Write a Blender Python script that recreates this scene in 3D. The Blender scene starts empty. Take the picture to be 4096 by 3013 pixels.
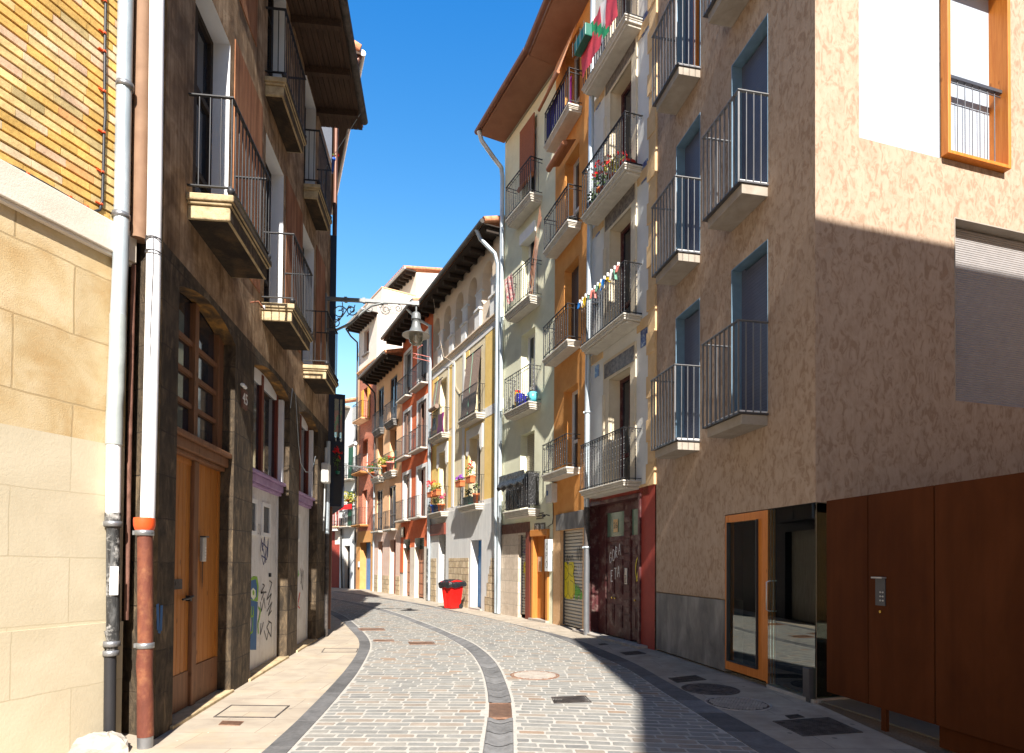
import bpy, bmesh, math, random
from mathutils import Vector, Matrix
random.seed(7)
S = bpy.context.scene; COL = S.collection
R_ = math.radians
# ------------------------------------------------------------------ camera
FOC = 2450.0; PCX = 2048.0; PCY = 2211.0; PITCH = R_(1.0); ROLL = 0.0075; CH = 1.6   # solved from the photograph's vanishing points
sp, cp = math.sin(PITCH), math.cos(PITCH); sr, cr = ROLL, math.sqrt(1 - ROLL ** 2)
FW = Vector((0, cp, sp)); RT = Vector((cr, -sp * sr, cp * sr)); UP = Vector((-sr, -sp * cr, cp * cr))
cam = bpy.data.cameras.new('camera'); camo = bpy.data.objects.new('camera', cam); COL.objects.link(camo)
camo.matrix_world = Matrix(((RT.x, UP.x, -FW.x, 0), (RT.y, UP.y, -FW.y, 0), (RT.z, UP.z, -FW.z, CH), (0, 0, 0, 1)))
cam.sensor_width = 36; cam.sensor_fit = 'HORIZONTAL'; cam.lens = FOC * 36 / 4096
cam.shift_y = (PCY - 1506.5) / 4096; cam.clip_end = 2000; cam.clip_start = 0.05
S.camera = camo
# ------------------------------------------------------------------ light
SUN_H = R_(-10.0); SUN_E = R_(41.5)       # heading the light travels to, elevation
w = bpy.data.worlds.new('World'); S.world = w; w.use_nodes = True
nt = w.node_tree; nt.nodes.clear()
sky = nt.nodes.new('ShaderNodeTexSky'); sky.sky_type = 'NISHITA'; sky.sun_disc = False
sky.sun_elevation = SUN_E; sky.sun_rotation = SUN_H + math.pi; sky.altitude = 450; sky.air_density = 1.0; sky.dust_density = 0.2; sky.ozone_density = 4.0
hs = nt.nodes.new('ShaderNodeHueSaturation'); hs.inputs['Saturation'].default_value = 1.28; hs.inputs['Value'].default_value = 1.0
bgn = nt.nodes.new('ShaderNodeBackground'); bgn.inputs[1].default_value = 0.12
on = nt.nodes.new('ShaderNodeOutputWorld')
# the north sky over the street is a paler azure near the roofs, the hazeless south sky a little dimmer
gco = nt.nodes.new('ShaderNodeTexCoord'); gsx = nt.nodes.new('ShaderNodeSeparateXYZ'); ns_ = nt.nodes.new('ShaderNodeMapRange'); ns_.inputs[1].default_value = -.6; ns_.inputs[2].default_value = .5; ns_.inputs[3].default_value = .5; ns_.inputs[4].default_value = 1.2
el_ = nt.nodes.new('ShaderNodeMapRange'); el_.inputs[1].default_value = .68; el_.inputs[2].default_value = .30; tint = nt.nodes.new('ShaderNodeMixRGB'); tint.inputs[1].default_value = (.75, 1.0, 1.0, 1); tint.inputs[2].default_value = (2.4, 1.32, .84, 1)
mu1 = nt.nodes.new('ShaderNodeMixRGB'); mu1.blend_type = 'MULTIPLY'; mu1.inputs[0].default_value = 1; mu2 = nt.nodes.new('ShaderNodeVectorMath'); mu2.operation = 'SCALE'
nt.links.new(gco.outputs['Generated'], gsx.inputs[0]); nt.links.new(gsx.outputs[1], ns_.inputs[0]); nt.links.new(gsx.outputs[2], el_.inputs[0]); nt.links.new(el_.outputs[0], tint.inputs[0])
nt.links.new(sky.outputs[0], hs.inputs['Color']); nt.links.new(hs.outputs[0], mu1.inputs[1]); nt.links.new(tint.outputs[0], mu1.inputs[2]); nt.links.new(mu1.outputs[0], mu2.inputs[0]); nt.links.new(ns_.outputs[0], mu2.inputs['Scale']); nt.links.new(mu2.outputs[0], bgn.inputs[0]); nt.links.new(bgn.outputs[0], on.inputs[0])
sl = bpy.data.lights.new('sun', 'SUN'); sl.energy = 5.0; sl.angle = R_(0.5); sl.color = (1.0, 0.945, 0.865)
so = bpy.data.objects.new('sun', sl); COL.objects.link(so)
ld = Vector((math.sin(SUN_H) * math.cos(SUN_E), math.cos(SUN_H) * math.cos(SUN_E), -math.sin(SUN_E)))
so.rotation_euler = ld.to_track_quat('-Z', 'Y').to_euler(); so.location = (5, -20, 25)
S.view_settings.view_transform = 'Standard'; S.view_settings.look = 'None'; S.view_settings.gamma = 1; S.view_settings.exposure = 1.25
S.render.engine = 'CYCLES'; S.cycles.use_denoising = True; S.cycles.max_bounces = 8; S.cycles.diffuse_bounces = 5
S.cycles.transparent_max_bounces = 12
# ------------------------------------------------------------------ photo pixels -> points on real planes
V = {'F': (0, 0, 1), 'N': (0, 0, 1.8237), 'zA': (0, 0, .6657), 'zB': (0, 900, .6657), 'zC': (0, 1900, .6738), 'zU': (650, 600, .4237), 'zV': (650, 1200, .4237), 'zW': (650, 1900, .4237),
'g1': (1900, 400, .3027), 'g2': (1900, 900, .3027), 'g3': (1900, 1400, .3027), 'g4': (1900, 1900, .3027), 'y4': (1250, 950, .454), 'y5': (1650, 1250, .2421), 'y6': (1650, 1650, .2421), 'y7': (1650, 2050, .2421),
'c1': (1280, 1150, .2421), 'c2': (1280, 1550, .2421), 'c3': (1280, 1950, .3026), 'w1': (1900, 0, .545), 'w2': (2100, 800, .4843), 'w3': (1900, 1600, .605),
'm4': (2500, 0, .605), 'm5': (2500, 1000, .605), 'm6': (2300, 1900, .674), 'm7': (3100, 0, .7265), 'm8': (2900, 1800, .7342), 'r1': (1000, 2350, .4452), 'r2': (1800, 2350, .4452), 'r3': (2600, 2450, .4452), 'p2': (350, 1950, .3933), 'p3': (200, 2500, .3117)}
def P(v, x, y): a = V[v]; return (a[0] + x * a[2], a[1] + y * a[2])
def ray(p): return FW + RT * ((p[0] - PCX) / FOC) + UP * (-(p[1] - PCY) / FOC)
def ground(p, z=0.0):
    d = ray(p); t = (z - CH) / d.z; return (d.x * t, d.y * t)
def gP(v, x, y): return ground(P(v, x, y))
def nxt(pt, hd, px):
    d = ray((px, 2260)); k = d.x / d.y; s, c = math.sin(R_(hd)), math.cos(R_(hd))
    t = (k * pt[1] - pt[0]) / (s - k * c); return (pt[0] + s * t, pt[1] + c * t)
class Fac:                                   # a facade: local x runs left to right seen from the street, y into the house, z up
    def __init__(s, L, R):
        s.L = L; s.R = R; dx, dy = R[0] - L[0], R[1] - L[1]; s.n = math.hypot(dx, dy); s.x = (dx / s.n, dy / s.n); s.y = (-s.x[1], s.x[0])
        s.ang = math.atan2(s.x[1], s.x[0])
    def uv(s, p, off=0.0):
        d = ray(p); ox, oy = s.L[0] + s.y[0] * off, s.L[1] + s.y[1] * off
        t = (ox * s.y[0] + oy * s.y[1]) / (d.x * s.y[0] + d.y * s.y[1]); X, Y = d.x * t, d.y * t
        return ((X - ox) * s.x[0] + (Y - oy) * s.x[1], CH + d.z * t)
    def q(s, v, x, y, off=0.0): return s.uv(P(v, x, y), off)
    def w(s, u, y, z): return (s.L[0] + s.x[0] * u + s.y[0] * y, s.L[1] + s.x[1] * u + s.y[1] * y, z)
def hdg(a, h, t): return (a[0] + math.sin(R_(h)) * t, a[1] + math.cos(R_(h)) * t)
# ------------------------------------------------------------------ materials
def newmat(name):
    m = bpy.data.materials.new(name); m.use_nodes = True; t = m.node_tree; b = t.nodes['Principled BSDF']; return m, t, b
def nd(t, ty, **k):
    n = t.nodes.new(ty)
    for a, v in k.items():
        if a in n.inputs: n.inputs[a].default_value = v
        else: setattr(n, a, v)
    return n
def c4(c): return (c[0], c[1], c[2], 1)
def mat(name, c1, c2=None, c3=None, rough=.85, ns=4, det=8, lo=.35, hi=.65, bump=.15, bs=60, spec=.3, metal=0, streak=0, stretch=(1, 1, 1), dirt=None, ds=1.2, blk=None, ndis=0.4, spots=None):
    """noise-mottled surface; streak = vertical run marks, dirt = darker large stains, blk = (w, h, mortar, joint colour, per-block variation)"""
    m, t, b = newmat(name); L = t.links
    tc = nd(t, 'ShaderNodeTexCoord'); mp = nd(t, 'ShaderNodeMapping'); mp.inputs['Scale'].default_value = stretch
    L.new(tc.outputs['Object'], mp.inputs[0])
    n1 = nd(t, 'ShaderNodeTexNoise', Scale=ns, Detail=det, Roughness=.62, Distortion=ndis); L.new(mp.outputs[0], n1.inputs['Vector'])
    rp = nd(t, 'ShaderNodeValToRGB'); rp.color_ramp.elements[0].position = lo; rp.color_ramp.elements[1].position = hi
    rp.color_ramp.elements[0].color = c4(c1); rp.color_ramp.elements[1].color = c4(c2 or c1)
    if c3:
        e = rp.color_ramp.elements.new((lo + hi) / 2); e.color = c4(c3)
    L.new(n1.outputs[0], rp.inputs[0]); col = rp.outputs[0]; hgt = None
    if blk:
        sx = nd(t, 'ShaderNodeSeparateXYZ'); L.new(tc.outputs['Object'], sx.inputs[0])
        ad = nd(t, 'ShaderNodeMath', operation='ADD'); L.new(sx.outputs[0], ad.inputs[0]); L.new(sx.outputs[1], ad.inputs[1])
        cb = nd(t, 'ShaderNodeCombineXYZ'); L.new(ad.outputs[0], cb.inputs[0]); L.new(sx.outputs[2], cb.inputs[1])
        if blk[5:] and blk[5] == 'floor': L.new(sx.outputs[0], cb.inputs[0]); L.new(sx.outputs[1], cb.inputs[1])
        nw = nd(t, 'ShaderNodeTexNoise', Scale=3.0, Detail=3); L.new(cb.outputs[0], nw.inputs['Vector'])
        va = nd(t, 'ShaderNodeVectorMath', operation='MULTIPLY_ADD'); va.inputs[1].default_value = (.03, .03, 0); L.new(nw.outputs[1], va.inputs[0]); L.new(cb.outputs[0], va.inputs[2])
        br = nd(t, 'ShaderNodeTexBrick', Scale=1.0); br.inputs['Brick Width'].default_value = blk[0]; br.inputs['Row Height'].default_value = blk[1]
        br.inputs['Mortar Size'].default_value = blk[2]; br.inputs['Mortar Smooth'].default_value = .3; br.inputs['Bias'].default_value = 0
        br.inputs['Color1'].default_value = (1 - blk[4],) * 3 + (1,); br.inputs['Color2'].default_value = (1 + blk[4] * .6,) * 3 + (1,); br.inputs['Mortar'].default_value = (1, 1, 1, 1)
        L.new(va.outputs[0], br.inputs['Vector'])
        mu = nd(t, 'ShaderNodeMixRGB', blend_type='MULTIPLY'); mu.inputs[0].default_value = 1; L.new(col, mu.inputs[1]); L.new(br.outputs[0], mu.inputs[2])
        mx = nd(t, 'ShaderNodeMixRGB'); L.new(br.outputs[1], mx.inputs[0]); L.new(mu.outputs[0], mx.inputs[1]); mx.inputs[2].default_value = c4(blk[3]); col = mx.outputs[0]; hgt = br.outputs[1]
    if streak:
        m2 = nd(t, 'ShaderNodeMapping'); m2.inputs['Scale'].default_value = (9, 9, .35); L.new(tc.outputs['Object'], m2.inputs[0])
        n2 = nd(t, 'ShaderNodeTexNoise', Scale=1.6, Detail=5); L.new(m2.outputs[0], n2.inputs['Vector'])
        r2 = nd(t, 'ShaderNodeMapRange'); r2.inputs[1].default_value = .42; r2.inputs[2].default_value = .72; r2.inputs[4].default_value = streak; L.new(n2.outputs[0], r2.inputs[0])
        mx = nd(t, 'ShaderNodeMixRGB', blend_type='MULTIPLY'); L.new(r2.outputs[0], mx.inputs[0]); L.new(col, mx.inputs[1]); mx.inputs[2].default_value = (.45, .38, .3, 1); col = mx.outputs[0]
    if dirt:
        n3 = nd(t, 'ShaderNodeTexNoise', Scale=ds, Detail=9, Roughness=.7); L.new(tc.outputs['Object'], n3.inputs['Vector'])
        r3 = nd(t, 'ShaderNodeMapRange'); r3.inputs[1].default_value = .5; r3.inputs[2].default_value = .68; r3.inputs[4].default_value = dirt[3] if len(dirt) > 3 else .8; L.new(n3.outputs[0], r3.inputs[0])
        mx = nd(t, 'ShaderNodeMixRGB'); L.new(r3.outputs[0], mx.inputs[0]); L.new(col, mx.inputs[1]); mx.inputs[2].default_value = c4(dirt); col = mx.outputs[0]
    if spots:
        for sc_, rad, sc_col in spots:
            vo = nd(t, 'ShaderNodeTexVoronoi', Scale=sc_); vo.inputs['Randomness'].default_value = 1; L.new(tc.outputs['Object'], vo.inputs['Vector'])
            kr = nd(t, 'ShaderNodeMapRange'); kr.inputs[1].default_value = rad; kr.inputs[2].default_value = rad * 1.4; kr.inputs[3].default_value = .8; kr.inputs[4].default_value = 0; L.new(vo.outputs[0], kr.inputs[0])
            mx = nd(t, 'ShaderNodeMixRGB'); L.new(kr.outputs[0], mx.inputs[0]); L.new(col, mx.inputs[1]); mx.inputs[2].default_value = c4(sc_col); col = mx.outputs[0]
    L.new(col, b.inputs['Base Color']); b.inputs['Roughness'].default_value = rough; b.inputs['Metallic'].default_value = metal; b.inputs['Specular IOR Level'].default_value = spec
    if bump:
        n4 = nd(t, 'ShaderNodeTexNoise', Scale=bs, Detail=6, Roughness=.7); L.new(mp.outputs[0], n4.inputs['Vector'])
        ma = nd(t, 'ShaderNodeMath', operation='MULTIPLY_ADD'); L.new(n1.outputs[0], ma.inputs[0]); ma.inputs[1].default_value = 1.2; L.new(n4.outputs[0], ma.inputs[2]); h = ma.outputs[0]
        if hgt:
            mb2 = nd(t, 'ShaderNodeMath', operation='MULTIPLY_ADD'); L.new(hgt, mb2.inputs[0]); mb2.inputs[1].default_value = -1.6; L.new(h, mb2.inputs[2]); h = mb2.outputs[0]
        bp = nd(t, 'ShaderNodeBump', Strength=bump, Distance=.02); L.new(h, bp.inputs['Height']); L.new(bp.outputs[0], b.inputs['Normal'])
    return m
def wood(name, c1, c2, rough=.6, plank=.12, bump=.2, axis='z', dark=.35, spec=.3):
    m, t, b = newmat(name); L = t.links; tc = nd(t, 'ShaderNodeTexCoord'); mp = nd(t, 'ShaderNodeMapping')
    mp.inputs['Scale'].default_value = {'z': (14, 14, .9), 'x': (.9, 14, 14)}[axis]; L.new(tc.outputs['Object'], mp.inputs[0])
    n = nd(t, 'ShaderNodeTexNoise', Scale=2.2, Detail=8, Roughness=.65, Distortion=.9); L.new(mp.outputs[0], n.inputs['Vector'])
    rp = nd(t, 'ShaderNodeValToRGB'); rp.color_ramp.elements[0].position = .3; rp.color_ramp.elements[1].position = .7; rp.color_ramp.elements[0].color = c4(c1); rp.color_ramp.elements[1].color = c4(c2); L.new(n.outputs[0], rp.inputs[0])
    vo = nd(t, 'ShaderNodeTexVoronoi', Scale=7.0); m3 = nd(t, 'ShaderNodeMapping'); m3.inputs['Scale'].default_value = (1, 1, .45) if axis == 'z' else (.45, 1, 1); L.new(tc.outputs['Object'], m3.inputs[0]); L.new(m3.outputs[0], vo.inputs['Vector'])
    kr = nd(t, 'ShaderNodeMapRange'); kr.inputs[1].default_value = .05; kr.inputs[2].default_value = .13; kr.inputs[3].default_value = .75; kr.inputs[4].default_value = 0; L.new(vo.outputs[0], kr.inputs[0])
    mx = nd(t, 'ShaderNodeMixRGB'); L.new(kr.outputs[0], mx.inputs[0]); L.new(rp.outputs[0], mx.inputs[1]); mx.inputs[2].default_value = c4([x * dark for x in c1])
    L.new(mx.outputs[0], b.inputs['Base Color']); b.inputs['Roughness'].default_value = rough; b.inputs['Specular IOR Level'].default_value = spec
    bp = nd(t, 'ShaderNodeBump', Strength=bump, Distance=.01); L.new(n.outputs[0], bp.inputs['Height']); L.new(bp.outputs[0], b.inputs['Normal']); return m
def flat(name, c, rough=.6, metal=0, spec=.4, bump=.06): return mat(name, [x * .9 for x in c], [min(1, x * 1.08) for x in c], rough=rough, metal=metal, spec=spec, ns=6, bump=bump, bs=90)
def attrmat(name, rough=.85, bump=.5, spec=.25, lo=.68, hi=1.25):
    m, t, b = newmat(name); L = t.links; at = nd(t, 'ShaderNodeAttribute', attribute_name='Col'); tc = nd(t, 'ShaderNodeTexCoord')
    n = nd(t, 'ShaderNodeTexNoise', Scale=26, Detail=8, Roughness=.7); L.new(tc.outputs['Object'], n.inputs['Vector'])
    n2 = nd(t, 'ShaderNodeTexNoise', Scale=6, Detail=6); L.new(tc.outputs['Object'], n2.inputs['Vector'])
    ad = nd(t, 'ShaderNodeMath', operation='ADD'); L.new(n.outputs[0], ad.inputs[0]); L.new(n2.outputs[0], ad.inputs[1])
    mr = nd(t, 'ShaderNodeMapRange'); mr.inputs[1].default_value = .7; mr.inputs[2].default_value = 1.3; mr.inputs[3].default_value = lo; mr.inputs[4].default_value = hi; L.new(ad.outputs[0], mr.inputs[0])
    mx = nd(t, 'ShaderNodeVectorMath', operation='SCALE'); L.new(at.outputs[0], mx.inputs[0]); L.new(mr.outputs[0], mx.inputs['Scale'])
    L.new(mx.outputs[0], b.inputs['Base Color']); b.inputs['Roughness'].default_value = rough; b.inputs['Specular IOR Level'].default_value = spec
    bp = nd(t, 'ShaderNodeBump', Strength=bump, Distance=.01); L.new(ad.outputs[0], bp.inputs['Height']); L.new(bp.outputs[0], b.inputs['Normal']); return m
def slatmat(name, c, c2, pitch, rough=.45, metal=.2, bump=.6, axis=2):
    m, t, b = newmat(name); L = t.links; tc = nd(t, 'ShaderNodeTexCoord'); sx = nd(t, 'ShaderNodeSeparateXYZ'); L.new(tc.outputs['Object'], sx.inputs[0])
    mu = nd(t, 'ShaderNodeMath', operation='MULTIPLY'); L.new(sx.outputs[axis], mu.inputs[0]); mu.inputs[1].default_value = 1 / pitch
    fr = nd(t, 'ShaderNodeMath', operation='PINGPONG'); L.new(mu.outputs[0], fr.inputs[0]); fr.inputs[1].default_value = .5
    mr = nd(t, 'ShaderNodeMapRange'); mr.inputs[1].default_value = .0; mr.inputs[2].default_value = .16; L.new(fr.outputs[0], mr.inputs[0])
    n = nd(t, 'ShaderNodeTexNoise', Scale=9, Detail=6); L.new(tc.outputs['Object'], n.inputs['Vector'])
    m0 = nd(t, 'ShaderNodeMixRGB'); L.new(n.outputs[0], m0.inputs[0]); m0.inputs[1].default_value = c4([x * .82 for x in c]); m0.inputs[2].default_value = c4([min(1, x * 1.15) for x in c])
    mx = nd(t, 'ShaderNodeMixRGB'); L.new(mr.outputs[0], mx.inputs[0]); mx.inputs[1].default_value = c4(c2); L.new(m0.outputs[0], mx.inputs[2])
    L.new(mx.outputs[0], b.inputs['Base Color']); b.inputs['Roughness'].default_value = rough; b.inputs['Metallic'].default_value = metal
    bp = nd(t, 'ShaderNodeBump', Strength=bump, Distance=pitch * .4); L.new(mr.outputs[0], bp.inputs['Height']); L.new(bp.outputs[0], b.inputs['Normal']); return m
def glassmat(name, tint=(.75, .85, .8), refl=.12):
    m, t, b = newmat(name); L = t.links; t.nodes.remove(b); o = t.nodes['Material Output']
    tr = nd(t, 'ShaderNodeBsdfTransparent'); tr.inputs[0].default_value = c4(tint); gl = nd(t, 'ShaderNodeBsdfGlossy'); gl.inputs['Roughness'].default_value = .01; gl.inputs[0].default_value = (.95, 1, .97, 1)
    lw = nd(t, 'ShaderNodeFresnel', IOR=1.6); ad = nd(t, 'ShaderNodeMath', operation='ADD'); L.new(lw.outputs[0], ad.inputs[0]); ad.inputs[1].default_value = refl
    mx = nd(t, 'ShaderNodeMixShader'); L.new(ad.outputs[0], mx.inputs[0]); L.new(tr.outputs[0], mx.inputs[1]); L.new(gl.outputs[0], mx.inputs[2]); L.new(mx.outputs[0], o.inputs[0]); return m
def leafmat(name, a, b2):
    m, t, b = newmat(name); L = t.links; tc = nd(t, 'ShaderNodeTexCoord'); n = nd(t, 'ShaderNodeTexNoise', Scale=25, Detail=3); L.new(tc.outputs['Object'], n.inputs['Vector'])
    mx = nd(t, 'ShaderNodeMixRGB'); L.new(n.outputs[0], mx.inputs[0]); mx.inputs[1].default_value = c4(a); mx.inputs[2].default_value = c4(b2); L.new(mx.outputs[0], b.inputs['Base Color']); b.inputs['Roughness'].default_value = .5
    return m
K = {}
K['glass'] = flat('dark_window_glass', (.025, .03, .04), rough=.05, spec=.8, bump=0)
K['clear'] = glassmat('entrance_glass'); K['clear2'] = glassmat('corner_glass', (.6, .7, .66), -.03); K['lampglass'] = glassmat('lamp_glass', (.9, .88, .82), .05)
K['black'] = flat('black_iron', (.025, .025, .028), rough=.45, metal=.0); K['steel'] = flat('grey_galvanised_steel', (.30, .31, .33), rough=.38, metal=.7)
K['sleeve'] = mat('grey_metal_sleeve', (.36, .40, .39), (.46, .5, .49), rough=.5, metal=.2, ns=4, bump=.08); K['mrail'] = flat('grey_railing_steel', (.19, .19, .195), rough=.4, metal=.3); K['dsteel'] = flat('dark_grey_steel', (.10, .10, .11), rough=.4, metal=.5)
K['zinc'] = mat('zinc_pipe', (.36, .42, .46), (.58, .64, .68), rough=.42, metal=.35, ns=3, bump=.05, stretch=(1, 1, .4)); K['white'] = mat('white_paint', (.74, .74, .73), (.82, .82, .8), rough=.6, ns=5, bump=.04, spec=.3)
K['whitepipe'] = mat('white_plastic_pipe', (.78, .79, .82), (.86, .87, .88), rough=.4, bump=.0, dirt=(.5, .45, .38, .35), ds=3)
K['rust'] = mat('rusty_pipe', (.11, .032, .02), (.21, .07, .035), (.14, .042, .026), rough=.7, ns=6, det=14, bump=.3, dirt=(.42, .2, .09, .45), ds=4, stretch=(1, 1, .6)); K['redpl'] = flat('red_orange_collar', (.72, .09, .02), rough=.4)
K['blackpipe'] = mat('peeling_black_pipe', (.02, .02, .022), (.10, .10, .1), (.03, .03, .03), rough=.5, ns=14, bump=.3, stretch=(1, 1, .22), dirt=(.62, .6, .57, 1), ds=6)
K['cream'] = mat('cream_painted_stone', (.49, .42, .295), (.545, .475, .345), rough=.9, ns=1.6, bump=.16, bs=38, blk=(.92, .545, .006, (.43, .365, .25), .05)); K['ochre'] = mat('ochre_limestone', (.46, .32, .155), (.58, .46, .285), (.52, .395, .22), rough=.95, ns=2.6, bump=.3, bs=90, blk=(.92, .585, .009, (.38, .28, .15), .08), dirt=(.42, .26, .11, .55), ds=2.2)
K['ledge'] = mat('pale_stone_ledge', (.60, .53, .44), (.68, .61, .52), rough=.9, ns=3, bump=.2); K['brickc'] = attrmat('yellow_bricks', bump=.35); K['bjoint'] = flat('raked_brick_joint', (.10, .065, .04), rough=1)
K['dstone'] = mat('sooty_stone', (.035, .027, .02), (.24, .17, .10), (.085, .062, .04), rough=.95, ns=8, det=14, lo=.3, hi=.75, bump=1.0, bs=55, stretch=(1, 1, .35), ndis=1.2, blk=(.75, .40, .007, (.05, .038, .028), .3), dirt=(.17, .12, .075, .6), ds=2.2)
K['dplast'] = mat('stained_brown_plaster', (.20, .125, .07), (.54, .39, .25), (.36, .24, .14), rough=.95, ns=3.2, det=12, bump=.7, bs=35, streak=.9, dirt=(.12, .08, .05, .7), ds=1.3)
K['dred'] = mat('red_brown_plaster', (.24, .09, .04), (.42, .20, .10), rough=.95, ns=3, bump=.6, streak=.8, stretch=(1, 1, .4)); K['arch'] = mat('peeling_arch_soffit', (.05, .035, .025), (.42, .21, .05), (.14, .08, .035), rough=.95, ns=4, bump=.5)
K['balst'] = mat('weathered_balcony_stone', (.40, .30, .17), (.58, .46, .28), rough=.95, ns=7, bump=.5, dirt=(.12, .08, .04, .6), ds=4.0); K['balun'] = mat('sooty_balcony_underside', (.018, .013, .01), (.05, .035, .022), rough=.95, ns=3, bump=.4, dirt=(.16, .09, .04, .5), ds=3)  # near-black underside colour paints in the shade beneath the slabs
K['odoor'] = wood('varnished_orange_planks', (.33, .11, .018), (.50, .20, .04), rough=.5); K['bwood'] = wood('brown_old_wood', (.14, .06, .03), (.26, .125, .06), rough=.6); K['soffit'] = wood('dark_brown_soffit_boards', (.035, .02, .014), (.10, .06, .04), rough=.8, axis='x')
K['wdoor'] = mat('white_painted_planks', (.66, .64, .62), (.76, .75, .73), rough=.7, ns=4, bump=.2, stretch=(4, 4, .5), dirt=(.45, .4, .36, .5), ds=3); K['purple'] = mat('lilac_painted_wood', (.30, .19, .36), (.42, .29, .48), rough=.6, ns=5, bump=.15)
K['mplast'] = mat('modern_building_plaster', (.43, .322, .238), (.31, .212, .143), (.40, .295, .213), rough=.92, ns=11, det=15, lo=.42, hi=.60, bump=.22, streak=.12, bs=30, stretch=(1, 1, .55), dirt=(.29, .196, .13, .45), ds=3.2, ndis=1.3)
K['conc'] = mat('grey_concrete_base', (.125, .122, .12), (.27, .26, .245), (.185, .178, .17), rough=.85, ns=3, bump=.15, stretch=(1, 1, .4)); K['slab'] = mat('pale_concrete_slab', (.29, .25, .205), (.37, .325, .275), rough=.9, ns=4, bump=.15)
K['blue'] = flat('pale_blue_zinc_reveal', (.17, .27, .36), rough=.45, metal=.3); K['blind'] = slatmat('grey_blue_window_blind', (.09, .102, .152), (.068, .076, .118), .05, rough=.55, metal=0, bump=.15)
K['wblind'] = slatmat('white_blind_panel', (.40, .45, .52), (.35, .40, .47), .028, rough=.5, metal=0, bump=.12); K['shut'] = slatmat('ribbed_grey_shutter', (.37, .35, .345), (.25, .235, .23), .03, rough=.5, metal=.1)
K['larch'] = wood('orange_larch_frame', (.50, .145, .018), (.66, .235, .04), rough=.45, bump=.1, dark=.5); K['corten'] = mat('weathering_steel', (.066, .017, .004), (.096, .027, .007), (.08, .022, .005), rough=.8, ns=2, det=10, bump=.06, stretch=(1.2, 1.2, .45), spec=.12, streak=.22)
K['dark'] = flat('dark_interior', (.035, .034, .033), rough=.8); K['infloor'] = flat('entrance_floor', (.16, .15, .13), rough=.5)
K['wcream'] = mat('cream_render', (.62, .53, .38), (.70, .61, .46), rough=.9, ns=3, bump=.2, dirt=(.5, .4, .26, .35), ds=1.5); K['wwhite'] = mat('off_white_render', (.66, .66, .62), (.74, .73, .69), rough=.9, ns=2.5, bump=.15); K['wyel'] = mat('yellow_ochre_trim', (.60, .40, .20), (.70, .5, .28), rough=.9, ns=3, bump=.3)
K['mouldw'] = mat('cream_white_moulding', (.52, .485, .42), (.62, .585, .51), rough=.9, ns=5, bump=.25, dirt=(.42, .37, .3, .4), ds=4); K['tile'] = mat('blue_patterned_tile', (.03, .05, .16), (.30, .33, .36), (.06, .10, .25), rough=.3, ns=16, det=2, bump=.1, spec=.6); K['tileg'] = mat('dark_patterned_tile_band', (.09, .075, .07), (.24, .21, .18), rough=.4, ns=14, det=2, bump=.1)
K['wred'] = flat('dark_red_paint', (.30, .045, .03), rough=.7); K['maroon'] = mat('worn_maroon_door_paint', (.06, .016, .018), (.10, .03, .03), rough=.5, ns=6, bump=.15, dirt=(.3, .24, .2, .55), ds=5); K['frost'] = flat('frosted_green_glass', (.11, .18, .14), rough=.25)
K['brass'] = flat('brass', (.75, .5, .12), rough=.25, metal=1)
K['oora'] = mat('orange_render', (.64, .27, .07), (.72, .34, .10), rough=.9, ns=3, bump=.25, dirt=(.48, .2, .06, .3), ds=1.4); K['oora2'] = mat('orange_stone_pilaster', (.66, .40, .2), (.74, .48, .27), rough=.9, ns=12, bump=.4)
K['ggreen'] = mat('pale_green_render', (.70, .69, .50), (.76, .75, .56), rough=.9, ns=3, bump=.2, dirt=(.5, .48, .34, .3), ds=1.6); K['gstone'] = mat('pink_beige_ashlar', (.52, .42, .32), (.66, .55, .44), rough=.9, ns=6, bump=.4, blk=(.6, .36, .008, (.36, .3, .24), .1))
K['pink'] = mat('brown_pink_soffit', (.25, .135, .085), (.30, .165, .105), rough=.9, ns=2, bump=.05); K['copper'] = flat('brown_gutter', (.16, .075, .05), rough=.45, metal=.3)
K['yyel'] = mat('yellow_render', (.80, .55, .17), (.85, .61, .22), rough=.9, ns=2.5, bump=.2, dirt=(.66, .46, .18, .5), ds=1.5); K['ycream'] = mat('sand_render', (.72, .62, .41), (.77, .67, .46), rough=.9, ns=2.5, bump=.2, dirt=(.6, .46, .24, .4), ds=2); K['ywhite'] = mat('white_render', (.72, .71, .68), (.78, .77, .73), rough=.9, ns=2.5, bump=.2)
K['ybeige'] = mat('beige_gallery_render', (.72, .59, .45), (.78, .65, .5), rough=.9, ns=2.5, bump=.15); K['ygrey'] = mat('grey_white_render', (.56, .56, .55), (.66, .66, .64), rough=.9, ns=2, bump=.25, stretch=(3, 3, .6)); K['rubble'] = mat('pale_stone_blocks', (.46, .34, .20), (.64, .52, .36), rough=.95, ns=8, bump=.9, bs=30, blk=(.36, .24, .014, (.28, .21, .14), .2))
K['bluedoor'] = mat('blue_painted_door', (.04, .17, .42), (.07, .25, .55), rough=.5, ns=5, bump=.1); K['greydoor'] = mat('weathered_grey_door', (.22, .2, .17), (.34, .31, .27), rough=.6, ns=4, bump=.2, stretch=(4, 4, .5)); K['reed'] = slatmat('brown_reed_blind', (.30, .215, .17), (.14, .09, .065), .022, rough=.85, metal=0)
K['eaved'] = wood('black_brown_eave_timber', (.02, .014, .011), (.055, .04, .03), rough=.8, axis='x'); K['terra'] = mat('terracotta_tiles', (.46, .17, .08), (.66, .32, .18), rough=.9, ns=8, bump=.4); K['dgutter'] = flat('dark_metal_gutter', (.09, .085, .08), rough=.45, metal=.5)
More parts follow.
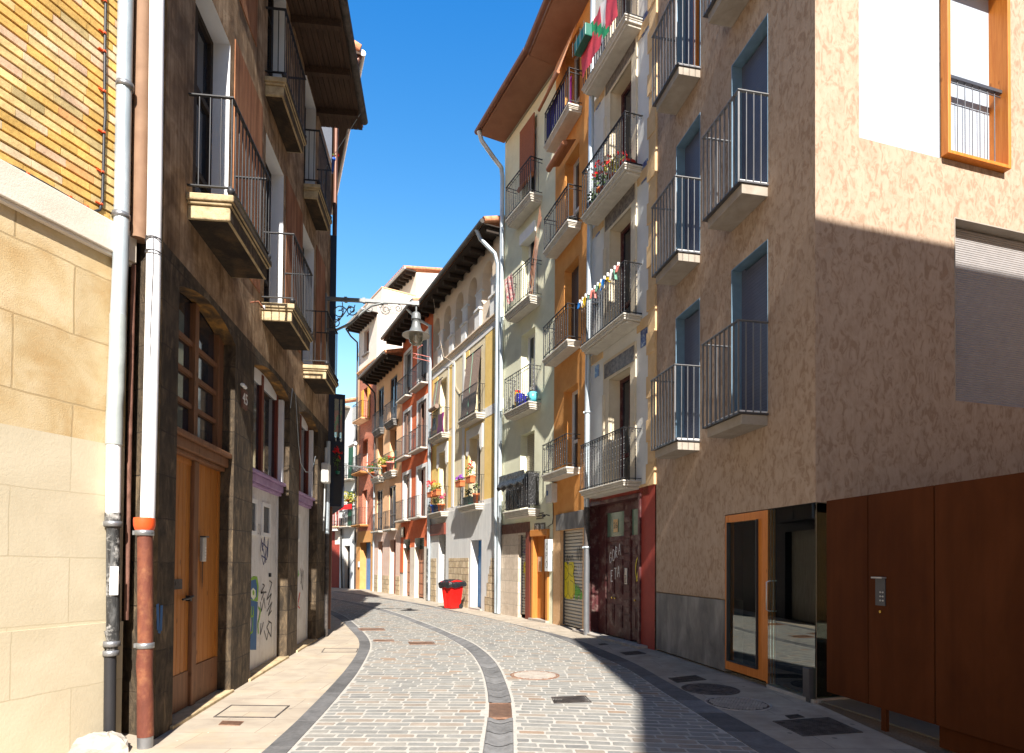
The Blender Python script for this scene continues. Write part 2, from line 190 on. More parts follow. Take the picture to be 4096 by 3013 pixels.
K['rred'] = mat('brick_red_render', (.62, .13, .045), (.70, .175, .065), rough=.9, ns=2.5, bump=.2, dirt=(.6, .19, .09, .4), ds=1); K['ppeach'] = mat('peach_render', (.76, .45, .24), (.81, .51, .3), rough=.9, ns=2.5, bump=.2); K['ppink'] = mat('faded_pink_render', (.70, .50, .40), (.72, .55, .46), rough=.9, ns=2.5, bump=.2, dirt=(.6, .38, .28, .5), ds=2)
K['redbrick'] = mat('red_brick', (.42, .13, .075), (.54, .18, .11), rough=.9, ns=6, bump=.4, blk=(.24, .07, .008, (.5, .28, .2), .15)); K['b2or'] = mat('orange_brown_render', (.58, .28, .09), (.64, .33, .12), rough=.9, ns=3, bump=.2); K['b2cream'] = mat('pale_pink_cream_render', (.70, .62, .54), (.75, .67, .59), rough=.9, ns=2.5, bump=.15)
K['greywh'] = mat('blue_white_render', (.64, .67, .67), (.7, .72, .72), rough=.9, ns=2.5, bump=.15); K['greensh'] = slatmat('dark_green_louvre', (.012, .085, .045), (.006, .03, .018), .06, rough=.5, metal=0); K['yellsh'] = slatmat('yellow_louvre', (.85, .42, .02), (.6, .26, .01), .06, rough=.5, metal=0); K['brownsh'] = slatmat('brown_louvre', (.22, .12, .08), (.09, .045, .03), .05, rough=.6, metal=0)
K['rollb'] = slatmat('beige_roller_blind', (.50, .44, .32), (.3, .25, .17), .055, rough=.6, metal=0); K['gshut'] = slatmat('grey_roller_shutter', (.46, .43, .37), (.15, .14, .12), .085, rough=.5, metal=.25); K['rwood'] = wood('red_brown_panel_door', (.26, .10, .05), (.40, .18, .10)); K['orwood'] = wood('orange_brown_door', (.42, .15, .03), (.55, .22, .05)); K['dkred'] = wood('dark_red_wood', (.13, .025, .015), (.2, .045, .025))
K['sign'] = mat('weathered_brown_signboard', (.10, .045, .03), (.22, .11, .08), rough=.8, ns=6, bump=.3, stretch=(3, 1, 1)); K['navy'] = flat('navy_metal_cladding', (.018, .024, .04), rough=.45, metal=.3); K['navyp'] = slatmat('dark_ribbed_panel', (.03, .028, .032), (.012, .012, .014), .14, rough=.5, metal=.2, axis=0)
K['redbin'] = flat('red_plastic', (.72, .012, .008), rough=.35, bump=.03); K['bag'] = mat('black_bin_bag', (.012, .012, .014), (.02, .02, .022), rough=.28, ns=9, bump=.9, bs=18, spec=.6); K['lampm'] = flat('grey_lamp_paint', (.19, .20, .20), rough=.4, metal=.3); K['lampin'] = flat('white_lamp_underside', (.5, .47, .42), rough=.5); K['grey'] = flat('grey_plastic', (.5, .51, .5), rough=.5); K['greybox'] = flat('white_grey_box', (.62, .61, .57), rough=.55)
K['alu'] = flat('brushed_aluminium', (.55, .55, .54), rough=.35, metal=.6); K['signblack'] = flat('black_enamel', (.012, .012, .013), rough=.3); K['signwh'] = flat('white_enamel', (.75, .74, .7), rough=.4)
K['pot'] = flat('terracotta_pot', (.55, .15, .05), rough=.8); K['potred'] = flat('red_pot', (.5, .04, .025), rough=.6); K['potgreen'] = flat('green_planter', (.01, .13, .09), rough=.4); K['potblue'] = flat('blue_pot', (.01, .08, .42), rough=.35); K['leaf'] = leafmat('leaves', (.035, .10, .012), (.11, .19, .03)); K['leafy'] = leafmat('yellow_green_leaves', (.22, .24, .03), (.42, .36, .06))
K['fred'] = flat('red_petals', (.75, .012, .015), rough=.6); K['fpink'] = flat('pink_petals', (.75, .05, .2), rough=.6); K['fpurp'] = flat('purple_petals', (.38, .05, .62), rough=.6); K['fyel'] = flat('yellow_petals', (.8, .5, .02), rough=.6)
K['awno'] = slatmat('orange_white_stripes', (.62, .24, .08), (.85, .75, .6), .11, rough=.8, metal=0, bump=0, axis=0); K['awnw'] = wood('rolled_wooden_blind', (.28, .10, .04), (.4, .16, .07), axis='x'); K['indigo'] = flat('indigo_cloth', (.02, .012, .16), rough=.8); K['purpc'] = flat('purple_cloth', (.34, .03, .24), rough=.8); K['flagr'] = flat('faded_red_cloth', (.62, .06, .09), rough=.8); K['flagg'] = flat('green_cloth', (.02, .30, .12), rough=.8); K['flagw'] = flat('white_cloth', (.76, .74, .72), rough=.8); K['cblue'] = flat('blue_cloth', (.02, .20, .62), rough=.8); K['cyel'] = flat('yellow_cloth', (.75, .48, .02), rough=.8); K['cgrn'] = flat('sea_green_cloth', (.2, .42, .3), rough=.8); K['csal'] = flat('salmon_cloth', (.72, .24, .2), rough=.8); K['cpat'] = mat('flowered_cloth', (.55, .08, .1), (.8, .72, .62), rough=.9, ns=16, det=2, bump=0)
K['toyy'] = flat('yellow_plastic', (.85, .5, .01), rough=.35); K['toyb'] = flat('blue_plastic', (.03, .025, .45), rough=.35); K['toyc'] = flat('cyan_plastic', (.12, .55, .68), rough=.3)
PAINT = {n: flat(n + '_paint_marks', c, rough=.6, bump=0) for n, c in dict(black=(.015, .015, .02), navy=(.03, .04, .16), white=(.7, .7, .72), yellow=(.68, .56, .02), green=(.12, .48, .04), lime=(.2, .42, .03), blue=(.01, .10, .28), purple=(.12, .03, .22), red=(.6, .05, .04), orange=(.8, .12, .01), cream=(.72, .75, .6), teal=(.03, .22, .15)).items()}
# ------------------------------------------------------------------ mesh building
class MB:
    def __init__(s): s.v = []; s.f = []; s.m = []; s.c = []; s.sm = []; s.cur = (1, 1, 1)
    def face(s, pts, m=0, sm=False):
        i = len(s.v); s.v += [tuple(p) for p in pts]; s.f.append(tuple(range(i, i + len(pts)))); s.m.append(m); s.c.append(s.cur); s.sm.append(sm)
    def grid(s, rows, m=0, closed=False, sm=True):
        i = len(s.v); n = len(rows[0])
        for r in rows: s.v += [tuple(p) for p in r]
        for a in range(len(rows) - 1):
            for b in range(n if closed else n - 1):
                c = (b + 1) % n; s.f.append((i + a * n + b, i + a * n + c, i + (a + 1) * n + c, i + (a + 1) * n + b)); s.m.append(m); s.c.append(s.cur); s.sm.append(sm)
    def box(s, x0, x1, y0, y1, z0, z1, m=0):
        if x0 > x1: x0, x1 = x1, x0
        if y0 > y1: y0, y1 = y1, y0
        if z0 > z1: z0, z1 = z1, z0
        i = len(s.v); s.v += [(x, y, z) for z in (z0, z1) for y in (y0, y1) for x in (x0, x1)]
        for f in ((0, 2, 3, 1), (4, 5, 7, 6), (0, 1, 5, 4), (1, 3, 7, 5), (3, 2, 6, 7), (2, 0, 4, 6)): s.f.append(tuple(i + k for k in f)); s.m.append(m); s.c.append(s.cur); s.sm.append(False)
        return s
    def prism(s, pts, y0, y1, m=0):          # polygon in (x, z) pushed along y
        n = len(pts); i = len(s.v); s.v += [(x, y0, z) for x, z in pts] + [(x, y1, z) for x, z in pts]
        fs = [tuple(i + k for k in range(n)), tuple(i + n + k for k in reversed(range(n)))] + [(i + k, i + n + k, i + n + (k + 1) % n, i + (k + 1) % n) for k in range(n)]
        for f in fs: s.f.append(f); s.m.append(m); s.c.append(s.cur); s.sm.append(False)
        return s
    def flatprism(s, pts, z0, z1, m=0):      # polygon in (x, y) pushed along z
        n = len(pts); i = len(s.v); s.v += [(x, y, z0) for x, y in pts] + [(x, y, z1) for x, y in pts]
        fs = [tuple(i + k for k in reversed(range(n))), tuple(i + n + k for k in range(n))] + [(i + k, i + (k + 1) % n, i + n + (k + 1) % n, i + n + k) for k in range(n)]
        for f in fs: s.f.append(f); s.m.append(m); s.c.append(s.cur); s.sm.append(False)
        return s
    def tube(s, pts, r, n=8, m=0, caps=True):
        pts = [Vector(p) for p in pts]; rows = []; rr = r if isinstance(r, (list, tuple)) else [r] * len(pts); prev = None
        for k, p in enumerate(pts):
            d = (pts[min(k + 1, len(pts) - 1)] - pts[max(k - 1, 0)]).normalized()
            a = prev if prev is not None else (Vector((1, 0, 0)) if abs(d.x) < .9 else Vector((0, 1, 0)))
            a = (a - d * a.dot(d)).normalized(); prev = a; b = d.cross(a)
            rows.append([p + (a * math.cos(2 * math.pi * j / n) + b * math.sin(2 * math.pi * j / n)) * rr[k] for j in range(n)])
        s.grid(rows, m, True)
        if caps: s.face(rows[0][::-1], m); s.face(rows[-1], m)
        return s
    def lathe(s, prof, c=(0, 0, 0), n=16, m=0):
        s.grid([[(c[0] + r * math.cos(2 * math.pi * j / n), c[1] + r * math.sin(2 * math.pi * j / n), c[2] + z) for j in range(n)] for r, z in prof], m, True); return s
    def bar(s, x, y, z0, z1, w, m=0): s.box(x - w / 2, x + w / 2, y - w / 2, y + w / 2, z0, z1, m); return s
    def twist(s, x, y, z0, z1, w, pitch=.12, m=0):
        k = max(6, int((z1 - z0) / pitch * 5)); rows = []
        for a in range(k + 1):
            t = a / k; an = 2 * math.pi * (z1 - z0) * t / pitch / 2
            rows.append([(x + w * .72 * math.cos(an + math.pi / 2 * j), y + w * .72 * math.sin(an + math.pi / 2 * j), z0 + (z1 - z0) * t) for j in range(4)])
        s.grid(rows, m, True, sm=False); return s
    def strip(s, pts, wd, y, m=0):           # a painted line on a wall, points in (x, z)
        for (a, b), (c, d) in zip(pts[:-1], pts[1:]):
            l = math.hypot(c - a, d - b) or 1e-6; nx, nz = -(d - b) / l * wd / 2, (c - a) / l * wd / 2
            s.face([(a - nx, y, b - nz), (c - nx, y, d - nz), (c + nx, y, d + nz), (a + nx, y, b + nz)], m)
        return s
    def build(s, name, mats, parent=None, loc=None, rz=0, bevel=0, label=None):
        me = bpy.data.meshes.new(name); me.from_pydata(s.v, [], s.f)
        for x in (mats if isinstance(mats, (list, tuple)) else [mats]): me.materials.append(K[x] if isinstance(x, str) else x)
        me.polygons.foreach_set('material_index', s.m); me.polygons.foreach_set('use_smooth', s.sm)
        if any(c != (1, 1, 1) for c in s.c):
            at = me.color_attributes.new('Col', 'FLOAT_COLOR', 'CORNER'); d = []
            for p, c in zip(me.polygons, s.c): d += (list(c) + [1.0]) * p.loop_total
            at.data.foreach_set('color', d)
        bm = bmesh.new(); bm.from_mesh(me); bmesh.ops.recalc_face_normals(bm, faces=bm.faces[:]) if len(s.f) < 60000 else None; bm.to_mesh(me); bm.free()
        o = bpy.data.objects.new(name, me); COL.objects.link(o)
        if parent: o.parent = parent
        if loc: o.location = loc
        o.rotation_euler.z = rz
        if bevel:
            b = o.modifiers.new('bevel', 'BEVEL'); b.width = bevel; b.segments = 2; b.limit_method = 'ANGLE'
        if label: o['label'] = label
        return o
def tag(o, label, cat, group=None):
    o['label'] = label; o['category'] = cat
    if group: o['group'] = group
    return o
def thing(name, label, cat, loc=(0, 0, 0), rz=0, group=None):
    o = bpy.data.objects.new(name, None); COL.objects.link(o); o.location = loc; o.rotation_euler.z = rz; o.empty_display_size = .2; return tag(o, label, cat, group)
def struct(o): o['kind'] = 'structure'; return o
def copy_tree(o, parent=None):
    c = o.copy(); COL.objects.link(c); c.parent = parent
    for ch in list(o.children): copy_tree(ch, c)
    return c
def wall(mb, u0, u1, z0, z1, ops=(), y=0, m=0, mj=None, msof=None):
    """front sheet with openings (u0, u1, z0, z1, depth[, arch rise]) and their reveals"""
    mj = m if mj is None else mj; msof = mj if msof is None else msof
    us = sorted({u0, u1} | {min(max(v, u0), u1) for o in ops for v in o[:2]}); zs = sorted({z0, z1} | {min(max(v, z0), z1) for o in ops for v in o[2:4]})
    for a, b in zip(us[:-1], us[1:]):
        for c, d in zip(zs[:-1], zs[1:]):
            if b - a < 1e-5 or d - c < 1e-5: continue
            mu, mz = (a + b) / 2, (c + d) / 2
            if any(o[0] < mu < o[1] and o[2] < mz < o[3] for o in ops): continue
            mb.face([(a, y, c), (b, y, c), (b, y, d), (a, y, d)], m)
    for o in ops:
        a, b, c, d, dep = o[:5]; r = o[5] if len(o) > 5 else 0; Y = y + dep; s = d - r
        mb.face([(a, y, c), (a, Y, c), (a, Y, s), (a, y, s)], mj); mb.face([(b, y, c), (b, y, s), (b, Y, s), (b, Y, c)], mj); mb.face([(a, y, c), (b, y, c), (b, Y, c), (a, Y, c)], mj)
        if not r: mb.face([(a, y, d), (a, Y, d), (b, Y, d), (b, y, d)], msof)
        else:
            h = (b - a) / 2; n = 14; rad = (h * h + r * r) / (2 * r); cx = (a + b) / 2; cz = d - rad; arc = []
            for k in range(n + 1):
                x = a + (b - a) * k / n; arc.append((x, cz + math.sqrt(max(0, rad * rad - (x - cx) ** 2))))
            for (xa, za), (xb, zb) in zip(arc[:-1], arc[1:]):
                mb.face([(xa, y, za), (xb, y, zb), (xb, y, d), (xa, y, d)], m); mb.face([(xa, y, za), (xa, Y, za), (xb, Y, zb), (xb, y, zb)], msof, True)
    return mb
def body(mb, u0, u1, z1, dep=7, m=0, z0=-.1):      # closes the house behind its front
    mb.face([(u0, 0, z0), (u0, dep, z0), (u0, dep, z1), (u0, 0, z1)], m); mb.face([(u1, 0, z0), (u1, 0, z1), (u1, dep, z1), (u1, dep, z0)], m)
    mb.face([(u0, dep, z0), (u1, dep, z0), (u1, dep, z1), (u0, dep, z1)], m); mb.face([(u0, 0, z1), (u1, 0, z1), (u1, dep, z1), (u0, dep, z1)], m)
def window(par, a, b, c, d, y, fr='white', fw=.055, leaves=2, rails=(), gl='glass', name='window', panel=0, pm=None):
    f = MB(); f.box(a, a + fw, y - .03, y + .03, c, d); f.box(b - fw, b, y - .03, y + .03, c, d); f.box(a + fw, b - fw, y - .03, y + .03, d - fw, d); f.box(a + fw, b - fw, y - .03, y + .03, c, c + fw)
    for k in range(1, leaves): x = a + (b - a) * k / leaves; f.box(x - fw * .7, x + fw * .7, y - .032, y + .028, c + fw, d - fw)
    for z in rails: f.box(a + fw, b - fw, y - .028, y + .026, z - fw / 2, z + fw / 2)
    if panel: f.box(a + fw, b - fw, y - .015, y + .02, c + fw, c + panel)
    o = f.build(name, [fr], par); g = MB(); g.face([(a + fw * .5, y + .012, c + panel), (b - fw * .5, y + .012, c + panel), (b - fw * .5, y + .012, d - fw * .5), (a + fw * .5, y + .012, d - fw * .5)]); g.build('pane', [gl], o); return o
def slab_layers(a, b, y1, zt, layers, m=0):
    mb = MB(); z = zt
    for h, ins in layers: mb.box(a + ins, b - ins, -y1 + ins, .0, z - h, z, m); z -= h
    return mb
def railing(a, b, dep, z0, h, style='plain', sp=.115, w=.014):
    mb = MB(); T = z0 + h; B = z0 + .09
    def rail(z, t=.012, ww=.034):
        mb.box(a - ww / 2, b + ww / 2, -dep - ww / 2, -dep + ww / 2, z - t, z); mb.box(a - ww / 2, a + ww / 2, -dep + ww / 2, 0, z - t, z); mb.box(b - ww / 2, b + ww / 2, -dep + ww / 2, 0, z - t, z)
    n = max(2, round((b - a) / sp)); xs = [(a + (b - a) * k / n, -dep) for k in range(n + 1)]; ns = max(1, round(dep / sp)); ss = [(x, -dep + dep * k / ns) for x in (a, b) for k in range(1, ns)]
    rail(T)
    if style == 'plain':
        rail(B, .012, .024)
        for x, y in xs + ss: mb.bar(x, y, z0, T - .012, w)
    elif style == 'iron':
        rail(B, .012, .03)
        for x, y in xs + ss: mb.tube([(x, y, z0 if (x, y) in (xs[0], xs[-1]) else B - .012), (x, y, T - .012)], w / 2, 6)
        for x in (a, b): mb.lathe([(.001, .09), (.03, .075), (.04, .05), (.03, .02), (.001, 0)], (x, -dep, z0), 8)
    elif style == 'flat':
        rail(z0 + .02, .02, .05)
        for x, y in xs + ss: mb.box(x - .006, x + .006, y - .014, y + .014, z0, T - .012)
    elif style == 'twist':
        rail(B, .012, .02); rail(T - .1, .01, .016)
        for k, (x, y) in enumerate(xs + ss):
            if (x, y) in (xs[0], xs[-1]): mb.bar(x, y, z0, T - .012, .02)
            elif k % 2: mb.twist(x, y, z0 + .05, T - .14 if k % 4 == 1 else T - .012, .017)
            else: mb.bar(x, y, B, T - .012, .012)
    elif style == 'scroll':
        rail(z0 + .045, .012, .03)
        for k, (x, y) in enumerate(xs + ss):
            mb.bar(x, y, z0, z0 + .2, .014); mb.twist(x, y, z0 + .2, T - .16, .0165); mb.bar(x, y, T - .16, T - .012, .012)
        def scr(px, py, dx, dy):
            pts = []
            for j in range(13):
                an = j / 12 * 4.2 * math.pi / 2; r = .042 * (1 - j / 15); pts.append((px + dx * (r * math.cos(an)), py + dy * (r * math.cos(an)), T - .065 + r * math.sin(an)))
            mb.tube(pts, .0055, 4, caps=False)
        for (x, y), (x2, _) in zip(xs[:-1], xs[1:]): scr((x + x2) / 2, -dep, 1, 0)
        for x in (a, b):
            for k in range(ns): scr(x, -dep + dep * (k + .5) / ns, 0, 1)
    return mb
def balcony(par, a, b, dep, zt, layers, h, style, ms='mouldw', mr='black', sp=.115, under=None, inset=.035):
    o = slab_layers(a, b, dep, zt, layers).build('balcony', [ms], par, bevel=.012)
    if under:
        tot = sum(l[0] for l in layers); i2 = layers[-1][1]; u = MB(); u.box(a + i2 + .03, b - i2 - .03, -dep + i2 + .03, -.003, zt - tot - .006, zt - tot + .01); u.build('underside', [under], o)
    railing(a + inset, b - inset, dep - inset, zt, h, style, sp).build('railing', [mr], o); return o
def pipe(pts, r, n=12): return MB().tube(pts, r, n)
def drain(name, label, segs, clamps=(), mclamp='dsteel', cat='drainpipe'):
    """segs: (points, radius, material, part name, part label)"""
    p0 = segs[-1][0][-1]; t = thing(name, label, cat, (p0[0], p0[1], 0), 0, None)
    for pts, r, m, nm, lb in segs: MB().tube([(x - p0[0], y - p0[1], z) for x, y, z in pts], r, 14).build(nm, [m], t, label=lb)
    for x, y, z, r in clamps: MB().lathe([(r, -.025), (r + .012, -.022), (r + .012, .022), (r, .025)], (x - p0[0], y - p0[1], z), 14).box(x - p0[0] - r - .03, x - p0[0] - r, y - p0[1] - .02, y - p0[1] + .02, z - .018, z + .018).build('clamp', [mclamp], t)
    return t
def textmesh(txt, size, name, m, parent, loc, rx=math.pi / 2, ext=.002):
    cu = bpy.data.curves.new(name, 'FONT'); cu.body = txt; cu.size = size; cu.align_x = 'CENTER'; cu.align_y = 'CENTER'; cu.extrude = ext
    o = bpy.data.objects.new(name, cu); COL.objects.link(o); bpy.context.view_layer.update(); me = bpy.data.meshes.new_from_object(o); bpy.data.objects.remove(o)
    q = bpy.data.objects.new(name, me); COL.objects.link(q); me.materials.clear(); me.materials.append(K[m] if isinstance(m, str) else m); q.parent = parent; q.location = loc; q.rotation_euler = (rx, 0, 0); return q
def scribble(x0, x1, z0, z1, n, seed):
    r = random.Random(seed); return [(x0 + (x1 - x0) * (k / n * .8 + r.random() * .2), z0 + (z1 - z0) * (r.random() if k % 2 else 1 - r.random() * .4)) for k in range(n + 1)]
LET = {'O': [(0, .3), (.2, 0), (.7, 0), (.95, .4), (.8, .9), (.3, 1), (0, .6), (0, .3)], 'S': [(.9, .85), (.5, 1), (.1, .8), (.3, .55), (.8, .4), (.7, .1), (.1, .05)], 'A': [(0, 0), (.45, 1), (.9, 0), (.7, .4), (.2, .35)], 'U': [(0, 1), (.05, .3), (.4, 0), (.8, .3), (.85, 1)], 'N': [(0, 0), (.05, 1), (.8, 0), (.85, 1)], 'L': [(.1, 1), (0, 0), (.8, .05)], 'G': [(.9, .9), (.4, 1), (0, .5), (.3, 0), (.85, .2), (.85, .5), (.5, .5)], 'R': [(0, 0), (.05, 1), (.7, .9), (.65, .55), (.05, .5), (.85, 0)], 'E': [(.8, 1), (0, 1), (.05, .5), (.6, .52), (.05, .5), (0, 0), (.8, .02)], 'T': [(0, 1), (.9, 1), (.45, 1), (.42, 0)], 'C': [(.9, .85), (.4, 1), (0, .5), (.35, 0), (.9, .15)], 'P': [(0, 0), (.05, 1), (.75, .85), (.6, .5), (.05, .48)]}
def scrawl(mb, txt, x, z, cw, ch, wd, y, m=0, dz=0):
    for k, c in enumerate(txt):
        if c in LET: mb.strip([(x + k * cw + p * cw * .75, z + k * dz + q * ch) for p, q in LET[c]], wd, y, m)
def foliage(mb, c, r, n, sz, m=0, seed=1, fl=1.0):
    q = random.Random(seed)
    for _ in range(n):
        d = Vector((q.gauss(0, 1), q.gauss(0, 1), q.gauss(0, .8))).normalized() * (q.random() ** .5); p = Vector(c) + Vector((d.x * r[0], d.y * r[1], d.z * r[2]))
        a = Vector((q.gauss(0, 1), q.gauss(0, 1), q.gauss(0, 1))).normalized(); b = a.cross(Vector((q.gauss(0, 1), q.gauss(0, 1), q.gauss(0, 1)))).normalized(); s = sz * (.6 + q.random() * .8)
        mb.face([p - a * s, p + b * s * .5, p + a * s, p - b * s * .5], m)
def plant(name, label, cat, loc, pr, ph, potm, fr, flo=None, nl=90, nf=26, ls=.035, box=None, rz=0, seed=1, group='potted plants on the balconies', leafm='leaf', droop=0):
    t = thing(name, label, cat, loc, rz, group); p = MB()
    if box: p.prism([(-box / 2, ph), (box / 2, ph), (box / 2 - .02, 0), (-box / 2 + .02, 0)], -pr, pr); p.box(-box / 2 - .012, box / 2 + .012, -pr - .012, pr + .012, ph - .03, ph + .004)
    else: p.lathe([(.001, 0), (pr * .7, 0), (pr * .95, ph * .8), (pr * 1.1, ph * .8), (pr * 1.12, ph), (pr * .95, ph), (pr * .9, ph * .92), (.001, ph * .92)], (0, 0, 0), 14)
    p.build('pot', [potm], t); f = MB(); foliage(f, (0, 0, ph + fr[2] * .8 - droop), fr, nl, ls, 0, seed); f.tube([(0, 0, ph * .9), (0, 0, ph + fr[2])], .008, 5); f.build('foliage', [leafm], t)
    if flo:
        g = MB(); q = random.Random(seed + 5)
        for k in range(max(2, nf // 7)):
            d = Vector((q.uniform(-1, 1), q.uniform(-1, .6), q.uniform(.1, 1))); foliage(g, (d.x * fr[0] * .9, d.y * fr[1] * .9, ph + fr[2] * .8 + d.z * fr[2] - droop), (.045, .045, .04), 9, .03, 0, seed * 13 + k)
        g.build('blossoms', [flo], t)
    return t
def at(f, u, y, z): return f.w(u, y, z)
# ------------------------------------------------------------------ street plan
Mc = gP('r3', 1490, 820)
Ml = nxt(Mc, -11.0, 2624); Wl = nxt(Ml, -18, 2350); Ol = nxt(Wl, -18, 2212); Gl = nxt(Ol, -25.7, 2008); Yl = nxt(Gl, -25.5, 1724); Rl = nxt(Yl, -26.5, 1602); Pl = nxt(Rl, -28, 1498); Bl = nxt(Pl, -32, 1425); Hl = nxt(Bl, -46, 1358); Il = nxt(Hl, -52, 1322); Jl = nxt(Il, -56, 1285)
FM = Fac(Ml, Mc); FR = Fac(Mc, hdg(Mc, 73.5, 7)); FWt = Fac(Wl, Ml); FO = Fac(Ol, Wl); FG = Fac(Gl, Ol); FY = Fac(Yl, Gl); FRd = Fac(Rl, Yl); FP = Fac(Pl, Rl); FB2 = Fac(Bl, Pl); FH = Fac(Hl, Bl); FI = Fac(Il, Hl); FJ = Fac(Jl, Il)
D0 = ground((617.7, 2958)); FD = Fac(D0, nxt(D0, -6.5, 1306)); B1 = gP('zC', 600, 1590); BE = hdg(B1, 19.8, .17); FB = Fac(hdg(BE, 199.8, 9.2), BE)
def house(name, label, f): return thing(name, label, 'building', (f.L[0], f.L[1], 0), f.ang)
# ------------------------------------------------------------------ ground
def curve(*segs):
    pts = sorted([gP(v, x, y)[::-1] for v, l in segs for x, y in l])
    (y0, x0), (y1, x1) = pts[0], pts[2]; k = (x1 - x0) / (y1 - y0)
    def f(y):
        if y <= pts[0][0]: return pts[0][1] + max(-.35, min(.35, k)) * (y - pts[0][0])
        for (a, b), (c, d) in zip(pts[:-1], pts[1:]):
            if y <= c: return b + (d - b) * (y - a) / max(1e-6, c - a)
        (a, b), (c, d) = pts[-3], pts[-1]; return d + (d - b) / (c - a) * (y - c)
    return lambda y: (f(y - .5) + f(y - .25) + f(y) + f(y + .25) + f(y + .5)) / 5
LKi = curve(('r1', [(330, 1489), (520, 1285), (720, 1070), (850, 910), (960, 780), (1010, 690), (1060, 600), (1085, 530), (1080, 490), (1050, 440), (985, 370), (905, 300), (850, 262), (790, 230), (720, 205), (655, 188)]))
LKo = curve(('r1', [(100, 1489), (340, 1285), (560, 1065), (710, 910), (820, 790), (900, 690), (960, 600), (985, 530), (985, 490), (965, 445), (915, 395), (855, 330), (800, 285), (740, 250), (690, 225), (655, 208)]))
CHl = curve(('r2', [(280, 1489), (310, 1300), (330, 1170), (340, 1040), (325, 900), (290, 760), (240, 660), (170, 570), (80, 510)]), ('r1', [(1800, 465), (1700, 412), (1550, 352), (1380, 280), (1200, 218), (1100, 192), (950, 155), (800, 122), (655, 98)]))
CHr = curve(('r2', [(585, 1489), (580, 1230), (570, 1040), (540, 940), (500, 830), (450, 720), (390, 640), (310, 570), (210, 500), (110, 455)]), ('r1', [(1800, 415), (1700, 368), (1550, 314), (1380, 250), (1200, 195), (1100, 171), (950, 136), (800, 106), (655, 84)]))
RKi = curve(('r2', [(2246, 1150), (2000, 990), (1850, 900), (1700, 790), (1500, 680), (1300, 600), (1100, 505), (900, 425), (700, 370), (500, 312), (300, 268), (150, 237), (0, 212)]), ('r1', [(1600, 172), (1400, 135), (1200, 103), (1080, 85), (950, 63), (800, 42), (655, 28)]))
RKo = curve(('r2', [(2246, 1010), (2100, 930), (1900, 825), (1760, 735), (1600, 655), (1400, 575), (1200, 490), (1000, 434), (800, 384), (600, 338), (400, 288), (200, 244), (0, 203)]), ('r1', [(1600, 160), (1400, 125), (1200, 94), (1080, 77), (950, 56), (800, 38), (655, 24)]))
YS = [-8 + .25 * k for k in range(0, 200)]
K['pavl'] = mat('sandstone_paving', (.335, .28, .22), (.43, .365, .285), (.38, .325, .255), rough=.9, ns=2.5, bump=.2, bs=70, blk=(.95, .48, .005, (.24, .195, .155), .07, 'floor'), spots=((3.1, .06, (.16, .14, .12)), (7.0, .05, (.62, .57, .5))), dirt=(.46, .345, .21, .4), ds=1.5)
K['pavr'] = mat('grey_sandstone_paving', (.30, .255, .20), (.42, .365, .29), rough=.9, ns=2.5, bump=.25, bs=70, blk=(.95, .6, .005, (.2, .18, .16), .1, 'floor'), spots=((3.0, .06, (.12, .11, .1)),), dirt=(.22, .19, .16, .6), ds=2)
K['mortar'] = mat('pale_joint_mortar', (.36, .342, .305), (.455, .43, .388), rough=.95, ns=20, bump=.3); K['granite'] = attrmat('dark_granite', bump=.25); K['sett'] = attrmat('stone_setts', bump=.35, lo=.8, hi=1.16); K['earth'] = flat('street_base', (.3, .28, .25), rough=.95)
g = MB(); g.face([(-600, -600, -.03), (600, -600, -.03), (600, 900, -.03), (-600, 900, -.03)]); struct(g.build('ground', ['earth']))
g = MB(); g.grid([[(-16, y, 0), (LKo(y), y, 0)] for y in YS], sm=False); struct(g.build('pavement_left', ['pavl']))
g = MB(); g.grid([[(RKo(y), y, 0), (6, y, 0), (14, y, 0)] for y in YS], sm=False); struct(g.build('pavement_right', ['pavr']))
g = MB(); g.grid([[(LKi(y) - .05, y, -.0012), (CHl(y) + .02, y, -.0012)] for y in YS], sm=False); g.grid([[(CHr(y) - .02, y, -.0012), (RKi(y) + .05, y, -.0012)] for y in YS], sm=False); struct(g.build('road', ['mortar']))
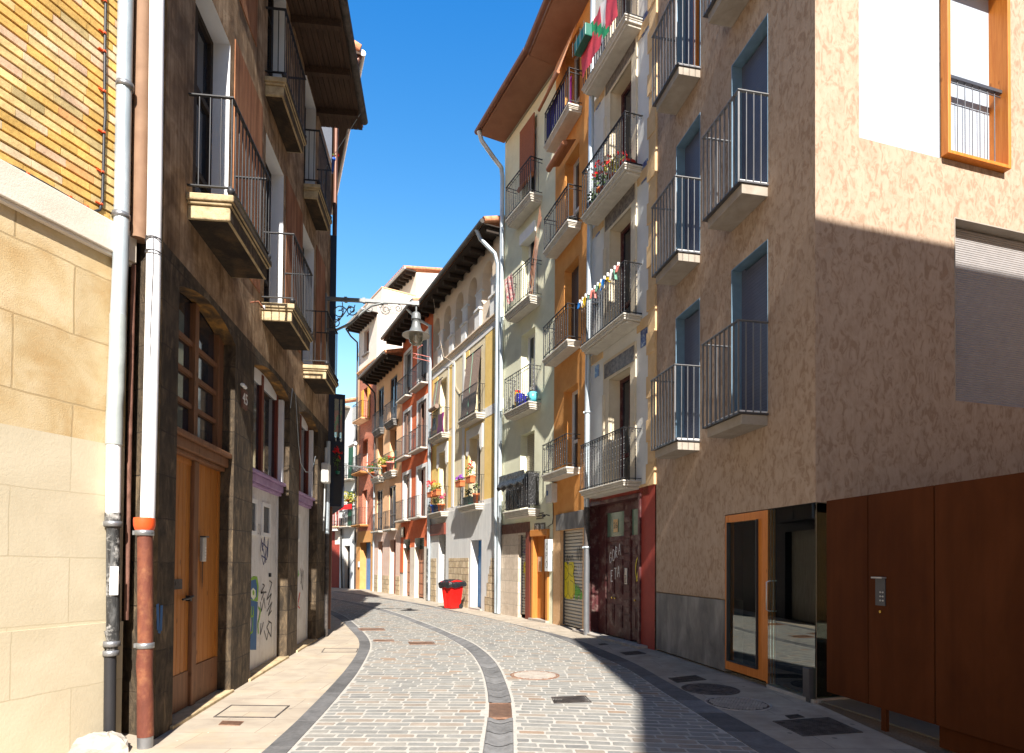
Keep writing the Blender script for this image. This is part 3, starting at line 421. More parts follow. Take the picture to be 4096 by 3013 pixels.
def setts(fl, fr, k, seed, y0=1.5, y1=33):
    q = random.Random(seed); mb = MB(); y = y0
    while y < y1:
        h = q.uniform(.122, .144) * (1 if y < 22 else 1.3); x = -12.0; L0 = None
        xa, xb = fl(y) - .5, fr(y) + .5; x = xa - q.random() * .2; xc = fl(y)
        while x < xb:
            l = q.uniform(.19, .29); yy = y + k * (x + l / 2 - xc); a, b = x, x + l; x = b + q.uniform(.011, .018)
            lo, hi = fl(yy) + .018, fr(yy) - .018; a = max(a, lo); b = min(b, hi)
            if b - a < .05: continue
            t = q.random(); base = (.225, .222, .207) if t < .55 else (.265, .252, .225) if t < .8 else (.275, .235, .195) if t < .94 else (.28, .205, .15) if t < .965 else (.19, .188, .18); v = q.uniform(.92, 1.08); mb.cur = tuple(c * v for c in base)
            j = lambda s=.007: q.uniform(-s, s); ka = k * (a - xc); kb = k * (b - xc); z = q.uniform(.0015, .004); d = .010
            o = [(a + j(), y + ka + j(), -.006), (b + j(), y + kb + j(), -.006), (b + j(), y + kb + h - .029 + j(), -.006), (a + j(), y + ka + h - .029 + j(), -.006)]
            cx = (o[0][0] + o[2][0]) / 2; cy = sum(p[1] for p in o) / 4
            def ins(p, e, zz): return (p[0] + (e if p[0] < cx else -e), p[1] + (e if p[1] < cy else -e), zz)
            i1 = [ins(p, .003, z * .3) for p in o]; i2 = [ins(p, d, z + j(.001)) for p in o]
            cc = [];
            for P3 in (i1, i2):
                ring = []
                for n in range(4):
                    p, pn, pp = P3[n], P3[(n + 1) % 4], P3[n - 1]; f = .16 if P3 is i2 else .12
                    f1 = min(.3, .011 / max(.03, math.dist(p[:2], pp[:2]))); f2 = min(.3, .011 / max(.03, math.dist(p[:2], pn[:2])))
                    ring += [tuple(p[c] + (pp[c] - p[c]) * f1 for c in range(3)), tuple(p[c] + (pn[c] - p[c]) * f2 for c in range(3))]
                cc.append(ring)
            i = len(mb.v); mb.v += cc[0] + cc[1]
            for n in range(8): mb.f.append((i + n, i + (n + 1) % 8, i + 8 + (n + 1) % 8, i + 8 + n)); mb.m.append(0); mb.c.append(mb.cur); mb.sm.append(False)
            mb.f.append(tuple(i + 8 + n for n in range(8))); mb.m.append(0); mb.c.append(mb.cur); mb.sm.append(False)
        y += h
    return mb
struct(setts(LKi, CHl, .015, 3).build('road_setts_left', ['sett'])); struct(setts(CHr, RKi, -.10, 4, 1.3).build('road_setts_right', ['sett']))
def kerb(fo, fi, name, L, seed, z=.006):
    q = random.Random(seed); mb = MB(); y = -2.0
    while y < 38:
        l = L * q.uniform(.55, 1.15); n = max(1, int(l / .3)); v = q.uniform(.8, 1.2); mb.cur = (.115 * v, .113 * v, .113 * v) if q.random() < .75 else (.155 * v, .153 * v, .152 * v)
        ys = [y + .007 + (l - .014) * k / n for k in range(n + 1)]; lo = [(fo(t), t) for t in ys]; hi = [(fi(t), t) for t in ys]
        for (a, b, c, d) in zip(lo[:-1], hi[:-1], hi[1:], lo[1:]): mb.face([(*a, z), (*b, z), (*c, z), (*d, z)])
        mb.face([(*lo[0], z), (*lo[0], -.03), (*hi[0], -.03), (*hi[0], z)]); mb.face([(*lo[-1], z), (*hi[-1], z), (*hi[-1], -.03), (*lo[-1], -.03)])
        for e in (lo, hi):
            for a, b in zip(e[:-1], e[1:]): mb.face([(*a, z), (*b, z), (*b, -.03), (*a, -.03)])
        y += l
    return struct(mb.build(name, ['granite']))
kerb(LKo, LKi, 'kerb_left', .75, 5); kerb(RKi, RKo, 'kerb_right', .8, 6)
q = random.Random(9); mb = MB(); y = 1.0; GA, GB = gP('r2', 345, 1170)[1], gP('r2', 345, 1035)[1]
while y < 38:
    l = q.uniform(.36, .46); y2 = y + l
    if y < GB and y2 > GA: y2 = GB if y >= GA - .02 else GA
    if not (y >= GA - .02 and y2 <= GB + .02):
        v = q.uniform(.85, 1.15); mb.cur = (.165 * v, .163 * v, .162 * v); n = 3; rows = []
        for k in range(n + 1):
            t = y + .009 + (y2 - y - .018) * k / n; a, b = CHl(t) + .012, CHr(t) - .012; rows.append([(a, t, -.03), (a, t, .004)] + [(a + (b - a) * s, t, .004 - dz) for s, dz in ((.12, .001), (.22, .012), (.35, .022), (.5, .027), (.65, .022), (.78, .012), (.88, .001))] + [(b, t, .004), (b, t, -.03)])
        mb.grid(rows, sm=True)
    y = y2
struct(mb.build('gutter_channel', ['granite'])); mb = MB(); mb.grid([[(CHl(y), y, -.03), ((CHl(y) + CHr(y)) / 2, y, -.034), (CHr(y), y, -.03)] for y in YS if y > .5], sm=False); struct(mb.build('gutter_joint', ['mortar']))
K['aggr'] = mat('brown_exposed_aggregate', (.10, .07, .045), (.18, .13, .085), rough=.95, ns=60, bump=.4)
mb = MB(); mb.face([(*gP('r3', 1500, 822), .004), (*gP('r3', 1935, 1020), .004), (*gP('r3', 2246, 1160), .004), (3.75, 2.0, .004), (9, 2.0, .004), (9, 8.6, .004)]); struct(mb.build('courtyard', ['aggr']))
# ------------------------------------------------------------------ covers and grates lying in the street
K['castiron'] = mat('cast_iron', (.05, .045, .042), (.14, .12, .11), rough=.6, ns=9, metal=.3, bump=.4); K['rustiron'] = mat('rusty_iron', (.16, .085, .055), (.30, .17, .11), rough=.75, ns=12, bump=.4); K['cement'] = mat('cement_surround', (.30, .27, .24), (.42, .38, .33), rough=.95, ns=8, bump=.3)
def cover(name, label, cat, quad, m, style, z=.003, group=None):
    """flat plate with its four ground corners given as photo pixels"""
    pts = [gP(*p) for p in quad]; cx = sum(p[0] for p in pts) / 4; cy = sum(p[1] for p in pts) / 4; pts = [(p[0] - cx, p[1] - cy) for p in pts]; t = thing(name, label, cat, (cx, cy, 0), 0, group)
    def lerp(s, u): a = [pts[0][i] + (pts[1][i] - pts[0][i]) * s for i in (0, 1)]; b = [pts[3][i] + (pts[2][i] - pts[3][i]) * s for i in (0, 1)]; return (a[0] + (b[0] - a[0]) * u, a[1] + (b[1] - a[1]) * u)
    fr = MB(); e = .045
    for a, b, c, d in ((0, 1, 0, e), (0, 1, 1 - e, 1), (0, e * .6, e, 1 - e), (1 - e * .6, 1, e, 1 - e)): fr.flatprism([lerp(a, c), lerp(b, c), lerp(b, d), lerp(a, d)], -.02, z + .004)
    fr.build('frame', [m if style != 'slab' else 'castiron'], t); pl = MB(); pl.flatprism([lerp(.01, .02), lerp(.99, .02), lerp(.99, .98), lerp(.01, .98)], -.02, z)
    if style == 'bars':
        pl.build('pit', ['signblack'], t); pl = MB()
        for k in range(22): s = .05 + .9 * k / 22; pl.flatprism([lerp(s, .08), lerp(s + .021, .08), lerp(s + .021, .92), lerp(s, .92)], z, z + .006)
    if style == 'tread':
        for i in range(24):
            for k in range(12):
                s, u = .05 + .9 * i / 24, .07 + .86 * k / 12; pl.flatprism([lerp(s, u), lerp(s + .024, u), lerp(s + .024, u + .04), lerp(s, u + .04)], z, z + .004)
    pl.build('bars' if style == 'bars' else 'plate', [m if style != 'slab' else 'pavl'], t); return t
def manhole(label, v, cx, cy, x0, x1, m, style, seed):
    c = gP(v, cx, cy); a = gP(v, x0, cy); r = abs(a[0] - c[0]); t = thing('manhole_cover', label, 'manhole cover', (c[0], c[1], 0)); MB().lathe([(r, -.02), (r, .006), (r * .93, .007), (r * .92, .0), (r * .90, 0)], n=40).build('rim', [m], t); p = MB(); p.lathe([(r * .9, .004), (.001, .004)], n=40); q = random.Random(seed); p.build('lid', [m if m != 'cement' else 'castiron'], t); p = MB()
    if style == 'stones':
        for i in range(-9, 10):
            for j in range(-9, 10):
                x, y = (i + (j % 2) * .5) * r * .1, j * r * .1
                if math.hypot(x, y) < r * .84: s = r * .036; p.flatprism([(x + s * (1 + q.random() * .5) * ca, y + s * sa) for ca, sa in ((1, .4), (.3, 1), (-.8, .8), (-1, -.5), (0, -1), (.9, -.6))], .004, .010)
    else:
        for k in range(2): p.lathe([(r * (.35 + k * .35), .004), (r * (.36 + k * .35), .008), (r * (.44 + k * .35), .008), (r * (.45 + k * .35), .004)], n=40)
        for k in range(12): an = k * math.pi / 6; p.flatprism([(r * (f * math.cos(an + d)), r * (f * math.sin(an + d))) for f, d in ((.5, -.05), (.66, -.05), (.66, .05), (.5, .05))], .004, .008)
    p.build('studs' if style == 'stones' else 'ribs', ['cement' if style == 'stones' else m], t)
manhole('round studded manhole cover in the sunlit setts right of the gutter', 'r2', 762, 791, 540, 0, 'rustiron', 'stones', 1)
manhole('dark round manhole cover on the shaded pavement before the orange glass door', 'r3', 542, 691, 292, 0, 'castiron', 'rings', 2)
manhole('grey studded round manhole cover on the shaded pavement nearest the kerb', 'r3', 788, 820, 504, 0, 'cement', 'stones', 3)
cover('utility_cover', 'ribbed dark rectangular cover in the sunlit setts below the round manhole', 'utility cover', [('r2', 935, 1045), ('r2', 1275, 1035), ('r2', 1215, 975), ('r2', 908, 987)], 'castiron', 'bars')
cover('drain_grate', 'small rusty drain grate close to the left kerb, farthest of three', 'drain grate', [('r1', 985, 390), ('r1', 1217, 388), ('r1', 1200, 367), ('r1', 965, 369)], 'rustiron', 'bars', group='rusty grates in the setts')
cover('drain_grate', 'short rusty drain grate in the setts near the left kerb bend', 'drain grate', [('r1', 1108, 486), ('r1', 1297, 486), ('r1', 1290, 471), ('r1', 1104, 471)], 'rustiron', 'bars', group='rusty grates in the setts')
cover('drain_grate', 'wide rusty drain grate midway between left kerb and gutter', 'drain grate', [('r1', 1436, 516), ('r1', 1668, 514), ('r1', 1645, 489), ('r1', 1418, 490)], 'rustiron', 'bars', group='rusty grates in the setts')
cover('gutter_grate', 'orange rusty grate set in the stone gutter channel', 'drain grate', [('r2', 345, 1170), ('r2', 572, 1166), ('r2', 558, 1036), ('r2', 345, 1036)], 'rustiron', 'bars', z=-.006)
cover('pavement_cover', 'sand coloured slab cover in the left pavement near the bend', 'utility cover', [('r1', 640, 585), ('r1', 960, 583), ('r1', 975, 552), ('r1', 668, 550)], 'cement', 'slab')
cover('pavement_cover', 'large thin framed slab cover in the left pavement with open joint', 'utility cover', [('zC', 1265, 1440), ('zC', 1635, 1444), ('zC', 1722, 1372), ('zC', 1372, 1368)], 'cement', 'slab')
cover('drain_grate', 'small rusty grate on the left pavement near the rusty pipe', 'drain grate', [('zC', 1297, 1486), ('zC', 1422, 1490), ('zC', 1448, 1466), ('zC', 1320, 1462)], 'rustiron', 'bars')
cover('utility_cover', 'dark square cover on the shaded pavement by the grey concrete base', 'utility cover', [('r3', 240, 632), ('r3', 508, 606), ('r3', 410, 566), ('r3', 165, 594)], 'castiron', 'tread')
cover('utility_cover', 'tiny square cover beside the big treaded plate', 'utility cover', [('r3', 1258, 958), ('r3', 1390, 944), ('r3', 1325, 918), ('r3', 1212, 930)], 'castiron', 'tread')
cover('utility_cover', 'big square treaded plate with black stains by the rust steel gate', 'utility cover', [('r3', 1375, 1115), ('r3', 1915, 1080), ('r3', 1605, 945), ('r3', 1100, 980)], 'castiron', 'tread')
cover('utility_cover', 'dark rectangular cover on the pavement before the dark red wall', 'utility cover', [('r2', 1580, 610), ('r2', 1765, 597), ('r2', 1690, 573), ('r2', 1525, 586)], 'castiron', 'tread')
cover('utility_cover', 'small dark cover on the pavement before the maroon double door', 'utility cover', [('r2', 1345, 519), ('r2', 1425, 513), ('r2', 1385, 503), ('r2', 1330, 509)], 'castiron', 'tread')
cover('utility_cover', 'pale small cover on the sunlit pavement before the roller shutter', 'utility cover', [('r2', 810, 364), ('r2', 880, 361), ('r2', 862, 355), ('r2', 802, 358)], 'cement', 'tread')
cover('utility_cover', 'pale small cover on the sunlit pavement before the wooden door 28', 'utility cover', [('r2', 600, 335), ('r2', 660, 331), ('r2', 645, 326), ('r2', 592, 330)], 'cement', 'tread')
# ------------------------------------------------------------------ neighbour across the lane behind the viewer (throws the shadow over the modern block)
t = thing('corner_house', 'plain cream house on the near corner of the side lane', 'building', (3.66, -.33, 0)); fp = [(0, 0), (1.35, .33), (6.5, 1.85), (6.5, -15), (-1.5, -15), (-.2, -8.0), (.25, -5.75)]; MB().flatprism(fp, 0, 11.75).build('wall', ['wcream'], t); MB().flatprism([(x * 1.001, y + .01) for x, y in fp], 11.75, 12.15).build('cornice', ['mouldw'], t)
t = thing('added_lane_house', 'plain pale house added out of view to darken the side lane', 'building', (14, -3, 0)); mb = MB(); mb.flatprism([(0, 0), (6, 0), (6, 16), (0, 16)], 0, 10.6); mb.build('wall', ['oora2'], t); MB().flatprism([(-.3, -.3), (6, -.3), (6, 16), (-.3, 16)], 10.6, 10.9).build('cornice', ['mouldw'], t)  # unseen house, added to cut sky fill and bright reflections in the lane
# ------------------------------------------------------------------ beige brick house, left foreground
n = FB.n; h = house('brick_house', 'beige stone and yellow brick house at the left edge', FB); Z1 = 14
mb = MB(); wall(mb, 0, n, -.05, 2.63); wall(mb, 0, n, 1.05, 1.05); body(mb, 0, n, Z1, 6); mb.box(0, n + .0, -.022, 0, -.05, 1.05); mb.build('lower_wall', ['cream'], h)
mb = MB(); wall(mb, 0, n, 2.63, 4.32); mb.build('upper_stone_wall', ['ochre'], h)
mb = MB(); mb.prism([(0, 4.32), (n + .03, 4.32), (n + .03, 4.59), (0, 4.59)], -.07, 0); mb.box(0, n + .02, -.05, 0, 4.29, 4.32); mb.build('stone_ledge', ['ledge'], h, bevel=.008)
mb = MB(); q = random.Random(2); pitch = .0797; k = 0; z = 4.60
while z < 10.2:
    x = -q.random() * .24 if k % 2 else -.12 - q.random() * .05
    while x < n + .02:
        l = .235; a, b = max(0, x), min(n + .02, x + l)
        if b - a > .02:
            t = q.random(); c = (.64, .40, .12) if t < .42 else (.66, .47, .21) if t < .66 else (.68, .52, .33) if t < .78 else (.64, .35, .14) if t < .87 else (.63, .43, .28) if t < .95 else (.50, .38, .18); v = q.uniform(.88, 1.1); mb.cur = tuple(min(.9, e * v) for e in c); mb.box(a, b - .004, -.034 + q.uniform(-.002, .002), .02, z, z + pitch - .021 + q.uniform(-.001, .001))
        x += l
    z += pitch; k += 1
mb.cur = (1, 1, 1); mb.build('brick_courses', ['brickc'], h); mb = MB(); mb.face([(0, .012, 4.59), (n, .012, 4.59), (n, .012, 10.3), (0, .012, 10.3)]); wall(mb, 0, n, 10.3, Z1); mb.build('joint_backing', ['bjoint'], h)
def fbp(v, x, y, off=-.045): u, z = FB.q(v, x, y, off); return (u, off, z)
t = thing('wall_cable', 'black cable with red clips running down the brick wall and along the ledge', 'cable', (FB.L[0], FB.L[1], 0), FB.ang)
u0, z0 = FB.q('zA', 635, 0, -.045); cp_ = [(u0, -.045, 9.9), fbp('zA', 635, 0), fbp('zA', 630, 300), fbp('zA', 628, 560), fbp('zA', 633, 690), fbp('zA', 625, 800), fbp('zA', 622, 960), fbp('zA', 618, 1100), fbp('zA', 615, 1210), fbp('zA', 600, 1262), fbp('zA', 560, 1272), fbp('zA', 480, 1225), fbp('zA', 300, 1120), fbp('zA', 130, 1025), fbp('zA', 0, 965), (0, -.045, 4.66)]
MB().tube(cp_, .0115, 8).build('cable', ['black'], t); MB().tube([(x, y - .0, zz - .03) for x, y, zz in cp_[10:]], .010, 8).build('lower_cable', ['black'], t)
for v in ((630, 8), (627, 200), (626, 310), (624, 550), (622, 798), (614, 1035), (606, 1228), (520, 1243), (420, 1185), (165, 1045)):
    a = fbp('zA', *v); MB().lathe([(.012, -.008), (.017, -.008), (.017, .008), (.012, .008)], a, 10).box(a[0] - .045, a[0] - .012, -.05, 0, a[2] - .005, a[2] + .005).build('clip', ['redpl'], t)
mb = MB(); st = [gP('p3', 245, 1640), gP('p3', 690, 1640), gP('p3', 1000, 1640), gP('p3', 985, 1560), gP('p3', 860, 1530), gP('p3', 600, 1530), gP('p3', 420, 1560)]; cx, cy = sum(p[0] for p in st) / 7, sum(p[1] for p in st) / 7
q = random.Random(4); st2 = [tuple(a[i] + (b[i] - a[i]) * k / 3 for i in (0, 1)) for a, b in zip(st, st[1:] + st[:1]) for k in range(3)]
rows = [[((x - cx) * f + q.uniform(-.012, .012), (y - cy) * f + q.uniform(-.012, .012), z + q.uniform(-.012, .012) * (f < 1.02)) for x, y in st2] for f, z in ((1.02, -.02), (1.0, .035), (.93, .08), (.78, .105), (.5, .12), (.2, .125))]
mb.grid(rows, 0, True, sm=False); mb.face(rows[-1]); tag(mb.build('kerb_stone', ['cement'], loc=(cx, cy, 0)), 'rough worn grey stone block at the foot of the cream wall', 'stone')
def dp(v, x, y, ox=0, oy=0): a = gP(v, x, y); return (a[0] + ox, a[1] + oy)
def pz(py, px=470): return CH + ray((px, py)).z / ray((px, py)).y * 5.25
ZY = 5.40
def pp(px, py, Y=5.40): d = ray((px, py)); return (d.x / d.y * Y, Y, CH + d.z / d.y * Y)
A = pp
drain('drainpipe', 'dented pale zinc drainpipe on peeling black base pipe against the cream wall', [
    ([(A(503, 0)[0], ZY, 12)] + [A(503, 0), A(497, 300), A(492, 560), A(488, 800), A(482, 1050), A(472, 1270)], .062, 'zinc', 'upper_pipe', None), ([A(472, 1262), A(470, 1400), A(466, 1480)], .066, 'sleeve', 'grey_sleeve', 'darker grey dented sleeve'), ([A(466, 1480), A(463, 1560), A(459, 1620), A(457, 1690), A(455, 1780)], [.066, .068, .064, .068, .066], 'sleeve', 'grey_sleeve', None), ([A(455, 1775), A(454, 1900), A(452, 2052)], .058, 'whitepipe', 'torn_white_wrap', 'white wrapped lower sleeve, torn open'),
    ([A(452, 2052), A(452, 2085), A(452, 2110)], .064, 'blackpipe', 'socket', None), ([A(452, 2105), A(452, 2300), A(452, 2525)], .052, 'blackpipe', 'cast_pipe', 'black pipe with peeling paint and paper scraps'), ([A(447, 2520), A(452, 2560), A(444, 2625)], [.06, .05, .038], 'blackpipe', 'broken_joint', 'broken pipe joint'), ([A(441, 2620), A(440, 2750), A(438, 2950)], .047, 'black', 'foot_pipe', 'black foot pipe'), ([A(438, 2935), (A(438, 2950)[0], ZY, 0)], .05, 'rust', 'foot', None)],
    [(*A(500, 345)[:3], .060), (*A(484, 865)[:3], .060), (*A(452, 2096)[:3], .06), (*A(447, 2575)[:3], .055), (*A(444, 2612)[:3], .052)], 'steel')
t = thing('paper_sticker', 'torn white paper pasted round the peeling black pipe', 'sticker', (A(462, 2325)[0], ZY, A(462, 2325)[2])); mb = MB(); mb.grid([[(.054 * math.cos(a), -.054 * abs(math.sin(a)), z) for a in [math.pi + .2 + k * .26 for k in range(10)]] for z in (-.12, .0, .08, .13)], sm=True); mb.build('paper', ['flagw'], t)
W5 = 5.27
def B5(px, py): return pp(px, py, W5)
drain('drainpipe', 'white drainpipe with red collar above a rusty iron lower pipe', [([(B5(628, 0)[0], W5, 12), B5(628, 0), B5(620, 700), B5(612, 1200), B5(600, 1700), B5(590, 2080)], .057, 'whitepipe', 'upper_pipe', 'white plastic upper pipe'), ([B5(578, 2072), B5(578, 2085), B5(578, 2105), B5(578, 2120), B5(578, 2128)], [.083, .085, .083, .074, .062], 'redpl', 'collar', 'bright orange red collar'), ([B5(580, 2122), B5(581, 2300), B5(581, 2500), B5(582, 2585)], .060, 'rust', 'iron_pipe', 'rusty red iron pipe'), ([B5(582, 2585), B5(578, 2660), B5(580, 2720), B5(581, 2800), B5(582, 2945)], [.061, .064, .060, .063, .065], 'rust', 'iron_pipe', 'dented rusty iron pipe'), ([B5(581, 2935), (B5(581, 2950)[0], W5, 0)], .061, 'steel', 'foot', 'bare grey metal foot')],
    [(*B5(578, 2132), .062), (*B5(581, 2582), .058)], 'steel')
t = thing('wire_binding', 'wire wound round the white drainpipe near its upper joint', 'wire', B5(614, 960)); c0 = B5(614, 960)
for k, (dz, tl) in enumerate(((0, .01), (.01, -.012), (-.02, .014), (-.11, .0), (-.12, .01), (-.13, -.01))): MB().tube([(.06 * math.cos(a), .06 * math.sin(a), dz + tl * math.sin(a * 1.5)) for a in [j * .42 for j in range(16)]], .004, 5).build('wire_loop', ['dsteel'], t)
MB().tube([(.03, -.055, .0), (.035, -.06, -.3), (.02, -.06, -.9), (.03, -.06, -1.05)], .003, 5).build('wire_end', ['dsteel'], t)
K['brownp'] = mat('brown_painted_pipe', (.22, .125, .075), (.30, .18, .11), rough=.75, ns=3, bump=.1)
drain('drainpipe', 'brown painted pipe in the gap between brick house and white drainpipe', [([(pp(570, 0, 5.56)[0], 5.56, 12), pp(570, 0, 5.56), pp(562, 850, 5.56), pp(556, 960, 5.56)], .075, 'brownp', 'upper_pipe', None), ([pp(535, 1060, 5.56), pp(520, 1700, 5.56), pp(506, 2480, 5.56)], .02, 'sign', 'thin_conduit', None)])
# ------------------------------------------------------------------ old dark stone house with three arched doors
n = FD.n; h = house('stone_house', 'sooty old stone house with arched doorways and iron balconies', FD); HD = 10.53
A1, A2, A3 = (.36, 1.98), (2.73, 4.69), (5.40, 7.02); dr = .19
ops = [(A1[0], A1[1], -.02, 4.42, dr, .17), (A2[0], A2[1], -.02, 4.43, dr, .17), (A3[0], A3[1], -.02, 4.42, dr, .16)]
mb = MB(); wall(mb, 0, n, -.05, 4.5, ops, 0, 0, 0, 1); mb.face([(0, 0, -.1), (.62, .95, -.1), (.62, .95, HD), (0, 0, HD)]); mb.face([(.62, .95, -.1), (.62, 6, -.1), (.62, 6, HD), (.62, .95, HD)]); mb.face([(n, 0, -.1), (n, 6, -.1), (n, 6, HD), (n, 0, HD)]); mb.face([(.62, 6, -.1), (n, 6, -.1), (n, 6, HD), (.62, 6, HD)]); mb.face([(0, 0, HD), (n, 0, HD), (n, 6, HD), (.62, 6, HD), (.62, .95, HD)]); mb.build('stone_wall', ['dstone', 'arch'], h)
K['whitelime'] = mat('white_limewash_reveal', (.74, .75, .78), (.80, .81, .83), rough=.9, ns=3, bump=.1)
WU = [(.62, 1.63), (3.11, 4.09), (5.45, 6.4)]; FL1, FL2 = 5.22, 8.40
ops = [(a, b, FL1, 7.70, .26) for a, b in WU] + [(a, b, FL2, 10.48, .26) for a, b in WU]
mb = MB(); wall(mb, 0, n, 4.5, HD, ops, 0, 0, 1); mb.build('upper_wall', ['dplast', 'whitelime'], h)
for a, b, c, d in ((1.78, 2.9, 5.3, 7.9), (4.25, 5.35, 5.3, 7.8), (1.75, 2.6, 8.5, 10.4), (6.6, 7.5, 5.3, 7.9)): MB().box(a, b, -.012, 0, c, d).build('plaster_panel', ['dred'], h)
for k, (a, b) in enumerate(WU):
    for z0, z1 in ((FL1, 7.70), (FL2, 10.48)): window(h, a, b, z0, z1, .22, 'eaved', .07, 2, (z0 + .7, z0 + 1.6))
LB = [(.07, 0), (.03, .022), (.14, .045)]
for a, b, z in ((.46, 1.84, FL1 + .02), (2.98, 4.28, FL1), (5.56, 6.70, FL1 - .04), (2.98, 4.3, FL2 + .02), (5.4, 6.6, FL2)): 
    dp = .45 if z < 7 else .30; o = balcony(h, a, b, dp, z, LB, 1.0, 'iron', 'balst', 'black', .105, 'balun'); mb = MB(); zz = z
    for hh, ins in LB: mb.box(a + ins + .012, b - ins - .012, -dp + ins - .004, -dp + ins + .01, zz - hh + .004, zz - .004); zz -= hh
    mb.build('shaded_sooty_front', ['dstone'], o, bevel=.006)  # soot and street-side shade painted on as a darker front skin
# eave
mb = MB(); e1 = 6.78
for k in range(9): mb.box(0, e1 + .2, -.82 + k * .093, -.82 + k * .093 + .086, HD + .02 + .0 * k, HD + .06)
for k in range(7): x = .3 + k * 1.02; mb.box(x, x + .09, -.80, .02, HD - .1, HD + .02)
mb.build('eave_soffit', ['soffit'], h); mb = MB(); mb.face([(0, -.84, HD + .07), (e1 + .2, -.84, HD + .07), (e1 + .2, 4, HD + 1.7), (0, 4, HD + 1.7)]); mb.build('roof', ['terra'], h)
MB().tube([(0, -.88, HD + .1), (2.2, -.88, HD + .09), (4.4, -.88, HD + .08), (e1, -.88, HD + .06)], .075, 12).build('gutter', ['castiron'], h); MB().tube([(e1 - .3, -.84, HD + .0), (e1 - .2, -.5, HD - .5), (e1 + .1, -.1, HD - .9), (e1 + .1, -.06, HD - 1.3)], .006, 5).build('loose_wire', ['zinc'], h)
# door 1: orange planks, transom window above
a, b = A1; yb = dr
mb = MB(); mb.box(a, b, yb - .09, yb + .02, 2.69, 2.74); mb.box(a, b, yb - .13, yb + .02, 2.74, 2.85); mb.box(a, b, yb - .17, yb + .02, 2.85, 2.91); mb.build('door_cornice', ['bwood'], h, bevel=.012)
f = MB(); m0 = a + (b - a) * .5
for x0, x1 in ((a, a + .06), (m0 - .05, m0 + .05), (b - .16, b)): f.box(x0, x1, yb - .05, yb + .05, 2.91, 4.40)
for x0, x1 in ((a + .06, m0 - .05), (m0 + .05, b - .16)):
    for z in (2.91, 3.24, 3.58, 3.92): f.box(x0, x1, yb - .03, yb + .03, z, z + .05)
o = f.build('window', ['bwood'], h); g = MB(); g.face([(a, yb + .01, 2.9), (b, yb + .01, 2.9), (b, yb + .01, 4.43), (a, yb + .01, 4.43)]); g.build('pane', ['glass'], o)
mb = MB(); mp_ = a + (b - a) * .52
for k in range(8): x = a + (mp_ - .07 - a) * k / 8; mb.box(x + .003, x + (mp_ - .07 - a) / 8 - .003, yb - .02, yb + .03, .42, 2.66)
mb.box(a, mp_ - .07, yb - .028, yb + .02, 2.63, 2.69); d1 = mb.build('door', ['odoor'], h, bevel=.003); mb = MB(); mb.box(a, mp_ - .075, yb - .03, yb + .03, .04, .42); mb.build('kick_board', ['bwood'], d1)
mb = MB(); u, z = FD.q('zC', 1060, 740, yb - .03); mb.tube([(u, yb - .07, z), (u + .14, yb - .075, z), (u + .28, yb - .07, z + .02)], .012, 6); mb.box(u + .2, u + .24, yb - .07, yb - .02, z - .03, z + .03); mb.build('handle', ['black'], d1); u, z = FD.q('zC', 1055, 648, yb - .03); mb = MB(); mb.box(u - .09, u + .1, yb - .035, yb - .02, z - .055, z + .05); mb.box(u - .07, u + .08, yb - .04, yb - .034, z - .01, z + .03); mb.build('letter_slot', ['castiron'], d1)
mb = MB(); mb.box(mp_ - .065, mp_ + .065, yb - .06, yb + .03, .0, 2.69); mb.build('door_post', ['bwood'], h, bevel=.01)
mb = MB(); 
for k in range(5): x = mp_ + .07 + (b - mp_ - .07) * k / 5; mb.box(x + .003, x + (b - mp_ - .07) / 5 - .003, yb - .02, yb + .03, .45, 2.69)
mb.box(b - .06, b, yb - .035, yb + .02, .45, 2.69); d2 = mb.build('door', ['odoor'], h, bevel=.003); mb = MB(); mb.box(mp_ + .07, b - .003, yb - .035, yb + .03, .03, .45); mb.build('kick_board', ['bwood'], d2)
mb = MB(); mb.strip([(a + .05, 1.98), (a + .01, 1.8), (a + .08, 1.65), (a + .19, 1.45), (a + .21, 1.3), (a + .13, 1.3), (a + .08, 1.4), (a + .01, 1.5)], .025, yb - .034); mb.build('graffiti', [PAINT['purple']], d1)
mb = MB(); xg = mp_ + .24; mb.strip(scribble(xg, xg + .04, 1.2, 1.75, 14, 4), .008, yb - .037); mb.build('graffiti', [PAINT['black']], d2)
u, z = FD.q('zC', 1195, 445, yb - .06); t = thing('intercom', 'grey metal intercom on the post of the orange plank door', 'intercom', at(FD, u, yb - .063, z - .13), FD.ang); MB().box(-.05, .05, -.035, .003, 0, .27).build('box', ['alu'], t, bevel=.006); MB().box(-.053, .053, -.06, .0, .27, .285).build('rain_hood', ['dsteel'], t)
mb = MB()
for k in range(4): mb.box(.0, .03, -.04, -.035, .04 + k * .035, .06 + k * .035)
mb.build('buttons', ['signwh'], t)
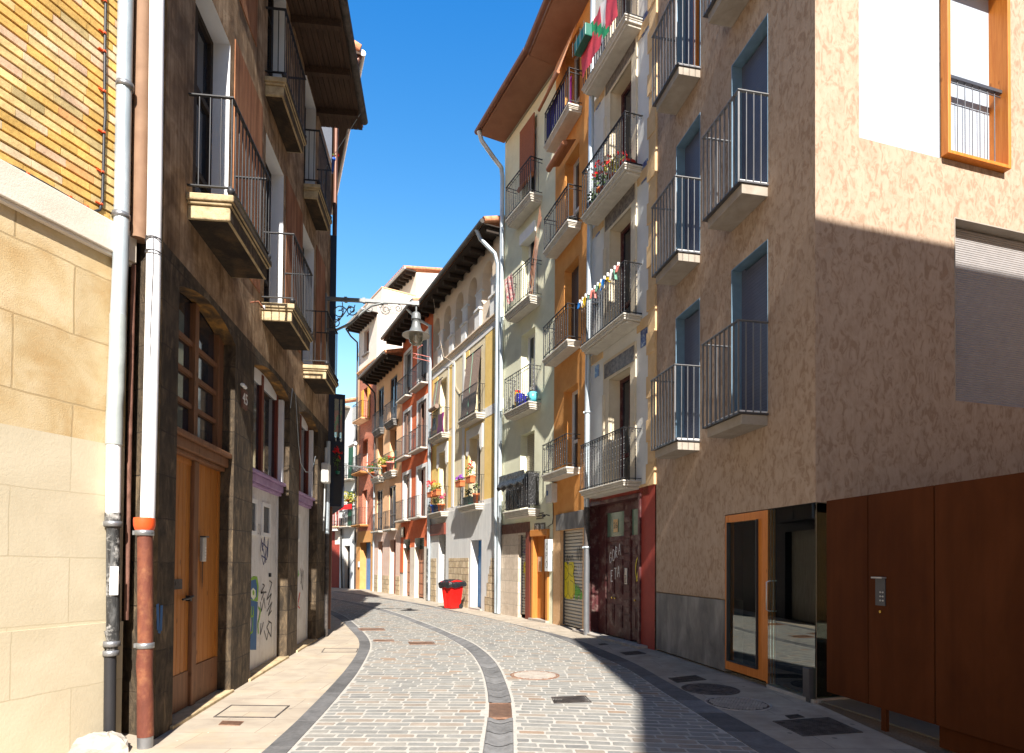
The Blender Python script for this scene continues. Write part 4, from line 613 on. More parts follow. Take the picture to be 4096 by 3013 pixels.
# doors 2 and 3: white planks under lilac cornices
for (a, b), oz, nm in ((A2, 1, 'a'), (A3, 0, 'b')):
    mb = MB(); mb.box(a, b - .02, yb - .08, yb + .02, 2.68, 2.73); mb.box(a, b - .02, yb - .11, yb + .02, 2.73, 2.84); mb.box(a, b - .02, yb - .15, yb + .02, 2.84, 2.89); mb.build('door_cornice', ['purple'], h, bevel=.012)
    f = MB(); m0 = (a + b) / 2; f.box(a, a + .06, yb - .03, yb + .05, 2.89, 4.40); f.box(m0 - .05, m0 + .05, yb - .03, yb + .05, 2.89, 4.40); f.box(b - .18, b - .1, yb - .03, yb + .05, 2.89, 4.40); f.box(a, b, yb - .03, yb + .05, 2.89, 2.95); o = f.build('window', ['dkred'], h); g = MB(); g.face([(a, yb + .01, 2.9), (b, yb + .01, 2.9), (b, yb + .01, 4.43), (a, yb + .01, 4.43)]); g.build('pane', ['glass'], o)
    mb = MB(); mb.box(b - .1, b - .002, yb - .10, yb + .02, 2.89, 4.27); mb.box(a + .02, b - .002, yb - .02, yb + .02, 4.24, 4.43); mb.build('white_window_surround', ['whitelime'], h)
    d = MB(); nn = 12
    for k in range(nn): x = a + (b - .06 - a) * k / nn; d.box(x + .0015, x + (b - .06 - a) / nn - .0015, yb - .018, yb + .03, .03, 2.68)
    d.box(b - .06, b, yb - .03, yb + .03, 0, 2.68); dd = d.build('door', ['wdoor'], h, bevel=.003)
    for x0 in ((a + .3, a + 1.02) if oz else (a + .35,)):
        f = MB(); w_ = .46; z0, z1 = 1.98, 2.50
        f.box(x0, x0 + .06, yb - .04, yb - .0, z0, z1); f.box(x0 + w_ - .06, x0 + w_, yb - .04, yb, z0, z1); f.box(x0 + .06, x0 + w_ - .06, yb - .04, yb, z0, z0 + .06); f.box(x0 + .06, x0 + w_ - .06, yb - .04, yb, z1 - .06, z1); o = f.build('hatch', ['white'], dd); g = MB(); g.face([(x0 + .05, yb - .021, z0 + .05), (x0 + w_ - .05, yb - .021, z0 + .05), (x0 + w_ - .05, yb - .021, z1 - .05), (x0 + .05, yb - .021, z1 - .05)]); g.build('pane', ['glass'], o); 
    y_ = yb - .022
    if oz:
        def D(x, yy): return FD.q('zW', x, yy, y_)
        mb = MB(); u, z = D(850, 555); cw = (D(965, 540)[0] - u) / 7; scrawl(mb, 'OSASUNA', u, z, cw, .16, .008, y_); mb.strip([D(925, 725), D(935, 600), D(945, 720), D(965, 575), D(975, 830), D(940, 640), D(990, 690), D(955, 850), D(935, 760), D(985, 800), D(1000, 600), D(995, 780)], .02, y_, 1)
        for pts in ([(945, 1030), (965, 1045), (930, 1110), (960, 1105), (935, 1180)], [(1010, 1000), (1035, 1020), (985, 1180), (1030, 1120), (1000, 1230)], [(925, 1200), (935, 1290), (960, 1160), (970, 1260)], [(985, 1290), (1035, 1200), (1000, 1330), (1030, 1280)], [(930, 1400), (925, 1510), (955, 1390)], [(1010, 1390), (985, 1440), (1025, 1530), (1030, 1400), (1000, 1380)], [(960, 1470), (985, 1560), (1000, 1480)]): mb.strip([D(*p) for p in pts], .022, y_, 0)
        mb.build('graffiti', [PAINT['black'], PAINT['navy']], dd)
        mb = MB()
        def blob(pts, m, dy): mb.face([(u, y_ - dy, z) for u, z in [D(*p) for p in pts]], m)
        blob([(828, 980), (860, 955), (895, 960), (907, 1050), (900, 1190), (860, 1210), (828, 1190)], 0, .0005); blob([(828, 1000), (880, 985), (893, 1060), (890, 1150), (860, 1180), (828, 1170)], 1, .001); blob([(835, 1090), (855, 1065), (878, 1090), (880, 1150), (858, 1182), (836, 1150)], 2, .0015); blob([(848, 1100), (860, 1085), (868, 1110), (862, 1140), (850, 1130)], 0, .002)
        blob([(828, 1180), (900, 1200), (890, 1400), (885, 1652), (822, 1652), (840, 1400)], 1, .0007); mb.strip([D(*p) for p in [(840, 1240), (835, 1340), (860, 1330), (855, 1240), (850, 1480), (825, 1500)]], .03, y_ - .002, 0); mb.strip([D(*p) for p in [(905, 1250), (925, 1280), (915, 1350), (900, 1400), (905, 1500)]], .04, y_ - .002, 0); mb.build('painted_figure', [PAINT['lime'], PAINT['blue'], PAINT['cream']], dd)
        u, z = D(925, 1110); mb = MB(); mb.tube([(u - .12, yb - .07, z), (u + .1, yb - .07, z)], .015, 6); mb.build('handle', ['black'], dd); u, z = D(1008, 945); mb = MB(); mb.box(u - .02, u + .02, yb - .05, yb, z - .03, z + .03); mb.build('lock', ['black'], dd)
    else:
        mb = MB()
        def D(x, yy): return FD.q('zW', x, yy, y_)
        mb.strip([D(1285, 900), D(1280, 960), D(1290, 930)], .03, y_, 0); mb.strip([D(1295, 1110), D(1280, 1200), D(1300, 1110), D(1278, 1240), D(1298, 1260)], .025, y_, 1); mb.strip([D(1300, 880), D(1310, 960), D(1318, 890), D(1305, 1030), D(1330, 900), D(1325, 1090), D(1310, 1000)], .018, y_, 2); mb.build('graffiti', [PAINT['green'], PAINT['red'], PAINT['black']], dd)
for a, b in (A1, A2, A3): MB().box(a - .05, b + .05, -.03, dr + .02, -.02, .035).build('door_step', ['balst'], h, bevel=.01)
mb = MB(); mb.strip([FD.q('p2', 712, 1185, -.004), FD.q('p2', 720, 1450, -.004), FD.q('p2', 745, 1460, -.004), FD.q('p2', 755, 1200, -.004)], .05, -.004); mb.build('paint_smear', [PAINT['blue']], h)
u, z = FD.q('zV', 765, 940); t = thing('house_number', 'small weathered number plate on the sooty pillar beside the white door', 'number sign', at(FD, u, 0, z), FD.ang); MB().box(-.1, .1, -.02, 0, -.12, .12).build('plate', ['sign'], t); textmesh('45', .2, 'digits', 'signwh', t, (0, -.022, 0)); u, z = FD.q('zV', 735, 812)
t = thing('insulator', 'small white ceramic insulator above the number plate', 'insulator', at(FD, u, -.04, z), FD.ang); MB().tube([(-.07, 0, 0), (-.02, 0, 0.005), (.0, 0, 0), (.05, 0, .0), (.08, 0, 0)], [.02, .026, .018, .026, .02], 8).build('body', ['white'], t)
u, z = FD.q('zV', 830, 25); t = thing('cable_bracket', 'rusty iron cable bracket with white insulators on the stained wall', 'bracket', at(FD, u, 0, z), FD.ang); MB().tube([(0, 0, 0), (0, -.1, .02), (.12, -.14, -.03)], .012, 6).build('arm', ['rust'], t); MB().lathe([(.001, 0), (.02, .01), (.02, .05), (.001, .06)], (.12, -.14, -.04), 8).build('insulator', ['white'], t)
u, z = FD.q('zV', 1210, 845); t = thing('loose_wire', 'thin pale wire hanging from the arch along the pillar', 'wire', at(FD, 4.63, -.02, 4.2), FD.ang); MB().tube([(0, 0, -.05), (.08, -.01, .3), (.3, -.01, .25), (.55, -.01, -.5), (.75, -.01, -.85), (1.1, -.02, -.95), (1.5, -.05, -.9), (1.75, -.06, -.55)], .006, 5).build('wire', ['zinc'], t)
a = gP('zC', 1905, 978); drain('drainpipe', 'thin dark and pale drainpipe at the far end of the sooty house', [([(*at(FD, n - .42, -.08, 4.2),), at(FD, n - .42, -.08, 2.2)], .045, 'zinc', 'upper_pipe', None), ([at(FD, n - .42, -.08, 2.2), at(FD, n - .42, -.08, 0)], .045, 'castiron', 'lower_pipe', None)])
u, z = FD.q('zB', 1935, 1500); t = thing('junction_box', 'white junction box with conduit at the far corner of the sooty house', 'box', at(FD, 7.35, -.02, z - .2), FD.ang); MB().box(-.13, .13, -.16, 0, 0, .42).build('casing', ['greybox'], t, bevel=.03); MB().tube([(0, -.08, .4), (0, -.08, .75)], .03, 8).build('conduit', ['grey'], t); MB().tube([(0.02, -.06, .02), (.05, -.05, -.5), (.02, -.04, -1)], .015, 6).build('cable', ['grey'], t)
# ------------------------------------------------------------------ dark metal clad house beyond with oriel bay
L = FD.w(n, 0, 0)[:2]; FE = Fac(L, hdg(L, -22, 7)); h = house('metal_clad_house', 'navy metal clad house with glazed oriel bay beyond the sooty house', FE)
mb = MB(); wall(mb, 0, FE.n, -.05, 13.2, [(.4, 2.4, 0, 2.6, .2)], -.0); body(mb, 0, FE.n, 13.2, 6); mb.build('wall', ['navy'], h); mb = MB(); mb.box(.4, 2.4, .2, .22, 0, 2.6); mb.build('door', ['greydoor'], h)
mb = MB(); wd, x0, x1 = .36, .0, 2.3
for z0, z1 in ((2.84, 2.9), (4.22, 4.30), (5.25, 5.36)): mb.box(x0, x1, -wd, 0, z0, z1)
for x in (x0, 1.1, x1 - .06): mb.box(x, x + .06, -wd, -wd + .06, 2.9, 5.25)
mb.box(x0, x0 + .06, -.13, 0, 2.9, 5.25); mb.box(x0, x0 + .03, -.25, -.22, 4.3, 5.25); o = mb.build('oriel_bay', ['navy'], h); mb = MB(); mb.box(x0 + .01, x0 + .03, -wd + .06, -.13, 2.9, 4.22); mb.box(x0 + .06, x1 - .06, -wd + .01, -wd + .03, 2.9, 4.22); mb.build('lower_panel', ['navyp'], o)
g = MB(); g.face([(x0 + .012, -wd + .06, 4.40), (x0 + .012, -.13, 4.40), (x0 + .012, -.13, 5.25), (x0 + .012, -wd + .06, 5.25)]); g.face([(x0, -wd + .02, 4.40), (x1, -wd + .02, 4.40), (x1, -wd + .02, 5.25), (x0, -wd + .02, 5.25)]); g.build('pane', ['clear'], o)
mb = MB(); mb.box(-.02, 2.2, -.13, 0, 5.9, 8.9); mb.build('upper_bay', ['navy'], h)
mb = MB(); mb.box(.0, FE.n, -.62, .0, 13.2, 13.26); mb.build('eave', ['soffit'], h); MB().tube([(.05, -.66, 13.3), (FE.n, -.66, 13.28)], .07, 10).build('gutter', ['alu'], h)
mb = MB()
for k in range(22): x = .05 + k * .24; mb.tube([(x, -.6, 13.34), (x, 3, 14.6)], .11, 8)
mb.build('roof', ['terra'], h); MB().tube([(.1, -.62, 13.25), (.12, -.3, 12.6), (.15, -.1, 12.2), (.15, -.1, 9.5), (.15, -.07, 0.1)], .05, 8).build('drainpipe', ['copper'], h)
pl = pp(1331, 690, 13.75); t = plant('flower_pot', 'blue pot of red flowers high on the wall beyond the sooty house', 'flower pot', pl, .085, .3, 'potblue', (.1, .1, .08), 'fred', 30, 12, .03, seed=31); MB().tube([(-.2, 0, .22), (.0, 0, .22)], .012, 5).build('bracket', ['black'], t)
plant('hanging_geranium', 'bright red geranium hanging by the dark oriel panel', 'plant', at(FE, -.12, -.2, 3.55), .05, .06, 'potgreen', (.1, .12, .3), 'fred', 30, 60, .03, seed=32)
# ------------------------------------------------------------------ modern corner block, right
n = FM.n; h = house('modern_block', 'modern plastered corner block with steel balconies and glass entrance', FM); Z1 = 15.5
C1, C2 = (.79, 1.65), (2.59, 3.48); heads = [(3.63, 5.92), (6.68, 8.96), (9.72, 12.0), (12.76, 15.0)]; ue = FM.q('m6', 890, 237)[0]
ops = [(a, b, c, d, .2) for a, b in (C1, C2) for c, d in heads]
mb = MB(); wall(mb, 0, n, 1.10, Z1, ops + [(ue, n + .01, 0, 2.34, .004)]); mb.box(-.0, ue, .03, .05, 1.08, 1.11); mb.face([(0, 0, Z1), (n, 0, Z1), (n, 8, Z1), (0, 8, Z1)]); mb.face([(0, 0, -.1), (0, 8, -.1), (0, 8, Z1), (0, 0, Z1)])
mb.build('street_wall', ['mplast'], h)
mb = MB(); mb.box(0, ue, -.0, .3, .03, 1.075); mb.build('concrete_base', ['conc'], h)
for a, b in (C1, C2):
    for c, d in heads:
        mb = MB(); e = .012; mb.box(a, a + e, -.004, .2, c, d); mb.box(a + e, b - e, -.004, .2, d - e, d); mb.box(b - e, b, -.004, .2, c, d); o = mb.build('window', ['blue'], h)
        mb = MB(); mb.box(a + .1, b - .02, .155, .17, c, d - .05); mb.box(a + e, a + .1, .16, .175, c, d); mb.build('blind', ['blind'], o)
        if a == C1[0] and c > 9 and c < 10: MB().box(a + .42, a + .52, .10, .16, c, d - .02).build('larch_post', ['larch'], o)
        x0, x1 = (a - .06, b + .02); mb = MB(); mb.box(x0 + .06, x1 - .02, -.38, 0, c - .19, c - .055); o = mb.build('balcony', ['slab'], h, bevel=.006); mb = MB(); mb.box(x0, x1, -.43, 0, c - .053, c - .03); mb.build('floor_plate', ['dsteel'], o); mb = MB(); mb.box(x0 + .04, x1 - .03, -.40, -.0, c - .03, c + .0); mb.build('threshold', ['white'], o)
        mb = MB(); T = c + 1.18
        mb.box(x0, x1, -.45, -.405, T - .012, T); mb.box(x0, x0 + .045, -.405, 0, T - .012, T); mb.box(x1 - .045, x1, -.405, 0, T - .012, T)
        for k in range(9): x = x0 + .02 + (x1 - x0 - .04) * k / 8; mb.box(x - .005, x + .005, -.44, -.415, c - .05, T - .012)
        for k in range(1, 4):
            for x in (x0 + .02, x1 - .02): y = -.425 + .425 * k / 4; mb.box(x - .011, x + .011, y - .004, y + .004, c - .05, T - .012)
        mb.build('railing', ['mrail'], o)
# entrance: larch framed door, big pane, corner pane
a = ue; b = FM.q('m6', 1140, 1230)[0]; mb = MB(); mb.box(a, a + .09, .003, .1, .07, 2.33); mb.box(b - .2, b - .02, .0, .1, .07, 2.33); mb.box(a + .09, b - .2, .005, .1, 2.22, 2.33); mb.box(a + .09, b - .2, .005, .1, .07, .2); mb.box(b - .02, b + .03, -.005, .1, .05, 2.33)
d = mb.build('door', ['larch'], h, bevel=.006); g = MB(); g.face([(a + .08, .02, .19), (b - .19, .02, .19), (b - .19, .02, 2.23), (a + .08, .02, 2.23)]); g.build('pane', ['clear'], d); mb = MB(); mb.box(a + .09, a + .105, -.03, .03, .2, 2.22); mb.box(b - .215, b - .2, -.03, .03, .2, 2.22); mb.box(a + .1, b - .21, -.03, .03, .2, .215); mb.build('gasket', ['black'], d)
mb = MB(); mb.tube([(b + .07, -.0, 1.0), (b + .07, -.055, 1.02), (b + .07, -.055, 1.38), (b + .07, 0, 1.4)], .009, 8); mb.build('pull_handle', ['alu'], h)
mb = MB(); mb.box(b + .03, n + .0, -.01, .012, .04, 2.335); o = mb.build('glass_wall', ['clear'], h); MB().box(b + .03, n, -.03, .04, .0, .045).build('bottom_rail', ['alu'], o); MB().box(n - .14, n - .03, -.07, .03, .06, .40).box(n - .12, n - .05, -.045, .02, .0, .06).build('corner_closer', ['dsteel'], o, bevel=.006)
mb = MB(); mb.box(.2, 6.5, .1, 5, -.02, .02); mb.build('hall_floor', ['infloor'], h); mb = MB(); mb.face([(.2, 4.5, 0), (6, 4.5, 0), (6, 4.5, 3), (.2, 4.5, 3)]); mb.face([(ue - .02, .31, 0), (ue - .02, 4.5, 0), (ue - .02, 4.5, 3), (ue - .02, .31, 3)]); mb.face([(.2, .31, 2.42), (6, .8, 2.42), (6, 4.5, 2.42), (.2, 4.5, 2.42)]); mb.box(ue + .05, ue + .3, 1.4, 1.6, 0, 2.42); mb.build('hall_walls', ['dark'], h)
# lane side (sunlit)
ang = FR.ang; sd = thing('lane_side', '', ''); del sd['label']; del sd['category']; sd.parent = h; v = Vector((Mc[0] - Ml[0], Mc[1] - Ml[1], 0)); v.rotate(Matrix.Rotation(-FM.ang, 3, 'Z')); sd.location = v; sd.rotation_euler.z = FR.ang - FM.ang
BP = (.65, 1.95, 6.78, 9.3); WW = (1.95, 3.05, 6.79, 9.32); SW = (2.17, 5.4, 3.71, 6.06)
mb = MB(); wall(mb, 0, 7, 2.34, Z1, [(*BP, .02), (*WW, .25), (*SW, .22)]); mb.face([(0, 0, 2.34), (7, 0, 2.34), (7, 3, 2.34), (.34, 3, 2.34)]); mb.face([(7, 0, 0), (7, 8, 0), (7, 8, Z1), (7, 0, Z1)]); mb.face([(.9, 8, Z1 - .01), (7, 8, Z1 - .01), (7, 0, Z1 - .01), (0, 0, Z1 - .01)]); mb.build('lane_wall', ['mplast'], sd)
mb = MB(); mb.face([(BP[0], .018, BP[2]), (BP[1], .018, BP[2]), (BP[1], .018, BP[3]), (BP[0], .018, BP[3])]); mb.build('blind_panel', ['wblind'], sd)
f = MB(); a, b, c, d = WW; f.box(a + .005, a + .055, -.095, .24, c + .005, d); f.box(b - .055, b - .005, -.095, .24, c + .005, d); f.box(a + .055, b - .055, -.095, .24, c + .005, c + .05); f.box(a + .055, b - .055, -.095, .24, d - .05, d); o = f.build('window', ['larch'], sd, bevel=.006); mb = MB(); mb.face([(a + .1, .15, c), (b - .05, .15, c), (b - .05, .15, d), (a + .1, .15, d)]); mb.build('blind', ['wblind'], o)
mb = MB(); T = c + 1.09; mb.box(a + .055, b - .055, -.02, .03, T - .04, T); mb.box(a + .055, b - .055, .0, .01, T - .085, T - .075)
for k in range(7): x = a + .16 + (b - a - .32) * k / 6; mb.tube([(x, .005, c + .05), (x, .005, T - .04)], .006, 6)
mb.build('railing', ['dsteel'], o)
a, b, c, d = SW; mb = MB(); k = 0; z = d - .02
while z > c + .01: mb.face([(a, .155, z), (b, .155, z), (b, .148, z - .02), (a, .148, z - .02)]) or mb.face([(a, .148, z - .02), (b, .148, z - .02), (b, .155, z - .03), (a, .155, z - .03)]); z -= .03
o = mb.build('window', ['shut'], sd); mb = MB(); mb.box(a - .004, a + .012, -.004, .2, c, d); mb.box(a + .012, b, -.004, .2, d - .012, d + .004); mb.build('zinc_trim', ['slab'], o)
g = MB(); g.box(.012, 1.25, .05, .062, .04, 2.335); o = g.build('corner_pane', ['clear2'], sd); MB().box(0, 1.25, .03, .08, 0, .045).build('bottom_rail', ['alu'], o)
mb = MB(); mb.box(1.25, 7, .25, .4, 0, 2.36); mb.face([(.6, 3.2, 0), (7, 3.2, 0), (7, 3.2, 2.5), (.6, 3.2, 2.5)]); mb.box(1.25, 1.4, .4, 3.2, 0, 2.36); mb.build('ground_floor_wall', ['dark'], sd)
for c in list(sd.children): c.parent = h; c.location = sd.location; c.rotation_euler.z = sd.rotation_euler.z
bpy.data.objects.remove(sd)
# weathering steel gate
G0 = (3.462, 6.75); G1 = hdg(G0, 170, 6.3); FC = Fac(G0, G1); t = thing('steel_gate', 'rust brown weathering steel gate beside the glass corner', 'gate', (G0[0], G0[1], 0), FC.ang); zt = FC.q('m8', 565, 276)[1]; zb = FC.q('m8', 548, 1315)[1]
us = [0, FC.q('m8', 778, 700)[0], FC.q('m8', 1140, 700)[0], 3.1, 6.3]
for k, (a, b) in enumerate(zip(us[:-1], us[1:])): MB().box(a + .006, b - .006, 0, .05, zb if k < 3 else .02, zt).build('panel', ['corten'], t, bevel=.004)
MB().box(us[2] - .01, 6.3, .055, .1, .02, zb + .05).build('dark_plinth', ['corten'], t); MB().box(0, 6.3, .052, .09, zt - .1, zt - .03).build('back_rail', ['corten'], t)
u = FC.q('r3', 2090, 1040)[0]; MB().box(u - .03, u + .03, .01, .045, 0, zb).build('foot_post', ['corten'], t)
u, z = FC.q('m8', 850, 700); z0 = FC.q('m8', 850, 848)[1]; t = thing('intercom', 'steel intercom panel with hood set in the rusty gate', 'intercom', at(FC, u, -.002, z0), FC.ang); H_ = z - z0; mb = MB(); mb.box(-.062, .062, -.008, .012, 0, H_); mb.build('panel', ['dsteel'], t); MB().box(-.07, .07, -.05, .0, H_, H_ + .014).build('hood', ['alu'], t); mb = MB()
for i in range(3):
    for k in range(2): mb.tube([(.005 + k * .032, -.008, .05 + i * .04), (.005 + k * .032, -.015, .05 + i * .04)], .009, 10)
mb.build('buttons', ['alu'], t); MB().tube([(0, -.0, -.06), (0, -.012, -.06)], .014, 10).build('key_lock', ['brass'], t)
# ------------------------------------------------------------------ cream house no. 26
n = FWt.n; h = house('cream_tiled_house', 'cream and white house with tile plaques and scrolled balconies', FWt); Z1 = 17.2; WB = (1.08, 2.03); WZ = [(3.24, 5.62), (6.50, 8.9), (9.46, 11.96), (12.42, 15.0)]
ops = [(WB[0], WB[1], c, d, .33) for c, d in WZ]; mb = MB(); wall(mb, .0, 2.98, 3.10, Z1, ops, 0, 0, 1); body(mb, 0, n, Z1, 7); mb.build('wall', ['wwhite', 'wcream'], h)
for c, d in WZ:                                                # window surround, trim bands
    mb = MB(); mb.box(WB[0] - .27, WB[0], -.025, .02, c, d + .45); mb.box(WB[1], WB[1] + .22, -.025, .02, c, d + .45); mb.box(WB[0], WB[1], -.025, .02, d, d + .45)
    for s in (WB[0] - .27, WB[1] + .14): mb.box(s, s + .09, -.05, -.02, c + 1.2, c + 2.1)
    mb.build('window_surround', ['wcream'], h, bevel=.006); mb = MB(); mb.box(WB[0] - .2, WB[1] + .16, -.034, -.02, d + .06, d + .38); mb.build('tile_band', ['tileg'], h)
    window(h, WB[0], WB[1], c, d, .28, 'maroon', .07, 2, (c + .7,)); MB().box(.0, .76, -.02, .01, c - .3, c - .08).build('string_course', ['wyel'], h, bevel=.005); MB().box(2.28, 2.76, -.02, .01, c - .3, c - .08).build('string_course', ['wyel'], h, bevel=.005)
    for x in (.36, 2.42):
        s = .24 if x > 1 else .2; zc = c + 2.62; t = MB(); t.box(x, x + s, -.012, .004, zc, zc + s * 1.6 if x > 1 else zc + s * 1.3); t.build('tile_plaque', ['tile'], h)
mb = MB(); mb.box(2.74, n - .002, -.035, .02, 3.1, Z1); mb.box(.0, .3, -.03, .02, 3.4, Z1) if 0 else None
z = 3.1
while z < Z1 - .5: mb.box(2.70, n - .004, -.05, -.03, z, z + .42); z += .84
mb.build('corner_quoins', ['wyel'], h, bevel=.008)
LW = [(.035, 0), (.03, .02), (.05, .035), (.05, .075)]
for c, d in WZ: balcony(h, .42, 2.48, .42, c, LW, 1.03, 'scroll', 'mouldw', 'black', .12)
ops = [(.24, 2.42, -.02, 2.92, .28)]; mb = MB(); wall(mb, .0, n, -.05, 3.1, ops, -.02, 0, 1); mb.face([(0, -.02, 3.1), (n, -.02, 3.1), (n, 0, 3.1), (0, 0, 3.1)]); mb.build('ground_floor_wall', ['wred', 'maroon'], h)
mb = MB(); y = .2; mb.box(.24, .62, y - .04, y + .05, 0, 2.92); mb.box(1.44, 1.74, y - .03, y + .05, 0, 2.92); mb.box(2.34, 2.42, y - .03, y + .05, 0, 2.92); mb.box(.62, 1.44, y - .04, y + .05, 2.74, 2.92); mb.box(1.74, 2.34, y - .03, y + .05, 2.74, 2.92); mb.box(.62, 1.44, y - .03, y + .05, 2.1, 2.2); mb.box(1.74, 2.34, y - .03, y + .05, 2.1, 2.2)
mb.box(.14, .24, -.06, .0, .0, 3.0); mb.box(2.42, 2.5, -.06, 0, .0, 3.0); mb.box(.24, 2.42, -.06, 0, 2.92, 3.0)
for k in range(14): mb.box(1.46, 1.72, y - .045, y - .03, .4 + k * .16, .4 + k * .16 + .135)
mb.build('door_frame', ['maroon'], h, bevel=.006)
for a, b in ((.62, 1.44), (1.74, 2.34)):
    mb = MB(); mb.box(a, b, y - .01, y + .04, .03, 2.1); m0 = (a + b) / 2
    for z0, z1 in ((.25, .72), (.95, 1.7), (1.78, 2.0)):
        for x0, x1 in ((a + .07, m0 - .04), (m0 + .04, b - .07)): mb.prism([(x0, z0), (x1, z0), (x1, z1), (x0, z1)], y - .03, y - .01); mb.box(x0 + .04, x1 - .04, y - .04, y - .03, z0 + .04, z1 - .04)
    d = mb.build('door', ['maroon'], h, bevel=.006); g = MB(); g.face([(a, y, 2.2), (b, y, 2.2), (b, y, 2.74), (a, y, 2.74)]); g.build('transom_pane', ['frost'], h)
    for x in (m0 - .07, m0 + .07): MB().lathe([(.001, -.02), (.02, -.015), (.028, 0), (.02, .02), (.001, .03)], (x, y - .055, .86), 10).build('knob', ['brass'], d)
    mb = MB()
    if a < 1: scrawl(mb, 'GORA', a + .18, 1.62, .14, .24, .018, y - .042, 0, .06); scrawl(mb, 'ETA', a + .26, 1.22, .15, .24, .018, y - .042, 0, .05); mb.build('graffiti', [PAINT['white']], d)
    else:
        cx, cz = m0 + .12, 1.5; mb.strip([(cx + .2 * math.cos(k * .42), cz + .3 * math.sin(k * .42)) for k in range(16)], .025, y - .042); scrawl(mb, 'A', cx - .16, cz - .25, .4, .5, .025, y - .043); mb.build('graffiti', [PAINT['yellow']], d)
t = thing('house_number', 'golden 26 on the frosted pane over the maroon door', 'number sign', at(FWt, 1.03, y - .01, 2.44), FWt.ang); MB().box(-.1, .1, -.003, .0, -.14, .14).build('plate', ['wyel'], t); textmesh('26', .19, 'digits', 'signblack', t, (0, -.006, 0))
t = thing('intercom', 'slim metal intercom between the two maroon door leaves', 'intercom', at(FWt, 1.59, y - .046, 1.18), FWt.ang); MB().box(-.05, .05, -.02, 0, 0, .34).build('box', ['alu'], t, bevel=.005); mb = MB()
for k in range(6): mb.box(-.025, .025, -.026, -.02, .03 + k * .028, .046 + k * .028)
mb.build('buttons', ['signblack'], t); MB().box(-.3 + 0, 2.75, -.25, .02, -.02, .05).build('door_step', ['cement'], h, bevel=.01)
mb = MB(); mb.face([(-.02, -.5, Z1), (n + .02, -.5, Z1), (n + .02, 4, Z1 + 1.5), (-.02, 4, Z1 + 1.5)]); mb.build('roof', ['terra'], h)
# ------------------------------------------------------------------ orange house
n = FO.n; h = house('orange_house', 'narrow orange house with twisted iron balconies and roller shutter', FO); Z1 = 15.07; WB = (.66, 1.56); WZ = [(3.93, 6.03), (7.0, 9.17), (9.9, 12.0), (12.75, 14.8)]
mb = MB(); wall(mb, .0, n, 2.88, Z1, [(WB[0], WB[1], c, d, .32) for c, d in WZ], -.0, 0); body(mb, 0, n, Z1, 7); mb.build('wall', ['oora'], h)
for k, (c, d) in enumerate(WZ):
    window(h, WB[0], WB[1], c, d, .27, 'white' if k != 1 else 'dsteel', .07, 2, (c + .8,))
    if k == 1: MB().face([(WB[0], .22, c), (WB[1], .22, c), (WB[1], .22, d), (WB[0], .22, d)]) ; mb = MB(); mb.box(WB[0] + .02, WB[1] - .02, .2, .22, c + .02, d - .02); mb.build('roller_blind', [slatmat('dark_grey_roller_blind', (.10, .09, .09), (.03, .03, .03), .045)], h)
    balcony(h, .06, 1.74, .38, c, [(.05, 0), (.03, .02), (.03, .035), (.05, .05)], .88 if k else .8, 'twist', 'mouldw', 'black', .14)
SH = (.48, 1.88, .0, 2.45); mb = MB(); wall(mb, 0, n, -.05, 2.88, [(SH[0], SH[1], -.02, 2.46, .16)], -.0); mb.build('ground_floor_wall', ['oora2'], h); mb = MB(); mb.box(.3, n - .12, -.05, 0, 2.46, 2.88); mb.build('shutter_lintel', ['conc'], h, bevel=.01)
def shutter(par, a, b, z0, z1, y):
    mb = MB(); z = z0 + .06
    while z < z1: mb.face([(a, y, z), (b, y, z), (b, y - .016, z + .028), (a, y - .016, z + .028)]); mb.face([(a, y - .016, z + .028), (b, y - .016, z + .028), (b, y - .016, z + .055), (a, y - .016, z + .055)]); mb.face([(a, y - .016, z + .055), (b, y - .016, z + .055), (b, y, z + .085), (a, y, z + .085)]); z += .085
    mb.box(a, b, y - .02, y + .01, z0, z0 + .06); o = mb.build('roller_shutter', ['gshut'], par); mb = MB(); mb.box(a - .0, a + .04, y - .05, y, z0, z1); mb.box(b - .04, b, y - .05, y, z0, z1); mb.build('guide_rails', ['dsteel'], o); return o
s_ = shutter(h, SH[0], SH[1], .03, 2.46, .14); yg = .118
def D(x, yy): return FO.q('g4', x, yy, yg)
def ribbon(par, parts, mats): 
    mb = MB()
    for pts, wd, m in parts: mb.strip([D(*p) for p in pts], wd, yg - .002 - m * .0006, m)
    return mb.build('graffiti', mats, par)
def fill(mb, pts, dy, m=0): mb.face([(u, yg - dy, z) for u, z in [D(*p) for p in pts]], m)
mb = MB(); fill(mb, [(1135, 1190), (1165, 1155), (1210, 1150), (1225, 1200), (1250, 1150), (1300, 1150), (1312, 1220), (1300, 1300), (1315, 1400), (1320, 1560), (1290, 1640), (1220, 1640), (1165, 1600), (1150, 1500), (1160, 1400), (1135, 1330)], .001); mb.build('graffiti', [PAINT['yellow']], s_)
